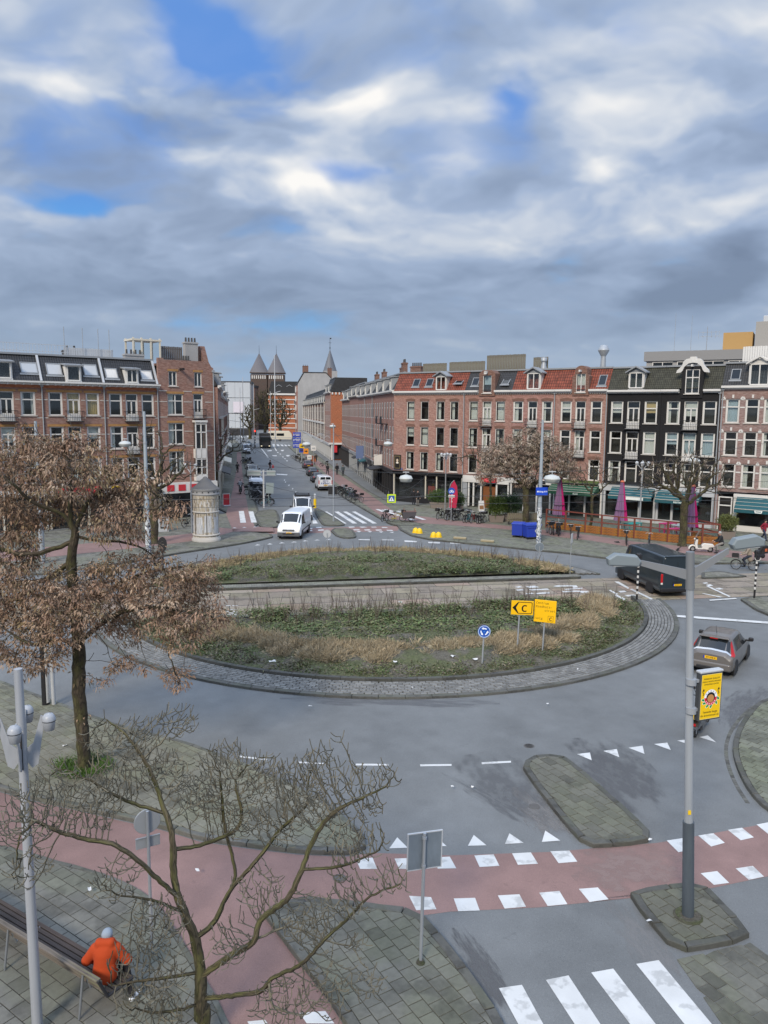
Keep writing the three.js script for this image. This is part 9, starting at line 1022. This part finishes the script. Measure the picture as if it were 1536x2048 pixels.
function person(label, x, y, z, ry, o = {}) {       // faces local +z
const t = thing('person', label, 'person', x, y, z, ry), s = (o.h || 1.74) / 1.74, S = (l) => l.map((c) => c.map((v) => v * s)), q = o.cell || 0.03, lean = o.lean || 0, hy = o.hip ?? 0.92, T = (h, w = 0, d = 0) => [w, hy + h, d + lean * h];
const [K, A, E, W] = [o.knee, o.ankle, o.elbow, o.wrist], legs = [0, 1].map((i) => ({ h: [i ? 0.095 : -0.095, hy, 0], k: K[i], a: A[i] })), arms = [0, 1].map((i) => ({ s: T(0.48, i ? 0.19 : -0.19, 0), e: E[i], w: W[i] }));
const head = T(o.head || 0.73, 0, 0.02 + (o.nod || 0)), cp = (a, b, r, r2) => [...a, ...b, r, r2];
const hands = arms.flatMap(({ e, w }, i) => { const d = [0, 1, 2].map((k) => w[k] - e[k]), l = Math.hypot(...d) || 1, u = d.map((v) => v / l), f = (a, b) => w.map((v, k) => v + u[k] * a + (k === 0 ? b : 0)); return [cp(w, f(0.07, 0), 0.034, 0.036), ...[-0.03, -0.01, 0.01, 0.03].map((b) => cp(f(0.08, b), f(0.15 - Math.abs(b) * 0.6, b), 0.011, 0.008)), cp(f(0.03, i ? -0.035 : 0.035), f(0.09, i ? -0.06 : 0.06), 0.012, 0.009)]; });
part('body', blob(S([cp(T(0.62), T(0.5), 0.055, 0.06), cp(head, [head[0], head[1] + 0.04, head[2] - 0.015], 0.082, 0.092), cp([head[0], head[1] - 0.06, head[2] + 0.035], [head[0], head[1] - 0.03, head[2] + 0.05], 0.05, 0.05), cp([head[0], head[1] + 0, head[2] + 0.085], [head[0], head[1] - 0.025, head[2] + 0.105], 0.014, 0.018), ...[-1, 1].map((k) => cp([k * 0.088, head[1] + 0.01, head[2] - 0.01], [k * 0.092, head[1] - 0.03, head[2] - 0.01], 0.018, 0.014)), cp(T(0.5), T(0.05), 0.09, 0.1), ...arms.flatMap((a) => [cp(T(0.45), a.s, 0.06, 0.045), cp(a.s, a.e, 0.045, 0.038), cp(a.e, a.w, 0.036, 0.028)]), ...hands, ...legs.flatMap((l) => [cp(l.h, l.k, 0.075, 0.05), cp(l.k, l.a, 0.048, 0.035)])]), o.cell ? 0.012 : 0.022, 0.02), M.skin, t);
const b = o.bulk || 1; part('jacket', blob(S([cp(T(0.46, -0.08), T(0.46, 0.08), 0.125 * b, 0.125 * b), cp(T(0.4), T(0.1), 0.165 * b, 0.155 * b), cp(T(0.12), T(o.hem ?? -0.06), 0.16 * b, 0.17 * b), ...arms.flatMap((a) => [cp(a.s, a.e, 0.082 * b, 0.068 * b), cp(a.e, a.w, 0.066 * b, 0.052 * b)]), ...(o.hood ? [cp(T(0.62, -0.1, -0.07), T(0.62, 0.1, -0.07), 0.085, 0.085), cp(T(0.63, -0.12, -0.04), T(0.58, -0.1, 0.08), 0.06, 0.05), cp(T(0.63, 0.12, -0.04), T(0.58, 0.1, 0.08), 0.06, 0.05), cp(T(0.53, -0.05, -0.115), T(0.53, 0.05, -0.115), 0.06, 0.06)] : [cp(T(0.52, -0.03), T(0.52, 0.03), 0.075, 0.075)]), ...(o.folds ? [0.02, 0.1, 0.18].map((h) => cp(T(h, -0.13, -0.1), T(h - 0.015, 0.13, -0.1), 0.075, 0.075)) : [])]), q, 0.035), cloth(o.top), t);
part('trousers', blob(S([cp([-0.05, hy, 0], [0.05, hy, 0], 0.135, 0.135), ...legs.flatMap((l) => [cp(l.h, l.k, 0.1, 0.072), cp(l.k, l.a, 0.07, 0.055)])]), q, 0.03), cloth(o.legs || [0.03, 0.035, 0.05]), t);
part('shoes', blob(S(legs.map((l) => cp([l.a[0], l.a[1] - 0.035, l.a[2] - 0.04], [l.a[0] * 1.15, l.a[1] - 0.045, l.a[2] + 0.16], 0.05, 0.042))), Math.min(q, 0.02), 0.02), mat(o.shoes || [0.03, 0.03, 0.03], 0.7), t);
part(o.hat ? 'cap' : 'hair', blob(S([cp([head[0], head[1] + 0.045, head[2] - 0.02], [head[0], head[1] + 0.06, head[2]], 0.102, 0.096), cp([head[0], head[1] - 0.02, head[2] - 0.05], [head[0], head[1] + 0.05, head[2] - 0.03], o.hat ? 0.07 : 0.09, 0.09)]), Math.min(q, 0.02), 0.03), cloth(o.hat || o.hair || [0.035, 0.025, 0.02]), t);
return t;
}
const hang = { elbow: [[-0.25, 1.16, -0.02], [0.25, 1.16, -0.02]], wrist: [[-0.25, 0.92, 0.1], [0.25, 0.92, 0.1]] };
const stand = { knee: [[-0.1, 0.5, 0.01], [0.1, 0.5, 0.01]], ankle: [[-0.1, 0.08, -0.02], [0.1, 0.08, -0.02]], ...hang }, walk = { knee: [[-0.1, 0.5, 0.2], [0.1, 0.5, -0.08]], ankle: [[-0.1, 0.1, 0.3], [0.1, 0.14, -0.36]], elbow: [[-0.25, 1.17, -0.14], [0.25, 1.17, 0.1]], wrist: [[-0.24, 0.96, -0.06], [0.24, 0.98, 0.3]], lean: 0.06 };
const ride = { hip: 1, knee: [[-0.12, 0.68, 0.4], [0.12, 0.82, 0.36]], ankle: [[-0.11, 0.27, 0.28], [0.11, 0.46, 0.26]], elbow: [[-0.27, 1.2, 0.26], [0.27, 1.2, 0.26]], wrist: [[-0.27, 1.12, 0.5], [0.27, 1.12, 0.5]], lean: 0.22 };
const scoot = { ...ride, hip: 0.86, knee: [[-0.13, 0.72, 0.42], [0.13, 0.72, 0.42]], ankle: [[-0.12, 0.36, 0.4], [0.12, 0.36, 0.4]], elbow: [[-0.27, 1.1, 0.26], [0.27, 1.1, 0.26]], wrist: [[-0.3, 1.03, 0.6], [0.3, 1.03, 0.6]], lean: 0.08 };
{ // the sitter: back to the viewer, hands in the lap
const d = [0.849, 0.529], bx0 = -4.75 - d[0] * 0.36 + 0.529 * 0.36, bz0 = -11.95 - d[1] * 0.36 - 0.849 * 0.36;
person('person in an orange hooded jacket and pale cap sitting on the long bench', bx0, 0.1, bz0, Math.PI + 0.05, { h: 1.62, cell: 0.014, hip: 0.5, lean: 0.2, nod: 0.06, head: 0.655, bulk: 1.34, hood: true, folds: true, hem: 0.03, top: [0.66, 0.075, 0.008], legs: [0.02, 0.02, 0.024], shoes: [0.72, 0.74, 0.78], hat: [0.42, 0.50, 0.60], knee: [[-0.13, 0.5, 0.45], [-0.3, 0.5, 0.3]], ankle: [[-0.13, 0.09, 0.42], [-0.5, 0.1, -0.05]], elbow: [[-0.38, 0.72, 0.12], [0.38, 0.72, 0.12]], wrist: [[-0.16, 0.64, 0.34], [0.16, 0.64, 0.34]] });
}
const P2 = (l, xz, ry, o, y = 0.12) => person(l, xz[0], y, xz[1], ry, o), dk = [0.025, 0.025, 0.03];
P2('person in a dark coat carrying a bag across the street', [-20.35,-136.62], 1.3, { ...walk, h: 1.8, top: [0.03, 0.03, 0.045], legs: [0.12, 0.03, 0.04] }, 0); { const [x, z] = [-20.35,-136.62], t = thing('shopping_bag', 'red bag carried by the person crossing the street', 'bag', x + 0.55, 0.5, z + 0.1); part('bag', ext([[-0.2, 0], [0.2, 0], [0.16, 0.42], [-0.16, 0.42]], 0.14, [], 0.01), M.red, t); part('handle', tube([[-0.1, 0.42, 0.07], [0, 0.62, 0.07], [0.1, 0.42, 0.07]], 0.012, 5), M.red, t); }
P2('person in black walking on the right pavement beside the lettered van', [-9.4,-126.92], 2.9, { ...walk, top: dk }); P2('person in dark clothes at the right shop fronts, left of a pair', [-7.84,-127.09], 0.4, { ...stand, top: dk, h: 1.8 }); P2('person in a grey blue coat at the right shop fronts, right of a pair', [-6.74,-125.21], 0.2, { ...stand, top: [0.10, 0.14, 0.16] }); P2('person walking on the pavement by the right bicycle rack up the street', [-14.04,-157.74], 0.2, { ...walk, top: [0.05, 0.045, 0.045] });
P2('person in black standing in front of the cafe panes', [3.33,-86.21], 2.6, { ...stand, top: dk, h: 1.78 }); P2('person with pale trousers standing by the cafe door', [3.74,-85.32], 0.6, { ...stand, top: [0.03, 0.03, 0.035], legs: [0.3, 0.28, 0.26] }); P2('person in a red jacket and blue trousers at the right shop window', [31.74,-63.44], 0.5, { ...walk, top: [0.36, 0.02, 0.05], legs: [0.04, 0.05, 0.10] }); P2('person walking on the left pavement beside the street corner tree', [-25.37,-121.35], 0.6, { ...walk, top: dk });
// ------------------------------------------------------------ bicycles
const frameM = [[0.02, 0.02, 0.022], [0.05, 0.05, 0.055], [0.03, 0.05, 0.12], [0.22, 0.23, 0.24], [0.04, 0.16, 0.20], [0.22, 0.03, 0.03], [0.30, 0.25, 0.08]].map((c) => mat(c, 0.4)), rimM = mat([0.4, 0.41, 0.42], 0.4, { metalness: 0.5 });
function makeBike(name, label, m, extra) { const b = thing(name, label, 'bicycle', 0, 0, 0), r = 0.34; for (const x of [-0.53, 0.55]) { const w = part('wheel', new THREE.TorusGeometry(r - 0.025, 0.029, 6, 22).translate(x, r, 0), M.tyre, b); const sp3 = []; for (let i = 0; i < 9; i++) sp3.push(bx(0.009, 2 * r - 0.08, 0.009, 0, 0, 0, 0, 0, i * Math.PI / 9).translate(x, r, 0)); part('rim', [new THREE.TorusGeometry(r - 0.045, 0.012, 5, 26).translate(x, r, 0), ...sp3], rimM, w); part('mudguard', new THREE.TorusGeometry(r + 0.02, 0.016, 4, 14, 2.3).rotateZ(x < 0 ? 0.9 : 0.3).translate(x, r, 0), M.black, b); }
part('frame', [rod([-0.53, r, 0], [-0.12, 0.3, 0], 0.022), rod([-0.12, 0.3, 0], [-0.24, 0.82, 0], 0.024), rod([-0.53, r, 0.03], [-0.22, 0.74, 0.02], 0.012), rod([-0.12, 0.3, 0], [0.36, 0.78, 0], 0.027), rod([-0.2, 0.66, 0], [0.37, 0.84, 0], 0.024), rod([0.35, 0.95, 0], [0.55, r, 0.02], 0.023)], m, b); part('chain_guard', bx(0.5, 0.13, 0.03, -0.3, 0.33, 0.06), m, b); part('saddle', [rbx(0.27, 0.07, 0.17, 0.03, -0.27, 0.95, 0), rod([-0.24, 0.8, 0], [-0.26, 0.93, 0], 0.014)], M.black, b); part('handlebar', [rod([0.36, 0.9, 0], [0.33, 1.06, 0], 0.014), tube([[0.14, 1.05, -0.28], [0.32, 1.1, -0.2], [0.36, 1.08, 0], [0.32, 1.1, 0.2], [0.14, 1.05, 0.28]], 0.019, 5, 12)], M.alloy, b); part('rear_rack', [bx(0.42, 0.02, 0.14, -0.6, 0.73, 0), rod([-0.53, r, 0.06], [-0.66, 0.73, 0.06], 0.008), rod([-0.53, r, -0.06], [-0.66, 0.73, -0.06], 0.008)], M.black, b); part('kickstand', rod([-0.3, 0.3, 0.03], [-0.34, 0.02, 0.16], 0.01), M.black, b);
if (extra === 'crate') part('front_crate', [bx(0.4, 0.03, 0.32, 0.62, 0.86, 0), bx(0.02, 0.24, 0.32, 0.42, 0.98, 0), bx(0.02, 0.24, 0.32, 0.82, 0.98, 0), bx(0.4, 0.24, 0.02, 0.62, 0.98, 0.16), bx(0.4, 0.24, 0.02, 0.62, 0.98, -0.16)], M.black, b); if (extra === 'bags') part('panniers', [rbx(0.4, 0.34, 0.14, 0.03, -0.6, 0.52, 0.15), rbx(0.4, 0.34, 0.14, 0.03, -0.6, 0.52, -0.15)], M.black, b); return b; }
const protoB = []; let bikeN = 0; const br = rng(808);
function bike(label, x, z, ry, k, group, y = 0.12) { const v = k % 7, ex = [null, 'crate', 'bags'][(k * 5 + 1) % 3]; if (!protoB[k]) { const b = makeBike('bicycle', label, frameM[v], ex); b.position.set(x, y, z); b.rotation.y = ry; b.rotation.x = (br() - 0.5) * 0.16; if (group) b.userData.group = group; return protoB[k] = b; } const c = copy(protoB[k], label, x, y, z, ry, group); if (!group) delete c.userData.group; c.rotation.x = (br() - 0.5) * 0.16; return c; }
const ORD = 'first second third fourth fifth sixth seventh eighth ninth tenth eleventh twelfth thirteenth'.split(' ');
function rack(label, group, a, b, n, turn, jit = 0.3) { for (let i = 0; i < n; i++) { const t = (i + 0.5) / n; bike(`${ORD[i]} ${label}`, mixn(a[0], b[0], t) + (br() - 0.5) * jit, mixn(a[1], b[1], t) + (br() - 0.5) * jit, turn + (br() - 0.5) * 0.5 + (br() > 0.6 ? Math.PI : 0), Math.floor(br() * br() * 7), group); } }
const sr = awayR - Math.PI / 2;
rack('bicycle from the van end in the rack beside the lettered van', 'bicycles racked beside the lettered van', [-5.61,-98.29], [-2.99,-87.65], 13, sr + 0.3); rack('bicycle from the far end in the rack on the left refuge by the gantry', 'bicycles racked by the gantry sign', [-16.56,-96.2], [-13.26,-85.02], 13, sr, 0.9); rack('bicycle from the far end in the road side row by the gantry', 'bicycles racked in the second row by the gantry sign', [-17.09,-102.41], [-12.45,-83.28], 8, sr, 0.7); rack('bicycle from the far end between the white vans on the left', 'bicycles between the left white vans', [-28.44,-157.39], [-24.63,-139.74], 9, sr, 0.8); rack('bicycle from the left in the far rack below the blue boards', 'bicycles racked below the blue boards', [-19.82,-170.45], [-15.13,-150.17], 12, sr, 0.6);
rack('bicycle from the left in the row before the slate roofed house', 'bicycles before the slate roofed house', [5.52,-75], [9.64,-71.87], 11, 1, 0.5); rack('bicycle from the left in the tight row at the terrace fence corner', 'bicycles at the left end of the terrace fence', [14.3,-66.17], [16.39,-63.39], 9, 1.4, 0.3); rack('bicycle from the left in the row behind the leafy tree', 'bicycles behind the leafy tree', [-24.02,-61.51], [-21.25,-64.21], 8, 0.8, 0.6);
for (const [l, x, z, ry, k] of [['bicycle leaning by the grey street cabinet', -18.36,-66.02, 0.3, 1], ['dark bicycle just left of the advertising column', -17.53,-68.39, 1, 0], ['bicycle half hidden right of the advertising column', -15.03,-70.39, 1.2, 1], ['blue bicycle against the middle of the terrace fence', 20.82,-59.59, 1.3, 4], ['red bicycle against the terrace fence left of the round headed tree', 21.66,-58.97, 1.3, 5], ['dark bicycle with bags at the terrace fence under the lamp post', 20.16,-60.23, 1.3, 2], ['black bicycle with a crate at the fence left of the lamp post', 19.45,-60.89, 1.3, 0], ['fallen red bicycle at the left part of the terrace fence', 18.44,-61.54, 0.1, 5], ['black bicycle lying at the foot of the round headed tree', 22.2,-57.72, 0.7, 1], ['bicycle leaning on the shop front beyond the orange figure', -11.41,-145.16, 0.4, 0]]) { const b = bike(l, x, z, ry, k); if (/fallen|lying/.test(l)) { b.rotation.x = 1.1; } }
{ // riders
const rider = (lb, lp, px, dir, k, o) => { bike(lb, px[0], px[1], dir, k, null, 0.01).rotation.x = 0; person(lp, px[0] - Math.cos(dir) * 0.27, 0, px[1] + Math.sin(dir) * 0.27, dir + Math.PI / 2, { ...ride, ...o }); };
rider('bicycle ridden by the person in the beige coat', 'person in a beige coat cycling over the red path on the right', [24.68,-51.66], Math.PI - 0.35, 3, { top: [0.42, 0.35, 0.28], hem: -0.25, legs: [0.04, 0.05, 0.08] }); rider('bicycle ridden by the courier with the black box', 'person in dark clothes cycling with a black delivery box', [25.72,-52.04], Math.PI - 0.35, 1, { top: [0.03, 0.03, 0.032] }); { const [x, z] = [26,-52.05], d = thing('delivery_box', 'black cube delivery box on the back of the courier', 'box', x + 0.1, 1.1, z - 0.05, 0.35); part('box', rbx(0.46, 0.5, 0.46, 0.04, 0, 0.25, 0), M.black, d); part('flap', rbx(0.48, 0.06, 0.48, 0.02, 0, 0.52, 0), M.dark, d); part('badge', bx(0.2, 0.2, 0.01, 0, 0.25, 0.235), mat([0.5, 0.12, 0.04], 0.6), d); }
rider('bicycle ridden by the person in the pale helmet', 'person in a dark jacket and pale helmet cycling by the white scooter', [25.02,-56.83], Math.PI - 0.2, 1, { top: [0.03, 0.035, 0.04], hat: [0.6, 0.62, 0.6], legs: [0.4, 0.38, 0.36] }); rider('bicycle ridden up the left red path', 'person cycling up the left red path by the parked vans', [-24.96,-130.45], awayR, 0, { top: [0.05, 0.045, 0.04] });
const [sx, sz] = [-18.27,-97.25]; person('person in dark clothes riding the scooter down the left red path', sx + Math.cos(nearR) * 0.2, 0.13, sz - Math.sin(nearR) * 0.2, nearR + Math.PI / 2, { ...scoot, top: [0.04, 0.035, 0.03] });
const [cx3, cz3] = [1.25,-72.68], c = bike('cargo bicycle with a black box parked on the small refuge', cx3, cz3, 0.1, 6, null, 0.14); const t = thing('cargo_box', 'grey box bin of the cargo bicycle on the small refuge', 'cargo box', cx3 + 1.15, 0.14, cz3 - 0.1, 0.1); part('box', [ext([[-0.6, 0.35], [0.5, 0.35], [0.65, 0.95], [-0.65, 0.95]], 0.62, [], 0.02).translate(0, 0, -0.31)], mat([0.07, 0.065, 0.075], 0.7), t); part('rim', [rod([-0.65, 0.98, 0.32], [0.65, 0.98, 0.32], 0.02), rod([-0.65, 0.98, -0.32], [0.65, 0.98, -0.32], 0.02), tube([[0.6, 1, 0.3], [0.5, 1.3, 0], [0.6, 1, -0.3]], 0.02, 5), tube([[-0.5, 1, 0.3], [-0.5, 1.3, 0], [-0.5, 1, -0.3]], 0.02, 5)], mat([0.25, 0.12, 0.08], 0.6), t); for (const s of [-0.36, 0.36]) part('wheel', new THREE.TorusGeometry(0.25, 0.025, 6, 20).translate(0.2, 0.26, s), M.tyre, t); bike('bicycle beside the cargo bicycle on the small refuge', cx3 - 1.2, cz3 + 0.1, 1.2, 0, null, 0.14);
}
{ // construction figure-like barrier and small street things
const [x, z] = [-14.29,-151.71], t = thing('barrier_stack', 'orange barrier boards stacked on the pavement behind the wine coloured car', 'barrier', x, 0.12, z); for (let i = 0; i < 4; i++) part('board', bx(1.5, 0.22, 0.08, 0, 0.7 + i * 0.3, i * 0.1, 0, i * 0.3), mat([0.6, 0.16, 0.015], 0.6), t); part('foot', [bx(0.1, 1.7, 0.1, -0.5, 0.85, 0), bx(0.1, 1.7, 0.1, 0.5, 0.85, 0)], M.dark, t);
const [x2, z2] = [-17.22,-83.38], s = thing('pavement_sign', 'red pavement advertising stand with rounded base near the left street corner', 'sign', x2, 0.12, z2, 0.5); part('panel', rbx(0.7, 1.2, 0.06, 0.02, 0, 0.75, 0), M.red, s); part('frame', [bx(0.78, 0.06, 0.08, 0, 1.38, 0), bx(0.06, 1.2, 0.08, -0.38, 0.75, 0), bx(0.06, 1.2, 0.08, 0.38, 0.75, 0)], M.white, s); part('base', rbx(0.8, 0.16, 0.5, 0.06, 0, 0.08, 0), M.pale, s);
}
renderer.render(scene, camera);
